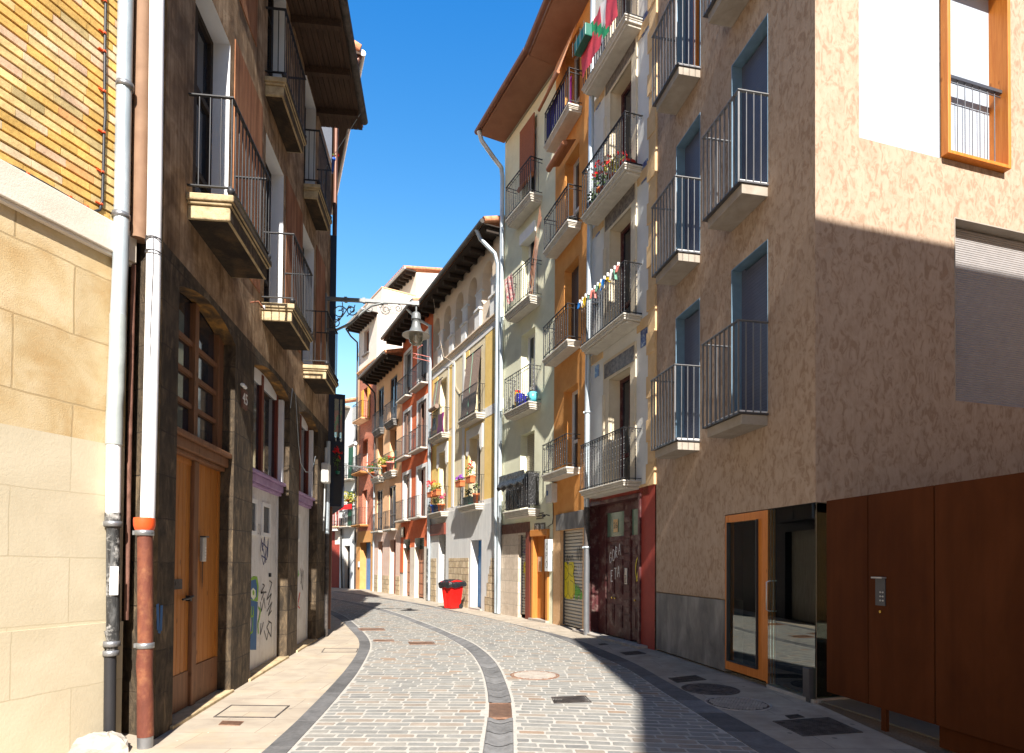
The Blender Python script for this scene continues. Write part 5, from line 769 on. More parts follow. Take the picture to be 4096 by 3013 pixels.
ribbon(s_, [([(1150, 1200), (1135, 1260), (1155, 1340), (1200, 1390), (1240, 1330), (1220, 1240), (1170, 1190), (1150, 1200)], .012, 0), ([(1235, 1190), (1230, 1290), (1290, 1350), (1310, 1260), (1280, 1180), (1235, 1190)], .012, 0), ([(1165, 1400), (1160, 1560), (1200, 1620), (1230, 1560), (1215, 1420)], .014, 0), ([(1235, 1400), (1230, 1560), (1270, 1640), (1310, 1560), (1300, 1420), (1260, 1390)], .014, 0), ([(1320, 1440), (1330, 1652), (1345, 1440), (1350, 1652), (1365, 1460), (1370, 1600), (1385, 1500), (1390, 1652), (1410, 1540), (1412, 1640)], .035, 1), ([(1200, 1070), (1215, 1140), (1225, 1060), (1240, 1140), (1250, 1070), (1270, 1130), (1285, 1060), (1300, 1130)], .02, 0), ([(1345, 1000), (1350, 1120), (1360, 960), (1370, 1130), (1380, 940), (1395, 1140), (1400, 960), (1415, 1130), (1418, 950)], .016, 0), ([(1350, 1190), (1370, 1320), (1380, 1180), (1390, 1350), (1405, 1180), (1415, 1340)], .02, 2), ([(1400, 850), (1402, 910)], .012, 0)], [PAINT['black'], PAINT['green'], PAINT['white']])
t = thing('meter_box', 'white meter box with blue sticker on the orange wall', 'meter box', at(FO, -.16, -.0, 3.22), FO.ang); MB().box(0, .42, -.16, 0.02, 0, .5).build('casing', ['greybox'], t, bevel=.01); MB().box(.06, .16, -.163, -.16, .2, .33).build('sticker', [PAINT['blue']], t); MB().tube([(.28, -.06, 0), (.28, -.05, -.4), (.24, -.05, -.55), (-.1, -.05, -.62)], .012, 6).build('cable', ['black'], t)
# downpipe between orange and cream houses
a = gP('r2', 1228, 428); x, y = a; x -= .02; b0 = FO.w(n, -.1, 0)
def q8(py, px): d = ray((px, py)); return (d.x / d.y * y, y, CH + d.z / d.y * y)
drain('drainpipe', 'blue grey drainpipe between the orange and the cream house', [([(q8(0, 2372)[0], y, 15.5), q8(0, 2372), q8(800, 2361), q8(1600, 2350), q8(2030, 2347)], .062, 'zinc', 'upper_pipe', None), ([q8(2030, 2347), q8(2190, 2347)], .066, 'castiron', 'dark_section', 'dark painted section'), ([q8(2185, 2347), q8(2400, 2346), (q8(2540, 2346)[0], y, 0)], .067, 'steel', 'lower_pipe', None)], [(*q8(680, 2363), .066), (*q8(1180, 2357), .066), (*q8(1650, 2350), .066), (*q8(2190, 2347), .07)], 'zinc')
# ------------------------------------------------------------------ pale green house
n = FG.n; h = house('green_house', 'pale green house with doors 28 and 30', FG); Z1 = 14.95; WB = (1.25, 2.14); WZ = [(3.13, 5.4), (6.1, 8.38), (9.07, 11.37), (11.94, 14.48)]
mb = MB(); wall(mb, .0, n, 2.8, Z1, [(WB[0], WB[1], c, d, .3) for c, d in WZ]); body(mb, 0, n, Z1 + .1, 7); mb.build('wall', ['ggreen'], h)
for k, (c, d) in enumerate(WZ):
    window(h, WB[0], WB[1], c, d, .25, 'white', .08, 2, (c + .7,)); balcony(h, .86, 2.53, .40, c, [(.04, 0), (.03, .02), (.04, .03), (.05, .05), (.04, .075)], 1.03, 'twist' , 'mouldw', 'dsteel' if k in (1,) else 'black', .13)
mb = MB(); mb.box(WB[0] - .06, WB[1] + .0, -.06, .2, 11.12, 11.42); mb.build('shutter_box', ['white'], h); mb = MB(); mb.box(WB[0] + .08, WB[1] - .08, .19, .21, 3.9, 5.4); mb.build('roller_blind', ['rollb'], h)
mb = MB(); mb.box(-.05, 1.9, -.03, .02, 2.50, 2.80); mb.build('signboard', ['sign'], h, bevel=.01); u0 = FG.q('g4', 345, 740, -.03)[0]
mb = MB(); scrawl(mb, 'LAUNALIOLA', .1, 2.56, .16, .16, .014, -.034); mb.build('faded_letters', ['rust'], h)
SB = (1.18, 1.88); DB = (2.1, 3.02); mb = MB(); wall(mb, -.05, SB[1] + .06, -.05, 2.5, [(SB[0], SB[1], -.02, 2.44, .14)], -.02, 0); mb.build('stone_pier', ['gstone'], h); mb = MB(); wall(mb, SB[1] + .06, n, -.05, 2.8, [(DB[0], DB[1], -.02, 2.5, .3)], -.01, 0); mb.face([(-.05, 0, 2.8), (SB[1] + .06, 0, 2.8), (SB[1] + .06, 0, 2.5), (-.05, 0, 2.5)]); mb.build('ground_floor_wall', ['ggreen'], h)
s_ = shutter(h, SB[0], SB[1] - .16, .1, 2.44, .12); mb = MB(); mb.box(SB[1] - .16, SB[1] + .1, -.05, .12, 0, 2.52); mb.build('shutter_post', ['dkred'], h, bevel=.008); yg = .098
def D(x, yy): return FG.q('g4', x, yy, yg)
mb = MB(); fill(mb, [(640, 1200), (650, 1150), (690, 1132), (728, 1140), (728, 1285), (660, 1290), (640, 1310)], .001); fill(mb, [(660, 1290), (728, 1285), (728, 1520), (670, 1515), (658, 1480)], .001); mb.build('graffiti', [PAINT['yellow']], s_)
ribbon(s_, [([(645, 1330), (640, 1200), (660, 1150), (695, 1140), (725, 1160)], .014, 0), ([(660, 1340), (660, 1500), (700, 1525), (725, 1510)], .014, 0), ([(655, 1215), (720, 1215)], .03, 0), ([(640, 900), (665, 870)], .02, 1), ([(685, 850), (690, 950), (720, 910), (650, 1000), (640, 1020), (700, 1040), (690, 960), (650, 930)], .02, 1), ([(700, 1040), (718, 1015)], .02, 1), ([(650, 1640), (700, 1570), (710, 1652), (680, 1600)], .03, 0)], [PAINT['black'], PAINT['purple']])
mb = MB(); a, b = DB; mb.box(a - .02, a + .1, -.06, .28, 0, 2.5); mb.box(b - .08, b + .04, -.06, .28, 0, 2.5); mb.box(a - .04, b + .06, -.09, .28, 2.36, 2.54); mb.build('door_frame', ['orwood'], h, bevel=.008)
mb = MB(); mb.box(a + .1, a + .46, .1, .27, 0, 2.36); d = mb.build('fixed_panel', ['orwood'], h); mb = MB(); mb.box(a + .46, b - .08, .22, .27, .03, 2.36)
for z0, z1 in ((.2, .55), (.65, 1.0), (1.25, 2.2)): mb.box(a + .53, b - .14, .2, .22, z0, z1)
mb.build('door', ['orwood'], h, bevel=.006); MB().box(a - .05, b + .05, -.12, .25, -.02, .06).build('door_step', ['cement'], h)
u, z = FG.q('g4', 850, 1280, .09); t = thing('intercom', 'pale intercom with a column of buttons in the orange doorway', 'intercom', at(FG, 2.36, .098, z), FG.ang); MB().box(-.1, .1, -.025, 0, 0, .42).build('panel', ['alu'], t, bevel=.006); mb = MB()
for k in range(8): mb.box(-.02, .06, -.031, -.025, .04 + k * .033, .058 + k * .033)
mb.build('buttons', ['signblack'], t)
u, z = FG.q('g4', 998, 1275, -.0); t = thing('letter_box', 'tall grey box with black scrawl beside the orange doorway', 'box', at(FG, 3.04, -.0, z), FG.ang); MB().box(-.0, .2, -.14, .02, 0, .86).build('casing', ['grey'], t, bevel=.008); mb = MB(); 
for k, c in enumerate('CPO'): scrawl(mb, c, .06, .58 - k * .24, .14, .17, .014, -.142)
mb.build('scrawl', [PAINT['black']], t)
for k, (tx, lb) in enumerate((('28', 'black enamel number 28 over the orange doorway'), ('30', 'black enamel number 30 over the orange doorway'))):
    u, z = FG.q('g4', 850 + k * 50, 693); t = thing('house_number', lb, 'number sign', at(FG, 2.36 + k * .32, -.012, z), FG.ang, 'house number plates'); MB().box(-.15, .15, -.012, 0, -.12, .12).build('plate', ['signblack'], t); textmesh(tx, .2, 'digits', 'signwh', t, (0, -.015, 0))
mb = MB(); u, z = FG.q('g4', 862, 545)
for k in range(3): mb.box(u - .2, u + .2, -.02, 0, z - .08 + k * .07, z - .05 + k * .07)
mb.build('vent_grille', ['signblack'], h); u, z = FG.q('g4', 985, 538); t = thing('wall_lamp', 'small black wall lamp above the number plates', 'lamp', at(FG, u, 0, z), FG.ang); MB().tube([(0, 0, 0), (0, -.1, .02), (-.02, -.14, 0)], .014, 8).build('arm', ['black'], t); MB().tube([(-.02, -.12, 0), (-.04, -.2, -.01)], [.03, .055], 10).build('head', ['black'], t)
# wide common eave of green and orange houses
mb = MB(); e = .82; mb.box(-.12, n + .0, -e, .02, Z1 + .12, Z1 + .16); mb.box(-.12, n, -e - .04, -e, Z1 + .1, Z1 + .22); mb.build('eave', ['pink'], h); MB().tube([(-.16, -e - .1, Z1 + .2), (n, -e - .1, Z1 + .22)], .085, 12).build('gutter', ['copper'], h); mb = MB(); mb.face([(-.15, -e - .05, Z1 + .25), (n, -e - .05, Z1 + .25), (n, 5, Z1 + 2), (-.15, 5, Z1 + 2)]); mb.build('roof', ['terra'], h)
MB().tube([(.02, -e - .1, Z1 + .12), (.02, -e + .0, Z1 - .15), (.02, -.42, Z1 - .55), (.02, -.14, Z1 - .8), (.02, -.1, Z1 - 1.1), (.02, -.1, 8), (.0, -.1, 3.2), (-.02, -.1, 0.02)], .07, 12).build('drainpipe', ['zinc'], h)
ho = [o for o in bpy.data.objects if o.name == 'orange_house'][0]; mb = MB(); nn = FO.n; mb.box(0.0, nn, -.8, .02, Z1 + .13, Z1 + .17); mb.build('eave', ['pink'], ho); MB().tube([(0, -.9, Z1 + .22), (nn, -.9, Z1 + .25)], .085, 12).build('gutter', ['copper'], ho); mb = MB(); mb.face([(0, -.85, Z1 + .26), (nn, -.85, Z1 + .26), (nn, 5, Z1 + 2), (0, 5, Z1 + 2)]); mb.build('roof', ['terra'], ho)
# ------------------------------------------------------------------ yellow house with arched gallery
n = FY.n; h = house('yellow_house', 'yellow and white house with arched top gallery', FY); ZB = 9.66; Z1 = 12.28
GW_ = [(.02 + 1.34 * k, .02 + 1.34 * k + .86) for k in range(5)]; GA_ = [(a, b, 10.45, 11.79, .34, (b - a) / 2) for a, b in GW_]
mb = MB(); wall(mb, -.0, n, ZB, Z1, GA_); body(mb, 0, n, Z1, 7); mb.build('gallery_wall', ['ybeige'], h)
for a, b in GW_:
    mb = MB(); mb.box(b - .0, b + .48, -.09, -.0, 9.74, 10.32); mb.box(b - .04, b + .52, -.14, .0, 10.32, 10.40); mb.box(b + .02, b + .46, -.05, 0, 10.40, 10.95); mb.box(b - .05, b + .53, -.07, .05, 10.95, 11.02); mb.build('gallery_pillar', ['ywhite'], h, bevel=.008)
for a, b in GW_:
    mb = MB(); wall(mb, a, b, 10.45, 11.8, [(a + .1, b - .14, 10.5, 11.62, .06, (b - a - .24) / 2)], .30, 0); o = mb.build('window', ['ywhite'], h); g = MB(); g.face([(a, .37, 10.45), (b, .37, 10.45), (b, .37, 11.79), (a, .37, 11.79)]); g.build('pane', ['glass'], o)
mb = MB(); mb.box(-.02, n, -.06, .02, ZB - .1, ZB + .08); mb.box(-.02, n, -.1, .02, ZB + .02, ZB + .08); mb.build('band', ['ybeige'], h, bevel=.006)
WL, WR = (.98, 1.78), (4.32, 5.32); ZF = [(3.60, 6.05), (6.68, 9.0)]
ops = [(a, b, c, d, .36) for a, b in (WL, WR) for c, d in ZF]; ops[0] = (*WL, 3.6, 6.05, .36)
mb = MB(); wall(mb, 0, n, 3.58, ZB, ops); mb.build('wall', ['ycream'], h)
mb = MB(); yel = [(.0, .72), (2.1, 2.48), (3.84, 4.22), (5.72, 6.56)]
for a, b in yel:
    MB().box(a, .9 if a < .1 else b, -.012, 0, 3.72, 6.5).build('yellow_field', ['yyel'], h); MB().box(a, b, -.012, 0, 6.82, 9.3).build('yellow_field', ['yyel'], h)

mb = MB(); mb.box(-.0, n, -.02, 0, 9.32, ZB - .1); mb.box(.0, n, -.022, 0, 3.56, 3.74)
for a, b in ((2.5, 2.72), (3.62, 3.84)): mb.box(a, b, -.03, 0, 3.74, 9.32)
mb.box(1.98, 2.1, -.02, 0, 6.52, 9.32); mb.box(.0, .9, -.021, 0, 6.5, 6.82); mb.box(5.45, n, -.021, 0, 6.5, 6.82); mb.build('white_trim', ['ywhite'], h)
for a, b in (WL, WR):
    mb = MB(); c, d = ZF[0]; mb.prism([(a - .26, d - .55), (a - .13, d - .62), (a - .0, d - .45), (a, d), (b, d), (b, d - .42), (b + .12, d - .6), (b + .25, d - .5), (b + .25, d + .32), (a - .26, d + .32)], -.045, .0); mb.build('window_hood', ['ywhite'], h, bevel=.006)
    for k, (c, d) in enumerate(ZF): window(h, a, b, c, d, .31, 'white', .09, 2, (c + .7,))
    for c, d in ZF: balcony(h, a - .32 if a > 2 else .62, b + .42, .36, c, [(.05, 0), (.03, .02), (.05, .035), (.06, .06)], .99, 'plain', 'mouldw', 'black', .11)
mb = MB(); DL, DB = (1.1, 1.95), (4.6, 5.58); wall(mb, -.0, n, -.05, 3.58, [(DL[0], DL[1], -.02, 2.95, .3), (DB[0], DB[1], -.02, 2.4, .35)], -.035); mb.face([(0, -.035, 3.58), (n, -.035, 3.58), (n, 0, 3.58), (0, 0, 3.58)]); mb.build('ground_floor_wall', ['ygrey'], h)
for a, b in ((2.34, 4.4), (.12, .8)): MB().box(a, b, -.05, -.03, 0, 1.78).build('stone_inset', ['rubble'], h)
mb = MB(); mb.prism([(5.92, 0), (n, 0), (n, 1.76), (6.4, 1.76), (6.4, 1.5), (6.3, 1.5), (6.3, 1.25), (6.2, 1.25), (6.2, .95), (6.08, .95), (6.08, .5), (5.92, .5)], -.05, -.03); mb.build('stone_inset', ['rubble'], h)
mb = MB(); a, b = DL; mb.box(a, b, .22, .28, .02, 2.15)
for z in (.35, 1.9): mb.box(a, b, .2, .22, z, z + .05)
mb.box(a, b, .2, .28, 2.15, 2.25); d = mb.build('door', ['greydoor'], h); mb = MB(); mb.box(a, b, .24, .27, 2.25, 2.95)
for k in range(5): mb.box(a + .05, b - .05, .2, .24, 2.3 + k * .12, 2.36 + k * .12)
mb.build('door_louvre', ['greydoor'], h); mb = MB(); mb.box(.2, 1.95, -.12, -.035, 2.72, 3.18); mb.build('old_signboard', ['dkred'], h)
mb = MB(); a, b = DB; mb.box(a, b, .26, .32, .02, 2.4)
for z0, z1 in ((.1, .55), (.65, 1.75)): mb.box(a + .1, b - .1, .245, .26, z0, z1)
mb.box(a, b, .24, .26, 1.78, 1.86); mb.build('door', ['bluedoor'], h); MB().box(a - .0, b + .05, -.1, .25, -.02, .05).build('door_step', ['cement'], h)
def eave_corbels(par, a, b, z, over, N, gm='dgutter', sz=(.14, .16), tiles=True):
    mb = MB(); mb.box(a, b, -over, .02, z + .0, z + .035); o = mb.build('eave', ['eaved'], par); mb = MB()
    for k in range(N): x = a + .1 + (b - a - .2 - sz[0]) * k / (N - 1); mb.prism([(0, z), (0, z)], 0, 0) if 0 else MB().box(x, x + sz[0], -over + .12, .0, z - sz[1], z).build('corbel', ['eaved'], o, bevel=.015)
    MB().tube([(a, -over - .07, z + .1), (b, -over - .07, z + .09)], .075, 12).build('gutter', [gm], par)
    mb = MB(); x = a + .12
    while x < b: mb.tube([(x, -over - .02, z + .13), (x, 4, z + 1.5)], .105, 7); x += .235
    mb.face([(a, -over, z + .05), (b, -over, z + .05), (b, 4, z + 1.42), (a, 4, z + 1.42)]); mb.build('roof', ['terra'], par)
eave_corbels(h, -.1, n - .1, Z1, .66, 11); MB().tube([(n - .6, -.72, Z1 + .05), (n - .55, -.6, Z1 - .25), (n - .3, -.2, Z1 - .75), (n - .25, -.12, Z1 - 1.1), (n - .25, -.12, 8), (n - .24, -.12, 3.4), (n - .2, -.1, .02)], .065, 12).build('drainpipe', ['zinc'], h)
MB().tube([(0.08, -.14, 11.6), (.1, -.12, 8), (.12, -.12, 2.3)], .045, 10).build('thin_drainpipe', ['zinc'], h); MB().tube([(.12, -.12, 2.3), (.14, -.12, .02)], .055, 10).build('thin_drainpipe', ['zinc'], h)
MB().tube([(1.45, -.5, Z1 - .05), (1.5, -.3, 11), (1.7, -.12, 9.8), (2.85, -.05, 9.2), (2.9, -.03, 8.3), (3.4, -.03, 7.9)], .007, 5).build('hanging_cable', ['ybeige'], h)
mb = MB()
for dz in (0, .18): mb.tube([(.1, -.1, 10.06 + dz), (.1, -.9, 10.12 + dz)], .012, 5)
mb.tube([(.05, -.86, 10.12), (.5, -.86, 10.12)], .02, 5); mb.tube([(.55, -.86, 10.33), (1.05, -.8, 10.35)], .02, 5); tag(mb.build('clothes_rack', ['csal'], loc=FY.w(0, 0, 0), rz=FY.ang), 'folding clothes rack below the leftmost gallery arch', 'rack')
# reed blinds
def blind(label, u0, u1, zt, zb, yt, yb, roll, grp='reed blinds on the yellow house'):
    t = thing('reed_blind', label, 'blind', at(FY, (u0 + u1) / 2, -.05, zt), FY.ang, grp); w2 = (u1 - u0) / 2; mb = MB(); N = 10; mb.grid([[(-w2 - .0, yt + (yb - yt) * k / N + .01, (zb - zt) * k / N), (w2, yt + (yb - yt) * k / N + .01, (zb - zt) * k / N)] for k in range(N + 1)]); mb.grid([[(w2, yt + (yb - yt) * k / N, (zb - zt) * k / N), (-w2, yt + (yb - yt) * k / N, (zb - zt) * k / N)] for k in range(N + 1)]); mb.build('slats', ['reed'], t)
    if roll: MB().tube([(-w2, yb - .03, zb - zt), (w2, yb - .03, zb - zt)], .09, 12).build('roll', ['reed'], t)
    MB().tube([(-w2 - .05, yt, .02), (w2 + .15, yt, .02)], .016, 6).build('rod', ['black'], t); MB().tube([(0, yt - .02, 0), (0, yb - .02, zb - zt)], .008, 5).build('cord', ['cgrn'], t)
blind('long unrolled brown reed blind hanging over the railing of the right upper balcony', 4.22, 5.56, 8.95, 6.75, -.06, -.26, 0); blind('half rolled brown reed blind over the left upper balcony', 1.05, 1.86, 8.85, 7.75, -.2, -.35, 1)
# ------------------------------------------------------------------ brick red house
n = FRd.n; h = house('red_house', 'brick red house with white window surrounds', FRd); Z1 = 12.4; C1, C2 = (.42, 1.42), (2.6, 3.75); ZF = [(3.62, 5.78), (6.60, 8.76), (9.42, 11.6)]
mb = MB(); wall(mb, 0, n, 2.3, Z1, [(a, b, c, d, .26) for a, b in (C1, C2) for c, d in ZF] + [(.48, 1.55, 2.3, 2.70, .3), (2.25, 3.6, 2.3, 2.70, .3)], 0, 0, 1); body(mb, 0, n, Z1, 7); mb.build('wall', ['rred', 'ywhite'], h)
mb = MB(); wall(mb, 0, n, -.05, 2.3, [(.48, 1.55, -.02, 2.3, .3), (2.25, 3.6, -.02, 2.3, .3)], -.004); mb.build('stone_base', ['gstone2' if 0 else 'ledge'], h); mb = MB(); mb.box(0, .5, -.03, 0, 1.12, 2.3); mb.box(1.56, 1.62, -.02, 0, 2.3, 2.42); mb.build('render_strip', ['rred'], h)
for a, b in (C1, C2):
    for k, (c, d) in enumerate(ZF):
        mb = MB(); mb.box(a - .22, a, -.02, .03, c, d + .16); mb.box(b, b + .2, -.02, .03, c, d + .16); mb.box(a, b, -.02, .03, d, d + .16); mb.build('window_surround', ['white'], h); window(h, a, b, c, d, .2, 'dkred', .06, 2)
        mb = MB(); mb.box(b - .42, b - .02, .02, .05, c + .02, d - .02) if k != 2 else mb.box(a + .04, b - .3, .1, .13, c + .6, d - .02); mb.build('shutter', ['brownsh' if k != 2 else 'navyp'], h)
        if k == 1: mb = MB(); mb.box(a + .02, a + .06, -.02, .24, c + .02, d - .1); mb.box(a + .02, a + .4, -.0, .03, c + .02, d - .05); mb.build('shutter', ['brownsh'], h)
        slab_layers(a - .42, b + .2, .33, c - .02, [(.07, 0)]).build('balcony', ['mouldw'], h, bevel=.01); railing(a - .38, b + .16, .3, c - .02, .92, 'plain', .115).build('railing', ['black'], [o for o in h.children if o.name.startswith('balcony')][-1])
for a, b in ((.48, 1.55), (2.25, 3.6)):
    mb = MB(); mb.box(a, b, .2, .28, .05, 2.1)
    for z0 in (.2, .68, 1.15, 1.62): mb.box(a + (b - a) * .35, b - .08, .18, .2, z0, z0 + .4); mb.box(a + .05, a + (b - a) * .3, .18, .2, z0, z0 + .4)
    mb.box(a, b, .18, .28, 2.1, 2.2); mb.build('door', ['rwood'], h); mb = MB(); mb.box(a, b, .24, .27, 2.2, 2.7); mb.build('fanlight', ['frost'], h)
t = thing('house_number', 'small black framed plaque on the brick red wall', 'sign', at(FRd, .45, -.0, 3.05), FRd.ang); MB().box(-.22, .22, -.07, 0, -.24, .24).build('frame', ['signblack'], t); MB().box(-.1, .1, -.075, -.07, -.14, .14).build('plate', ['alu'], t)
eave_corbels(h, -.3, n + .1, Z1, .9, 9); MB().tube([(n - .7, -.95, Z1 + .05), (n - .55, -.6, Z1 - .35), (n - .1, -.14, Z1 - .75), (n - .02, -.12, Z1 - 1.2), (n - .02, -.12, 2.2)], .06, 10).build('drainpipe', ['zinc'], h); MB().tube([(n - .02, -.12, 2.2), (n - .0, -.12, 0)], .07, 10).build('drainpipe', ['blackpipe'], h)
# ------------------------------------------------------------------ peach house
n = FP.n; h = house('peach_house', 'peach coloured house with dark bracketed eave', FP); Z1 = 11.65; C1, C2 = (.40, 1.46), (2.66, 3.8); ZF = [(3.3, 5.5), (6.2, 8.45), (8.78, 11.08)]
ops = [(a, b, c, d, .1 if k != 1 else .3) for a, b in (C1, C2) for k, (c, d) in enumerate(ZF)]; mb = MB(); wall(mb, 0, n, 3.2, Z1, ops); body(mb, 0, n, Z1, 7); mb.build('wall', ['ppeach'], h)
mb = MB(); wall(mb, 0, n, -.05, 3.2, [(.72, 1.6, -.02, 2.72, .3), (2.9, 3.9, -.02, 2.75, .3)], -.01); mb.build('ground_floor_wall', ['ppink'], h); 
for a, b in ((.05, .7), (1.65, 2.85), (3.95, 4.55)): MB().box(a, b, -.03, 0, 0, .92).build('stone_inset', ['rubble'], h)
for a, b in C1, C2:
    for k, (c, d) in enumerate(ZF):
        window(h, a, b, c, d, .07 if k != 1 else .26, 'dsteel' if k != 1 else 'ppeach', .06, 2, (c + .75,), panel=.7 if k == 2 else 0)
        if k == 1: mb = MB(); mb.box(a + .5, b - .02, .2, .23, c + .9, d - .05); mb.build('roller_blind', ['rollb'], h); mb = MB(); mb.box(b - .08, b + .18, -.09, -.05, c + .1, c + .98); mb.build('shutter', ['greensh'], h)
        zz = c - .02; lay = [(.06, 0), (.06, .03), (.08, .06), (.1, .1)] if k else [(.07, 0), (.03, .02)]; dp_ = (.30, .36, .3)[k]
        balcony(h, a - .2, b + .25, dp_, zz, lay, .93, 'plain', 'mouldw' if k != 2 else 'conc', 'black', .13)
for a, b in ((.72, 1.6), (2.9, 3.9)): mb = MB(); mb.box(a, b, .22, .28, 0, 2.72); mb.build('door', ['dkred'], h)
eave_corbels(h, -.2, n, Z1, .88, 9); MB().tube([(.1, -.95, Z1 + .02), (.12, -.5, Z1 - .3), (.14, -.14, Z1 - .7), (.14, -.1, Z1 - 1.2), (.14, -.1, 6)], .05, 10).build('drainpipe', ['castiron'], h); MB().tube([(.14, -.1, 6), (.14, -.1, 0)], .05, 10).build('drainpipe', ['zinc'], h)
# ------------------------------------------------------------------ tall brick fronted house with cream top and gable
n = FB2.n; h = house('brick_fronted_house', 'tall house of red brick with cream top floor and long cream gable', FB2); ZC = 12.95; Z1 = 15.5; WB = (1.0, 1.86); ZF = [(3.75, 5.78), (6.78, 8.68), (9.84, 11.75)]; WW = 14
mb = MB(); wall(mb, .3, n, 3.4, ZC, [(*WB, c, d, .3) for c, d in ZF]); mb.build('brick_wall', ['redbrick', 'b2or'], h); mb = MB(); wall(mb, 0, .3, 2.9, ZC, (), -.02); mb.build('corner_strip', ['ppeach'], h); mb = MB(); wall(mb, 0, n, -.05, 3.4, [(.7, 2.6, -.02, 2.75, .45)], -.015); mb.build('ground_floor_wall', ['b2or'], h)
mb = MB(); wall(mb, 0, n, ZC, Z1, [(.98, 1.84, 13.72, 15.17, .25)]); mb.face([(n, 0, 0), (n, WW, 0), (n, WW, 16.2), (n, 0, 16.2)]); mb.face([(0, 0, 0), (0, 0, Z1), (0, WW, Z1), (0, WW, 0)]); mb.face([(0, 0, Z1), (n, 0, Z1), (n, WW, Z1), (0, WW, Z1)]); mb.face([(0, WW, 0), (n, WW, 0), (n, WW, 16), (0, WW, 16)])
mb.box(-.0, n, .25, .4, Z1, 17.0); mb.box(n - .15, n, .4, 2.3, Z1, 17.0); mb.box(.0, n, 2.3, WW, Z1, 18.4); mb.face([(n, 2.3, 18.4), (n, WW, 18.4), (n, WW, 20.9)]); mb.build('top_floor_wall', ['b2cream'], h)
mb = MB(); mb.box(-.02, n + .02, -.14, .02, ZC - .06, ZC + .0); mb.box(-.02, n + .01, -.09, .02, ZC - .14, ZC - .06); mb.box(-.02, n, -.05, .02, ZC - .22, ZC - .14); mb.build('cornice', ['ppeach'], h); mb = MB(); mb.box(.9, 1.95, -.12, 0, 13.66, 13.72); mb.build('window_sill', ['conc'], h)
mb = MB()
for k in range(12): y = .6 + k * .22; mb.box(n - .0, n + .02, y, y + .08, 16.1, 16.7)
mb.build('parapet_grille', ['ledge'], h); mb = MB(); mb.box(-.05, n + .03, .22, .43, 17.0, 17.06); mb.box(n - .2, n + .03, .43, 2.3, 17.0, 17.06); mb.build('parapet_coping', ['ppeach'], h)
mb = MB(); mb.box(-.1, n, 1.65, 2.3, 18.4, 18.48)
for k in range(7): x = .05 + k * .48; mb.box(x, x + .12, 1.75, 2.3, 18.25, 18.4)
mb.build('upper_eave', ['eaved'], h); MB().tube([(-.1, 1.6, 18.5), (n, 1.6, 18.5)], .08, 10).build('upper_gutter', ['alu'], h); mb = MB(); 
for k in range(14): x = .05 + k * .235; mb.tube([(x, 1.55, 18.54), (x, WW, 21.05)], .11, 7)
mb.build('roof', ['terra'], h); mb = MB(); mb.box(n - 1.6, n - .35, 1.7, 2.3, 16.9, 17.2); mb.build('terrace_awning_box', ['ycream'], h)
mb = MB(); mb.box(-.05, n + .05, -.8, .05, Z1, Z1 + .04)
for k in range(8): x = .05 + k * .42; mb.box(x, x + .12, -.7, 0, Z1 - .15, Z1)
mb.build('eave', ['eaved'], h); MB().tube([(-.05, -.86, Z1 + .09), (n, -.86, Z1 + .09)], .075, 10).build('gutter', ['alu'], h); MB().tube([(0, -.8, Z1 + .0), (.02, -.5, Z1 - .4), (.06, -.12, Z1 - .7), (.06, -.1, Z1 - 1.2), (.06, -.1, 0)], .05, 10).build('drainpipe', ['dgutter'], h)
for k, (c, d) in enumerate(ZF): window(h, *WB, c, d, .26, 'white', .07, 2, ()) ; balcony(h, .45, 2.15, .52, c, [(.05, 0), (.05, .03)], .97, 'plain', 'b2or' if k < 2 else 'ppeach', 'black', .13)
for x in (.72, 1.86): mb = MB(); mb.box(x, x + .34, -.06, -.02, 9.86, 11.7); mb.build('shutter', ['yellsh'], h)
window(h, .98, 1.84, 13.72, 15.17, .2, 'rwood', .06, 2); mb = MB(); mb.box(.7, 2.6, .38, .44, 0, 2.75); mb.build('door', ['bluedoor'], h); mb = MB()
for k in range(9): mb.box(1.8, 2.5, .35, .38, .2 + k * .24, .38 + k * .24)
mb.build('door_grille', ['cblue'], h)
t = thing('folding_awning', 'small rolled white awning over the middle balcony of the brick front', 'awning', at(FB2, 1.4, -.0, 8.6), FB2.ang); MB().tube([(-.55, -.75, -.25), (.55, -.75, -.25)], .1, 10).build('roll', ['flagw'], t); mb = MB(); mb.face([(-.55, -.05, .25), (.55, -.05, .25), (.55, -.78, -.16), (-.55, -.78, -.16)]); mb.build('cloth', ['flagw'], t)
t = thing('letter_box', 'white letter box on the orange ground floor beside the blue door', 'box', at(FB2, .5, -.02, 1.3), FB2.ang); MB().box(0, .22, -.06, 0, 0, .34).build('casing', ['greybox'], t, bevel=.01)
# ------------------------------------------------------------------ blue white house with green shutters, then the far end of the street
n = FH.n; h = house('white_house', 'blue white house with dark green shutters and wide grey eave', FH); Z1 = 11.0; WB = (1.5, 2.35); ZF = [(3.75, 5.9), (6.6, 8.7)]
mb = MB(); wall(mb, 0, n, -.05, Z1, [(*WB, c, d, .25) for c, d in ZF] + [(.5, 1.2, 0, 2.6, .3), (1.9, 2.4, 0, 2.6, .3)]); body(mb, 0, n, Z1, 7); mb.build('wall', ['greywh'], h)
for c, d in ZF:
    window(h, *WB, c, d, .2, 'greensh', .06, 2); balcony(h, .6, n - .15, .45, c, [(.05, 0), (.05, .04)], .95, 'plain', 'mouldw', 'black', .16)
    for x in (1.0, 2.36): mb = MB(); mb.box(x, x + .46, -.07, -.03, c + .05, d); mb.build('shutter', ['greensh'], h)
for a, b in ((.5, 1.2), (1.9, 2.4)): mb = MB(); mb.box(a, b, .25, .3, 0, 2.6); mb.build('door', ['dark'], h)
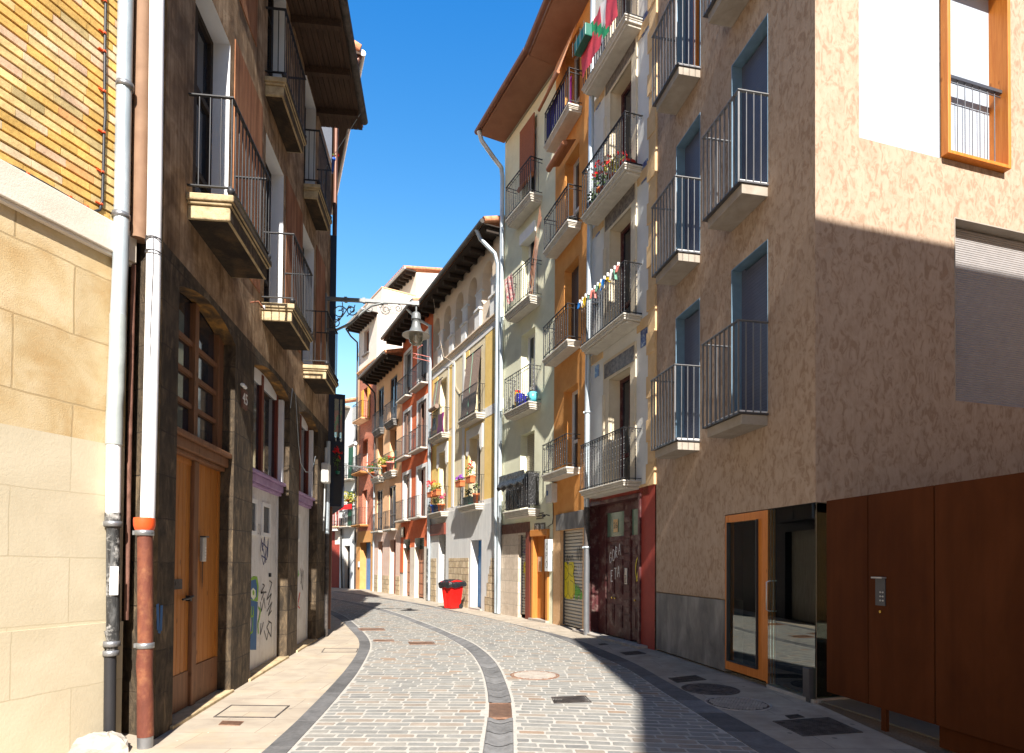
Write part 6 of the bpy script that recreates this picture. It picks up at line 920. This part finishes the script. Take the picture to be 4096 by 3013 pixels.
mb = MB(); mb.box(2.4, n, -.02, 0, 0, 1.9); mb.build('red_dado', ['wred'], h); mb = MB(); mb.box(-.1, n - .85, -1.0, .02, Z1, Z1 + .12); mb.build('eave', ['slab'], h); MB().tube([(-.1, -1.07, Z1 + .16), (n - .85, -1.07, Z1 + .16)], .09, 10).build('gutter', ['alu'], h); mb = MB()
for k in range(int((n - .85) / .24)): x = k * .24; mb.tube([(x, -1.0, Z1 + .22), (x, 4, Z1 + 1.9)], .11, 7)
mb.build('roof', ['terra'], h); MB().tube([(.3, -1, Z1 + .1), (.3, -.5, Z1 - .4), (.32, -.1, Z1 - .6), (.32, -.1, 2.5), (.5, -.1, 0)], .06, 10).build('drainpipe', ['dgutter'], h)
MB().box(.8, 1.5, 1.2, 1.9, Z1, 14.6).build('chimney', ['greywh'], h); mb = MB(); mb.box(1.55, 2.6, 1.4, 3.5, Z1, 15.1); mb.build('dormer', ['greywh'], h); mb = MB(); mb.prism([(1.3, 15.0), (2.9, 15.0), (2.1, 16.1)], 1.1, 3.6); mb.build('dormer_roof', ['terra'], h)
t = thing('roof_antenna', 'small white antenna box on the far roof against the sky', 'antenna', at(FH, .2, 1.2, 14.2), FH.ang); MB().tube([(0, 0, -3.2), (0, 0, .9)], .02, 6).build('mast', ['alu'], t); MB().box(-.35, .35, -.05, .05, .55, .75).build('panel', ['grey'], t)
n = FI.n; h = house('cream_end_house', 'narrow cream house near the far bend of the street', FI); mb = MB(); wall(mb, 0, n, -.05, 9.2, [(.5, 1.4, 3.8, 5.7, .25), (.5, 1.4, 6.7, 8.6, .25), (.4, 1.5, 0, 2.7, .3)]); body(mb, 0, n, 9.2, 6); mb.build('wall', ['b2cream'], h)
for c, d in ((3.8, 5.7), (6.7, 8.6)): window(h, .5, 1.4, c, d, .2, 'rwood'); balcony(h, .25, 1.7, .45, c, [(.06, 0)], .9, 'plain', 'ppeach', 'black', .14)
mb = MB(); mb.box(.4, 1.5, .25, .3, 0, 2.7); mb.build('door', ['rwood'], h)
mb = MB(); mb.box(-.1, n, -.6, .02, 9.2, 9.3); mb.build('eave', ['eaved'], h); mb = MB(); mb.face([(-.1, -.6, 9.32), (n, -.6, 9.32), (n, 4, 11), (-.1, 4, 11)]); mb.build('roof', ['terra'], h)
n = FJ.n; h = house('dark_red_timber_house', 'white and dark red house closing the view at the bend', FJ); mb = MB(); wall(mb, 0, n, -.05, 9.0, [(.8, 1.7, 3.6, 5.6, .25), (.5, 1.9, 0, 2.6, .3)]); body(mb, 0, n, 9, 6); mb.build('wall', ['greywh'], h); mb = MB(); mb.box(1.9, n, -.03, 0, 0, 9); mb.box(0, n, -.025, 0, 2.7, 3.4); mb.build('red_frame', ['wred'], h); window(h, .8, 1.7, 3.6, 5.6, .2, 'rwood'); balcony(h, .5, 2.0, .5, 3.6, [(.08, 0)], .9, 'plain', 'white', 'white', .16); mb = MB(); mb.box(.5, 1.9, .25, .3, 0, 2.6); mb.build('shop_door', ['ywhite'], h); mb = MB(); mb.face([(-.1, -.5, 9), (n, -.5, 9), (n, 4, 10.6), (-.1, 4, 10.6)]); mb.build('roof', ['terra'], h)
Kl = hdg(Jl, -62, 9); FK = Fac(Kl, Jl); h = house('far_house', 'pale house mostly hidden behind the dark oriel', FK); mb = MB(); wall(mb, 0, FK.n, -.05, 8.5, [(1, 2, 4, 6, .2), (4, 5, 4, 6, .2), (7, 8, 4, 6, .2), (3, 4, 0, 2.5, .3)]); body(mb, 0, FK.n, 8.5, 6); mb.build('wall', ['ycream'], h); [window(h, x, x + 1, 4, 6, .15, 'rwood') for x in (1, 4, 7)]; MB().box(3, 4, .25, .3, 0, 2.5).build('door', ['rwood'], h)
# left side beyond the metal clad house
Le = FE.w(FE.n, 0, 0)[:2]; FL = Fac(Le, hdg(Le, -38, 16)); h = house('left_row_house', 'tall plain house on the inner side of the bend', FL); mb = MB(); wall(mb, 0, FL.n, -.05, 17, [(2 + 3 * k, 3 + 3 * k, z, z + 2, .2) for k in range(4) for z in (3.6, 6.8)]); body(mb, 0, FL.n, 17, 5); mb.build('wall', ['ycream'], h)
# ------------------------------------------------------------------ street lamps on wall brackets
def lamp(label, f, u, z, L, sc, grp='bell lamps on wall brackets', flip=1):
    """f: facade carrying the bracket, arm reaches out along -y"""
    t = thing('street_lamp', label, 'street lamp', at(f, u, 0, z), f.ang, grp); mb = MB(); mb.box(-.035, .035, -L * .55, 0, -.035, .035); mb.box(-.028, .028, -L * .97, -L * .55, -.03, .028); mb.box(-.045, .045, -L - .06, -L + .1, -.045, .045)
    for y in (.22, .42, .62): mb.box(-.045, .045, -L * y - .03, -L * y + .03, -.05, .05)
    mb.box(-.06, .06, -.03, 0, -.75, .1); mb.tube([(0, -.02, -.66), (0, -.25, -.66), (0, -L * .28, -.5), (0, -L * .4, -.26), (0, -L * .5, -.1), (0, -L * .62, -.04)], .028, 8); mb.build('bracket', ['lampm'], t); s = MB()
    def curl(cy, cz, r, a0, turns, dr=1): s.tube([(0, -(cy + dr * r * (1 - k / 26) * math.cos(a0 + turns * k / 20 * 2 * math.pi)), cz + r * (1 - k / 26) * math.sin(a0 + turns * k / 20 * 2 * math.pi)) for k in range(21)], .012, 6)
    curl(.3, -.28, .15, .5, 1.3); curl(.22, -.5, .12, 2.5, 1.2); curl(.55, -.22, .12, 3.5, 1.4, -1); curl(L * .48, -.16, .1, 2, 1.3); curl(L * .66, -.17, .13, 1.2, 1.6); curl(L * .80, -.12, .085, 1.5, 1.5, -1)
    for y0, z0, y1, z1 in ((.12, -.6, .5, -.12), (.45, -.36, .62, -.1), (.35, -.06, .3, -.45)): s.tube([(0, -y0, z0), (0, -(y0 + y1) / 2 - .05, (z0 + z1) / 2), (0, -y1, z1)], .011, 6)
    for y, zz in ((.36, -.2), (.52, -.16), (.28, -.42), (L * .6, -.12), (L * .7, -.16)):
        for a in (0, 1.26, 2.5, 3.8, 5.0): s.tube([(0, -y, zz), (.0, -y - .05 * math.cos(a), zz + .05 * math.sin(a))], [.014, .004], 5)
    s.build('scrollwork', ['lampm'], t); c = (0, -L, 0); MB().tube([(0, -L, -.04), (0, -L, -.2)], .02, 8).build('hanger', ['lampm'], t)
    MB().lathe([(.001, -.17), (.03, -.18), (.085, -.215), (.098, -.27), (.098, -.335), (.104, -.34), (.104, -.36), (.088, -.365), (.09, -.44), (.105, -.52), (.14, -.60), (.185, -.655), (.305, -.70), (.305, -.708)], c, 28).build('bell_hood', ['lampm'], t); MB().lathe([(.30, -.709), (.15, -.672), (.001, -.66)], c, 28).build('reflector', ['lampin'], t)
    MB().lathe([(.15, -.68), (.152, -.76), (.14, -.84), (.10, -.895), (.05, -.915), (.001, -.92)], c, 24).build('glass_globe', ['lampglass'], t); MB().lathe([(.001, -.66), (.04, -.68), (.04, -.74), (.055, -.78), (.05, -.83), (.001, -.86)], c, 14).build('bulb', ['signwh'], t); t.scale = (sc, sc, sc); return t
u, z = FD.uv(P('c1', 60, 400)); lamp('big bell lamp hanging on a scrolled bracket from the sooty house', FD, 7.62, CH + ray(P('c1', 1545, 480)).z / ray(P('c1', 1545, 480)).y * 14.0, 1.93, 1.0)
u, z = FP.uv(P('c2', 1050, 1350)); l2 = lamp('far bell lamp on a scrolled bracket of the peach house', FP, 1.75, z, 2.6, .9)
# ------------------------------------------------------------------ red wheelie bin
c = gP('y7', 655, 1590); t = thing('wheelie_bin', 'bright red wheelie bin with black bin bag over its lid', 'bin', (c[0], c[1], 0), FY.ang + .35)
sc = 1.0; mb = MB(); W0, W1, D0_, D1_, H0 = .22, .30, .24, .34, .92
def ring(wd, dp_, z): return [(-wd, -dp_, z), (-wd * .35, -dp_ - .0, z), (-wd * .3, -dp_ + .04, z), (wd * .3, -dp_ + .04, z), (wd * .35, -dp_, z), (wd, -dp_, z), (wd, dp_, z), (-wd, dp_, z)]
mb.grid([ring(W0, D0_, .03), ring(W0 + .04, D0_ + .05, .45), ring(W1, D1_, H0)], 0, True, sm=False); mb.face(ring(W0, D0_, .03)); mb.box(-W1 - .03, W1 + .03, -D1_ - .03, D1_ + .05, H0, H0 + .05); mb.box(-W1 * .8, W1 * .8, D1_ + .05, D1_ + .12, H0 + .0, H0 + .04); mb.build('body', ['redbin'], t, bevel=.012)
mb = MB(); mb.prism([(-D1_ - .05, H0 + .05), (D1_ + .08, H0 + .05), (D1_ + .08, H0 + .09), (0, H0 + .16), (-D1_ - .05, H0 + .1)], -W1 - .03, W1 + .03); 
for v_ in range(len(mb.v)): x, y, zz = mb.v[v_]; mb.v[v_] = (y, x, zz)
mb.build('lid', ['redbin'], t, bevel=.01); q = random.Random(3); mb = MB(); N = 26; loop = [(-W1 - .05 + (2 * W1 + .1) * min(1, k / 6), -D1_ - .06) for k in range(7)] + [(W1 + .05, -D1_ - .06 + (2 * D1_ + .14) * k / 7) for k in range(1, 8)] + [(W1 + .05 - (2 * W1 + .1) * k / 6, D1_ + .08) for k in range(1, 7)] + [(-W1 - .05, D1_ + .08 - (2 * D1_ + .14) * k / 7) for k in range(1, 7)]
rows = []
for zz, s_ in ((H0 - .13, 1.02), (H0 - .04, 1.06), (H0 + .06, 1.05), (H0 + .12, .9), (H0 + .17, .5), (H0 + .17, .02)): rows.append([(x * s_ + q.uniform(-.015, .015), y * s_ + q.uniform(-.015, .015), zz + q.uniform(-.02, .02) + (.05 if zz < H0 and y > .1 else -.03 * math.sin(k * 1.7) if zz < H0 else 0)) for k, (x, y) in enumerate(loop)])
mb.grid(rows, 0, True); mb.build('bin_bag', ['bag'], t)
for s in (-1, 1): MB().tube([(s * .2, D0_ + .02, .1), (s * .26, D0_ + .02, .1)], .1, 18).build('wheel', ['black'], t)
t.scale = (.86, .86, .93)
# ------------------------------------------------------------------ things on the balconies
G_ = 'potted plants on the balconies'
plant('flower_planter', 'terracotta trough of purple flowers on the right yellow house railing', 'flower pot', at(FY, 4.5, -.42, 4.28), .09, .2, 'pot', (.36, .14, .10), 'fpurp', 90, 110, .03, box=.5, rz=FY.ang, seed=11)
plant('flower_planter', 'terracotta trough of red geraniums at the near end of the right railing', 'flower pot', at(FY, 5.5, -.42, 4.30), .09, .22, 'pot', (.26, .16, .26), 'fred', 120, 75, .035, box=.42, rz=FY.ang, seed=12)
plant('flower_planter', 'green trough standing on the floor of the right yellow balcony', 'flower pot', at(FY, 4.75, -.2, 3.6), .1, .3, 'potgreen', (.25, .12, .22), None, 110, 0, .04, box=.55, rz=FY.ang, seed=13)
plant('flower_pot', 'single tall terracotta pot on the floor of the right yellow balcony', 'flower pot', at(FY, 5.5, -.22, 3.6), .11, .36, 'pot', (.12, .1, .3), None, 60, 0, .04, rz=FY.ang, seed=14)
plant('flower_planter', 'terracotta trough with pale blooms on the left yellow house railing', 'flower pot', at(FY, 1.95, -.42, 4.22), .1, .22, 'pot', (.3, .16, .14), 'fyel', 130, 30, .035, box=.45, rz=FY.ang, seed=15, leafm='leafy')
plant('flower_planter', 'dark trough with two big red blooms on the left yellow house railing', 'flower pot', at(FY, 1.25, -.42, 4.22), .09, .2, 'pot', (.3, .14, .26), 'fred', 70, 120, .035, box=.6, rz=FY.ang, seed=16)
plant('flower_pot', 'terracotta pot of pink flowers on the floor of the left yellow balcony', 'flower pot', at(FY, 1.95, -.24, 3.6), .14, .3, 'pot', (.3, .18, .22), 'fpink', 60, 110, .04, rz=FY.ang, seed=17)
plant('flower_pot', 'blue pot on the floor of the left yellow balcony', 'flower pot', at(FY, 1.15, -.22, 3.6), .19, .32, 'potblue', (.2, .16, .2), None, 60, 0, .045, rz=FY.ang, seed=18)
t = thing('hung_cloth', 'purple cloth hanging behind the left upper railing of the yellow house', 'cloth', at(FY, 1.9, -.28, 7.45), FY.ang); mb = MB(); mb.grid([[(-.35 + .1 * k, .02 * math.sin(k * 2 + j), -.13 * j) for k in range(8)] for j in range(7)]); mb.build('cloth', ['purpc'], t); mb = MB(); mb.grid([[(-1.0 + .08 * k, .02 * math.sin(k * 2 + j), -.1 * j) for k in range(6)] for j in range(6)]); mb.build('dark_garment', ['signblack'], t)
# green house
t = thing('bin_bag_screen', 'black plastic sheeting tied over the lowest green house balcony', 'plastic sheet', at(FG, 0, 0, 3.13), FG.ang); q = random.Random(5); mb = MB(); rows = []
for j in range(7):
    rows.append([(.84 + (2.52 - .84) * k / 22, -.47 - .05 * j / 6 * 0 - .02 * q.random() - (.10 if j in (4, 5) else .03), 1.06 - .0 - j * .075 + (.04 * math.sin(k * 1.1) if j > 4 else 0)) for k in range(23)])
mb.grid(rows); mb.build('overhang', ['bag'], t); mb = MB(); mb.grid([[(.9 + 1.6 * k / 20, -.33 + .03 * q.random(), .04 + .98 * j / 8) for k in range(21)] for j in range(9)]); mb.build('inner_sheet', ['bag'], t); mb = MB(); mb.grid([[(2.50 + .015 * q.random(), -.36 + .32 * k / 6, .1 + .9 * j / 8) for k in range(7)] for j in range(9)]); mb.build('side_sheet', ['bag'], t)
t = thing('toy_bucket', 'cyan plastic bucket on the toy strewn green house balcony', 'bucket', at(FG, 2.42, -.22, 6.1), 0); MB().lathe([(.001, 0), (.12, 0), (.15, .26), (.135, .26), (.11, .02)], (0, 0, 0), 16).build('bucket', ['toyc'], t)
t = thing('toy_box', 'blue plastic box on the toy strewn green house balcony', 'toy box', at(FG, 2.0, -.24, 6.1), FG.ang); MB().prism([(-.24, .22), (.24, .22), (.2, 0), (-.2, 0)], -.12, .12).build('box', ['toyb'], t, bevel=.01)
t = thing('toy_car', 'yellow and blue ride on toy on the green house balcony', 'toy', at(FG, 1.55, -.24, 6.1), FG.ang); MB().box(-.08, .02, -.1, .1, .06, .5).box(-.08, .2, -.1, .1, .06, .16).build('body', ['toyy'], t, bevel=.03); MB().box(.02, .22, -.11, .11, .16, .42).build('seat', ['toyb'], t, bevel=.02)
for x in (-.1, .18): MB().tube([(x, -.13, .07), (x, .13, .07)], .07, 14).build('wheel', ['signblack'], t)
MB().box(-.06, .0, -.08, .08, .44, .56).build('handle', ['fred'], t, bevel=.02)
t = thing('hung_cloth', 'flowered pink cloth draped over the green house railing', 'cloth', at(FG, 1.2, -.40, 10.1), FG.ang); mb = MB(); mb.grid([[(-.28 + .07 * k + .035 * j, -.03 - .02 * math.sin(k * 1.9), -.12 * j) for k in range(9)] for j in range(8)]); mb.build('cloth', ['cpat'], t)
t = thing('cane_bundle', 'bundle of thin canes leaning at the end of the green house balcony', 'canes', at(FG, 2.5, -.2, 9.1), FG.ang); [MB().tube([(-.1 * k, -.1, 0), (.25 - .03 * k, .05, 2.1 + .1 * k)], .008, 5).build('cane', ['rwood'], t) for k in range(4)]
t = thing('reed_blind', 'red brown reed blind hanging over the top green house balcony', 'blind', at(FG, 1.72, -.08, 14.5), FG.ang); mb = MB(); mb.box(-.46, .46, -.03, 0, -1.75, 0); mb.build('slats', [slatmat('red_brown_reed', (.33, .105, .045), (.17, .05, .02), .022, rough=.85, metal=0)], t); MB().tube([(-.46, -.06, -1.78), (.46, -.06, -1.78)], .06, 10).build('roll', ['awnw'], t)
# orange house
t = thing('awning', 'orange and white striped awning over the top orange balcony', 'awning', at(FO, 1.1, -.05, 14.9), FO.ang); mb = MB(); N = 8; mb.grid([[(-.8, -.05 - .47 * k / N, -1.35 * k / N), (.5, -.05 - .47 * k / N, -1.35 * k / N)] for k in range(N + 1)]); mb.build('cloth', ['awno'], t); MB().tube([(-.82, -.54, -1.37), (.52, -.54, -1.37)], .04, 8).build('front_bar', ['awnw'], t)
t = thing('hung_cloth', 'indigo sheet hung behind the top railing of the orange house', 'cloth', at(FO, .9, -.33, 13.6), FO.ang); mb = MB(); mb.grid([[(-.76 + .1 * k, .015 * math.sin(k * 2.3), -.82 + .09 * j) for k in range(13)] for j in range(10)]); mb.build('cloth', ['indigo'], t); mb = MB(); mb.grid([[(.5 + .05 * k, .1 + .015 * math.sin(k * 2.3), -.75 + .09 * j) for k in range(6)] for j in range(9)]); mb.build('garment', ['purpc'], t)
t = thing('rolled_awning', 'brown rolled up awning over the second orange window', 'awning', at(FO, 1.1, -.1, 11.95), FO.ang); MB().tube([(-.6, -.3, -.1), (.5, -.3, -.1)], .07, 10).build('roll', ['awnw'], t); mb = MB(); mb.face([(-.6, .0, .05), (.5, .0, .05), (.5, -.33, -.05), (-.6, -.33, -.05)]); mb.build('cloth', ['awnw'], t)
plant('flower_pot', 'small black bowl at the near corner of the orange balcony', 'bowl', at(FO, 1.62, -.2, 9.9), .09, .12, 'signblack', (.04, .04, .04), None, 6, 0, .02, seed=41)
# cream house balconies
plant('flower_pot', 'wide red pot at the near end of the cream house balcony', 'flower pot', at(FWt, 2.2, -.2, 9.46), .16, .17, 'potred', (.12, .1, .08), 'fred', 20, 8, .03, seed=42)
plant('flower_pot', 'leafy red geranium in the middle of the cream house balcony', 'flower pot', at(FWt, 1.75, -.22, 9.46), .13, .2, 'pot', (.26, .18, .24), 'fred', 170, 60, .04, seed=43, leafm='leafy')
plant('flower_pot', 'red geranium leaning over the cream house railing', 'flower pot', at(FWt, 1.25, -.28, 9.46), .12, .2, 'pot', (.22, .18, .32), 'fred', 120, 90, .04, seed=44)
plant('flower_pot', 'small green plant at the far end of the cream house balcony', 'flower pot', at(FWt, .7, -.22, 9.46), .1, .18, 'pot', (.16, .14, .2), None, 110, 0, .04, seed=45)
t = thing('cloth_bunting', 'string of coloured cloths pegged along the cream house railing', 'bunting', at(FWt, 0, -.44, 7.5), FWt.ang); q = random.Random(8); cs = ['cblue', 'flagw', 'cyel', 'cgrn', 'csal', 'csal', 'cgrn', 'cyel', 'cblue', 'cyel', 'flagw', 'cgrn', 'csal']
for k, c in enumerate(cs): x = .42 + k * .152; mb = MB(); mb.grid([[(x + .02 * i + .015 * j * (1 if k % 2 else -1), -.02 - .02 * math.sin(i + k), -.03 * j * (1 + .35 * (k % 3)) - .012 * i * (k % 2)) for i in range(8)] for j in range(5)]); mb.build('cloth', [c], t); MB().box(x + .06, x + .075, -.03, .02, -.02, .05).build('peg', ['signwh'], t)
t = thing('hung_flag', 'faded red flag with green and white bands over the top cream balcony', 'flag', at(FWt, 1.5, -.46, 13.4), FWt.ang); mb = MB(); mb.grid([[(-.95 + .12 * i, -.02 * math.sin(i * 1.8 + j * .6), -.12 * j) for i in range(15)] for j in range(8)])
for p in range(len(mb.f)):
    j, i = divmod(p, 14); mb.m[p] = 1 if abs(i - 4 - j * .9) < 1 else 2 if i in (8, 9) else 0
mb.build('cloth', ['flagr', 'flagg', 'flagw'], t)
t = thing('planter_rack', 'dark green box hung on the railing beside the faded flag', 'planter', at(FWt, .8, -.52, 13.35), FWt.ang); MB().box(-.3, .3, -.12, .06, -.28, 0).build('box', ['potgreen'], t, bevel=.02); [MB().tube([(-.32 + .2 * k, -.14, -.3), (-.32 + .2 * k, -.14, .03)], .006, 5).build('wire', ['black'], t) for k in range(4)]
# peach and far houses
plant('flower_pot', 'red flowers and leaves on the far middle balcony of the peach house', 'flower pot', at(FP, .75, -.3, 6.18), .16, .3, 'pot', (.45, .2, .3), 'fred', 220, 60, .06, seed=51)
plant('flower_pot', 'big leafy pot on the near middle balcony of the peach house', 'flower pot', at(FP, 2.9, -.3, 6.18), .18, .35, 'pot', (.42, .2, .3), None, 240, 0, .06, seed=52, leafm='leafy')
plant('flower_pot', 'red flowers in pink pot at the near end of the peach house balcony', 'flower pot', at(FP, 3.7, -.28, 6.18), .2, .45, 'csal', (.3, .2, .16), 'fred', 120, 50, .05, seed=53)
plant('trailing_plant', 'yellow green trailing plant on the white house balcony', 'plant', at(FH, 1.6, -.4, 5.2), .14, .15, 'pot', (.6, .25, .4), None, 260, 0, .07, seed=54, leafm='leafy', droop=.2)
t = thing('hung_laundry', 'red and white laundry on the lower white house balcony', 'laundry', at(FH, 1.3, -.5, 4.75), FH.ang); mb = MB(); mb.grid([[(-.6 + .2 * k, .03 * math.sin(k * 2), .3 - .1 * j) for k in range(8)] for j in range(4)]); mb.build('red_cloth', ['fred'], t); mb = MB(); mb.grid([[(-.8 + .15 * k, .1, .0 - .12 * j) for k in range(4)] for j in range(5)]); mb.build('white_cloth', ['flagw'], t)
u = .02; t = thing('hung_flag', 'red and green flag seen through the dark oriel glass', 'flag', at(FE, .25, -.22, 5.0), FE.ang + 1.5); mb = MB(); mb.grid([[(-.13 + .026 * i, .012 * math.sin(i * 1.5), .05 - .05 * j) for i in range(12)] for j in range(11)])
for p in range(len(mb.f)):
    j, i = divmod(p, 11); mb.m[p] = 1 if abs(i - 1 - j * .8) < 1.6 else 0
mb.build('cloth', ['flagr', 'flagg'], t)
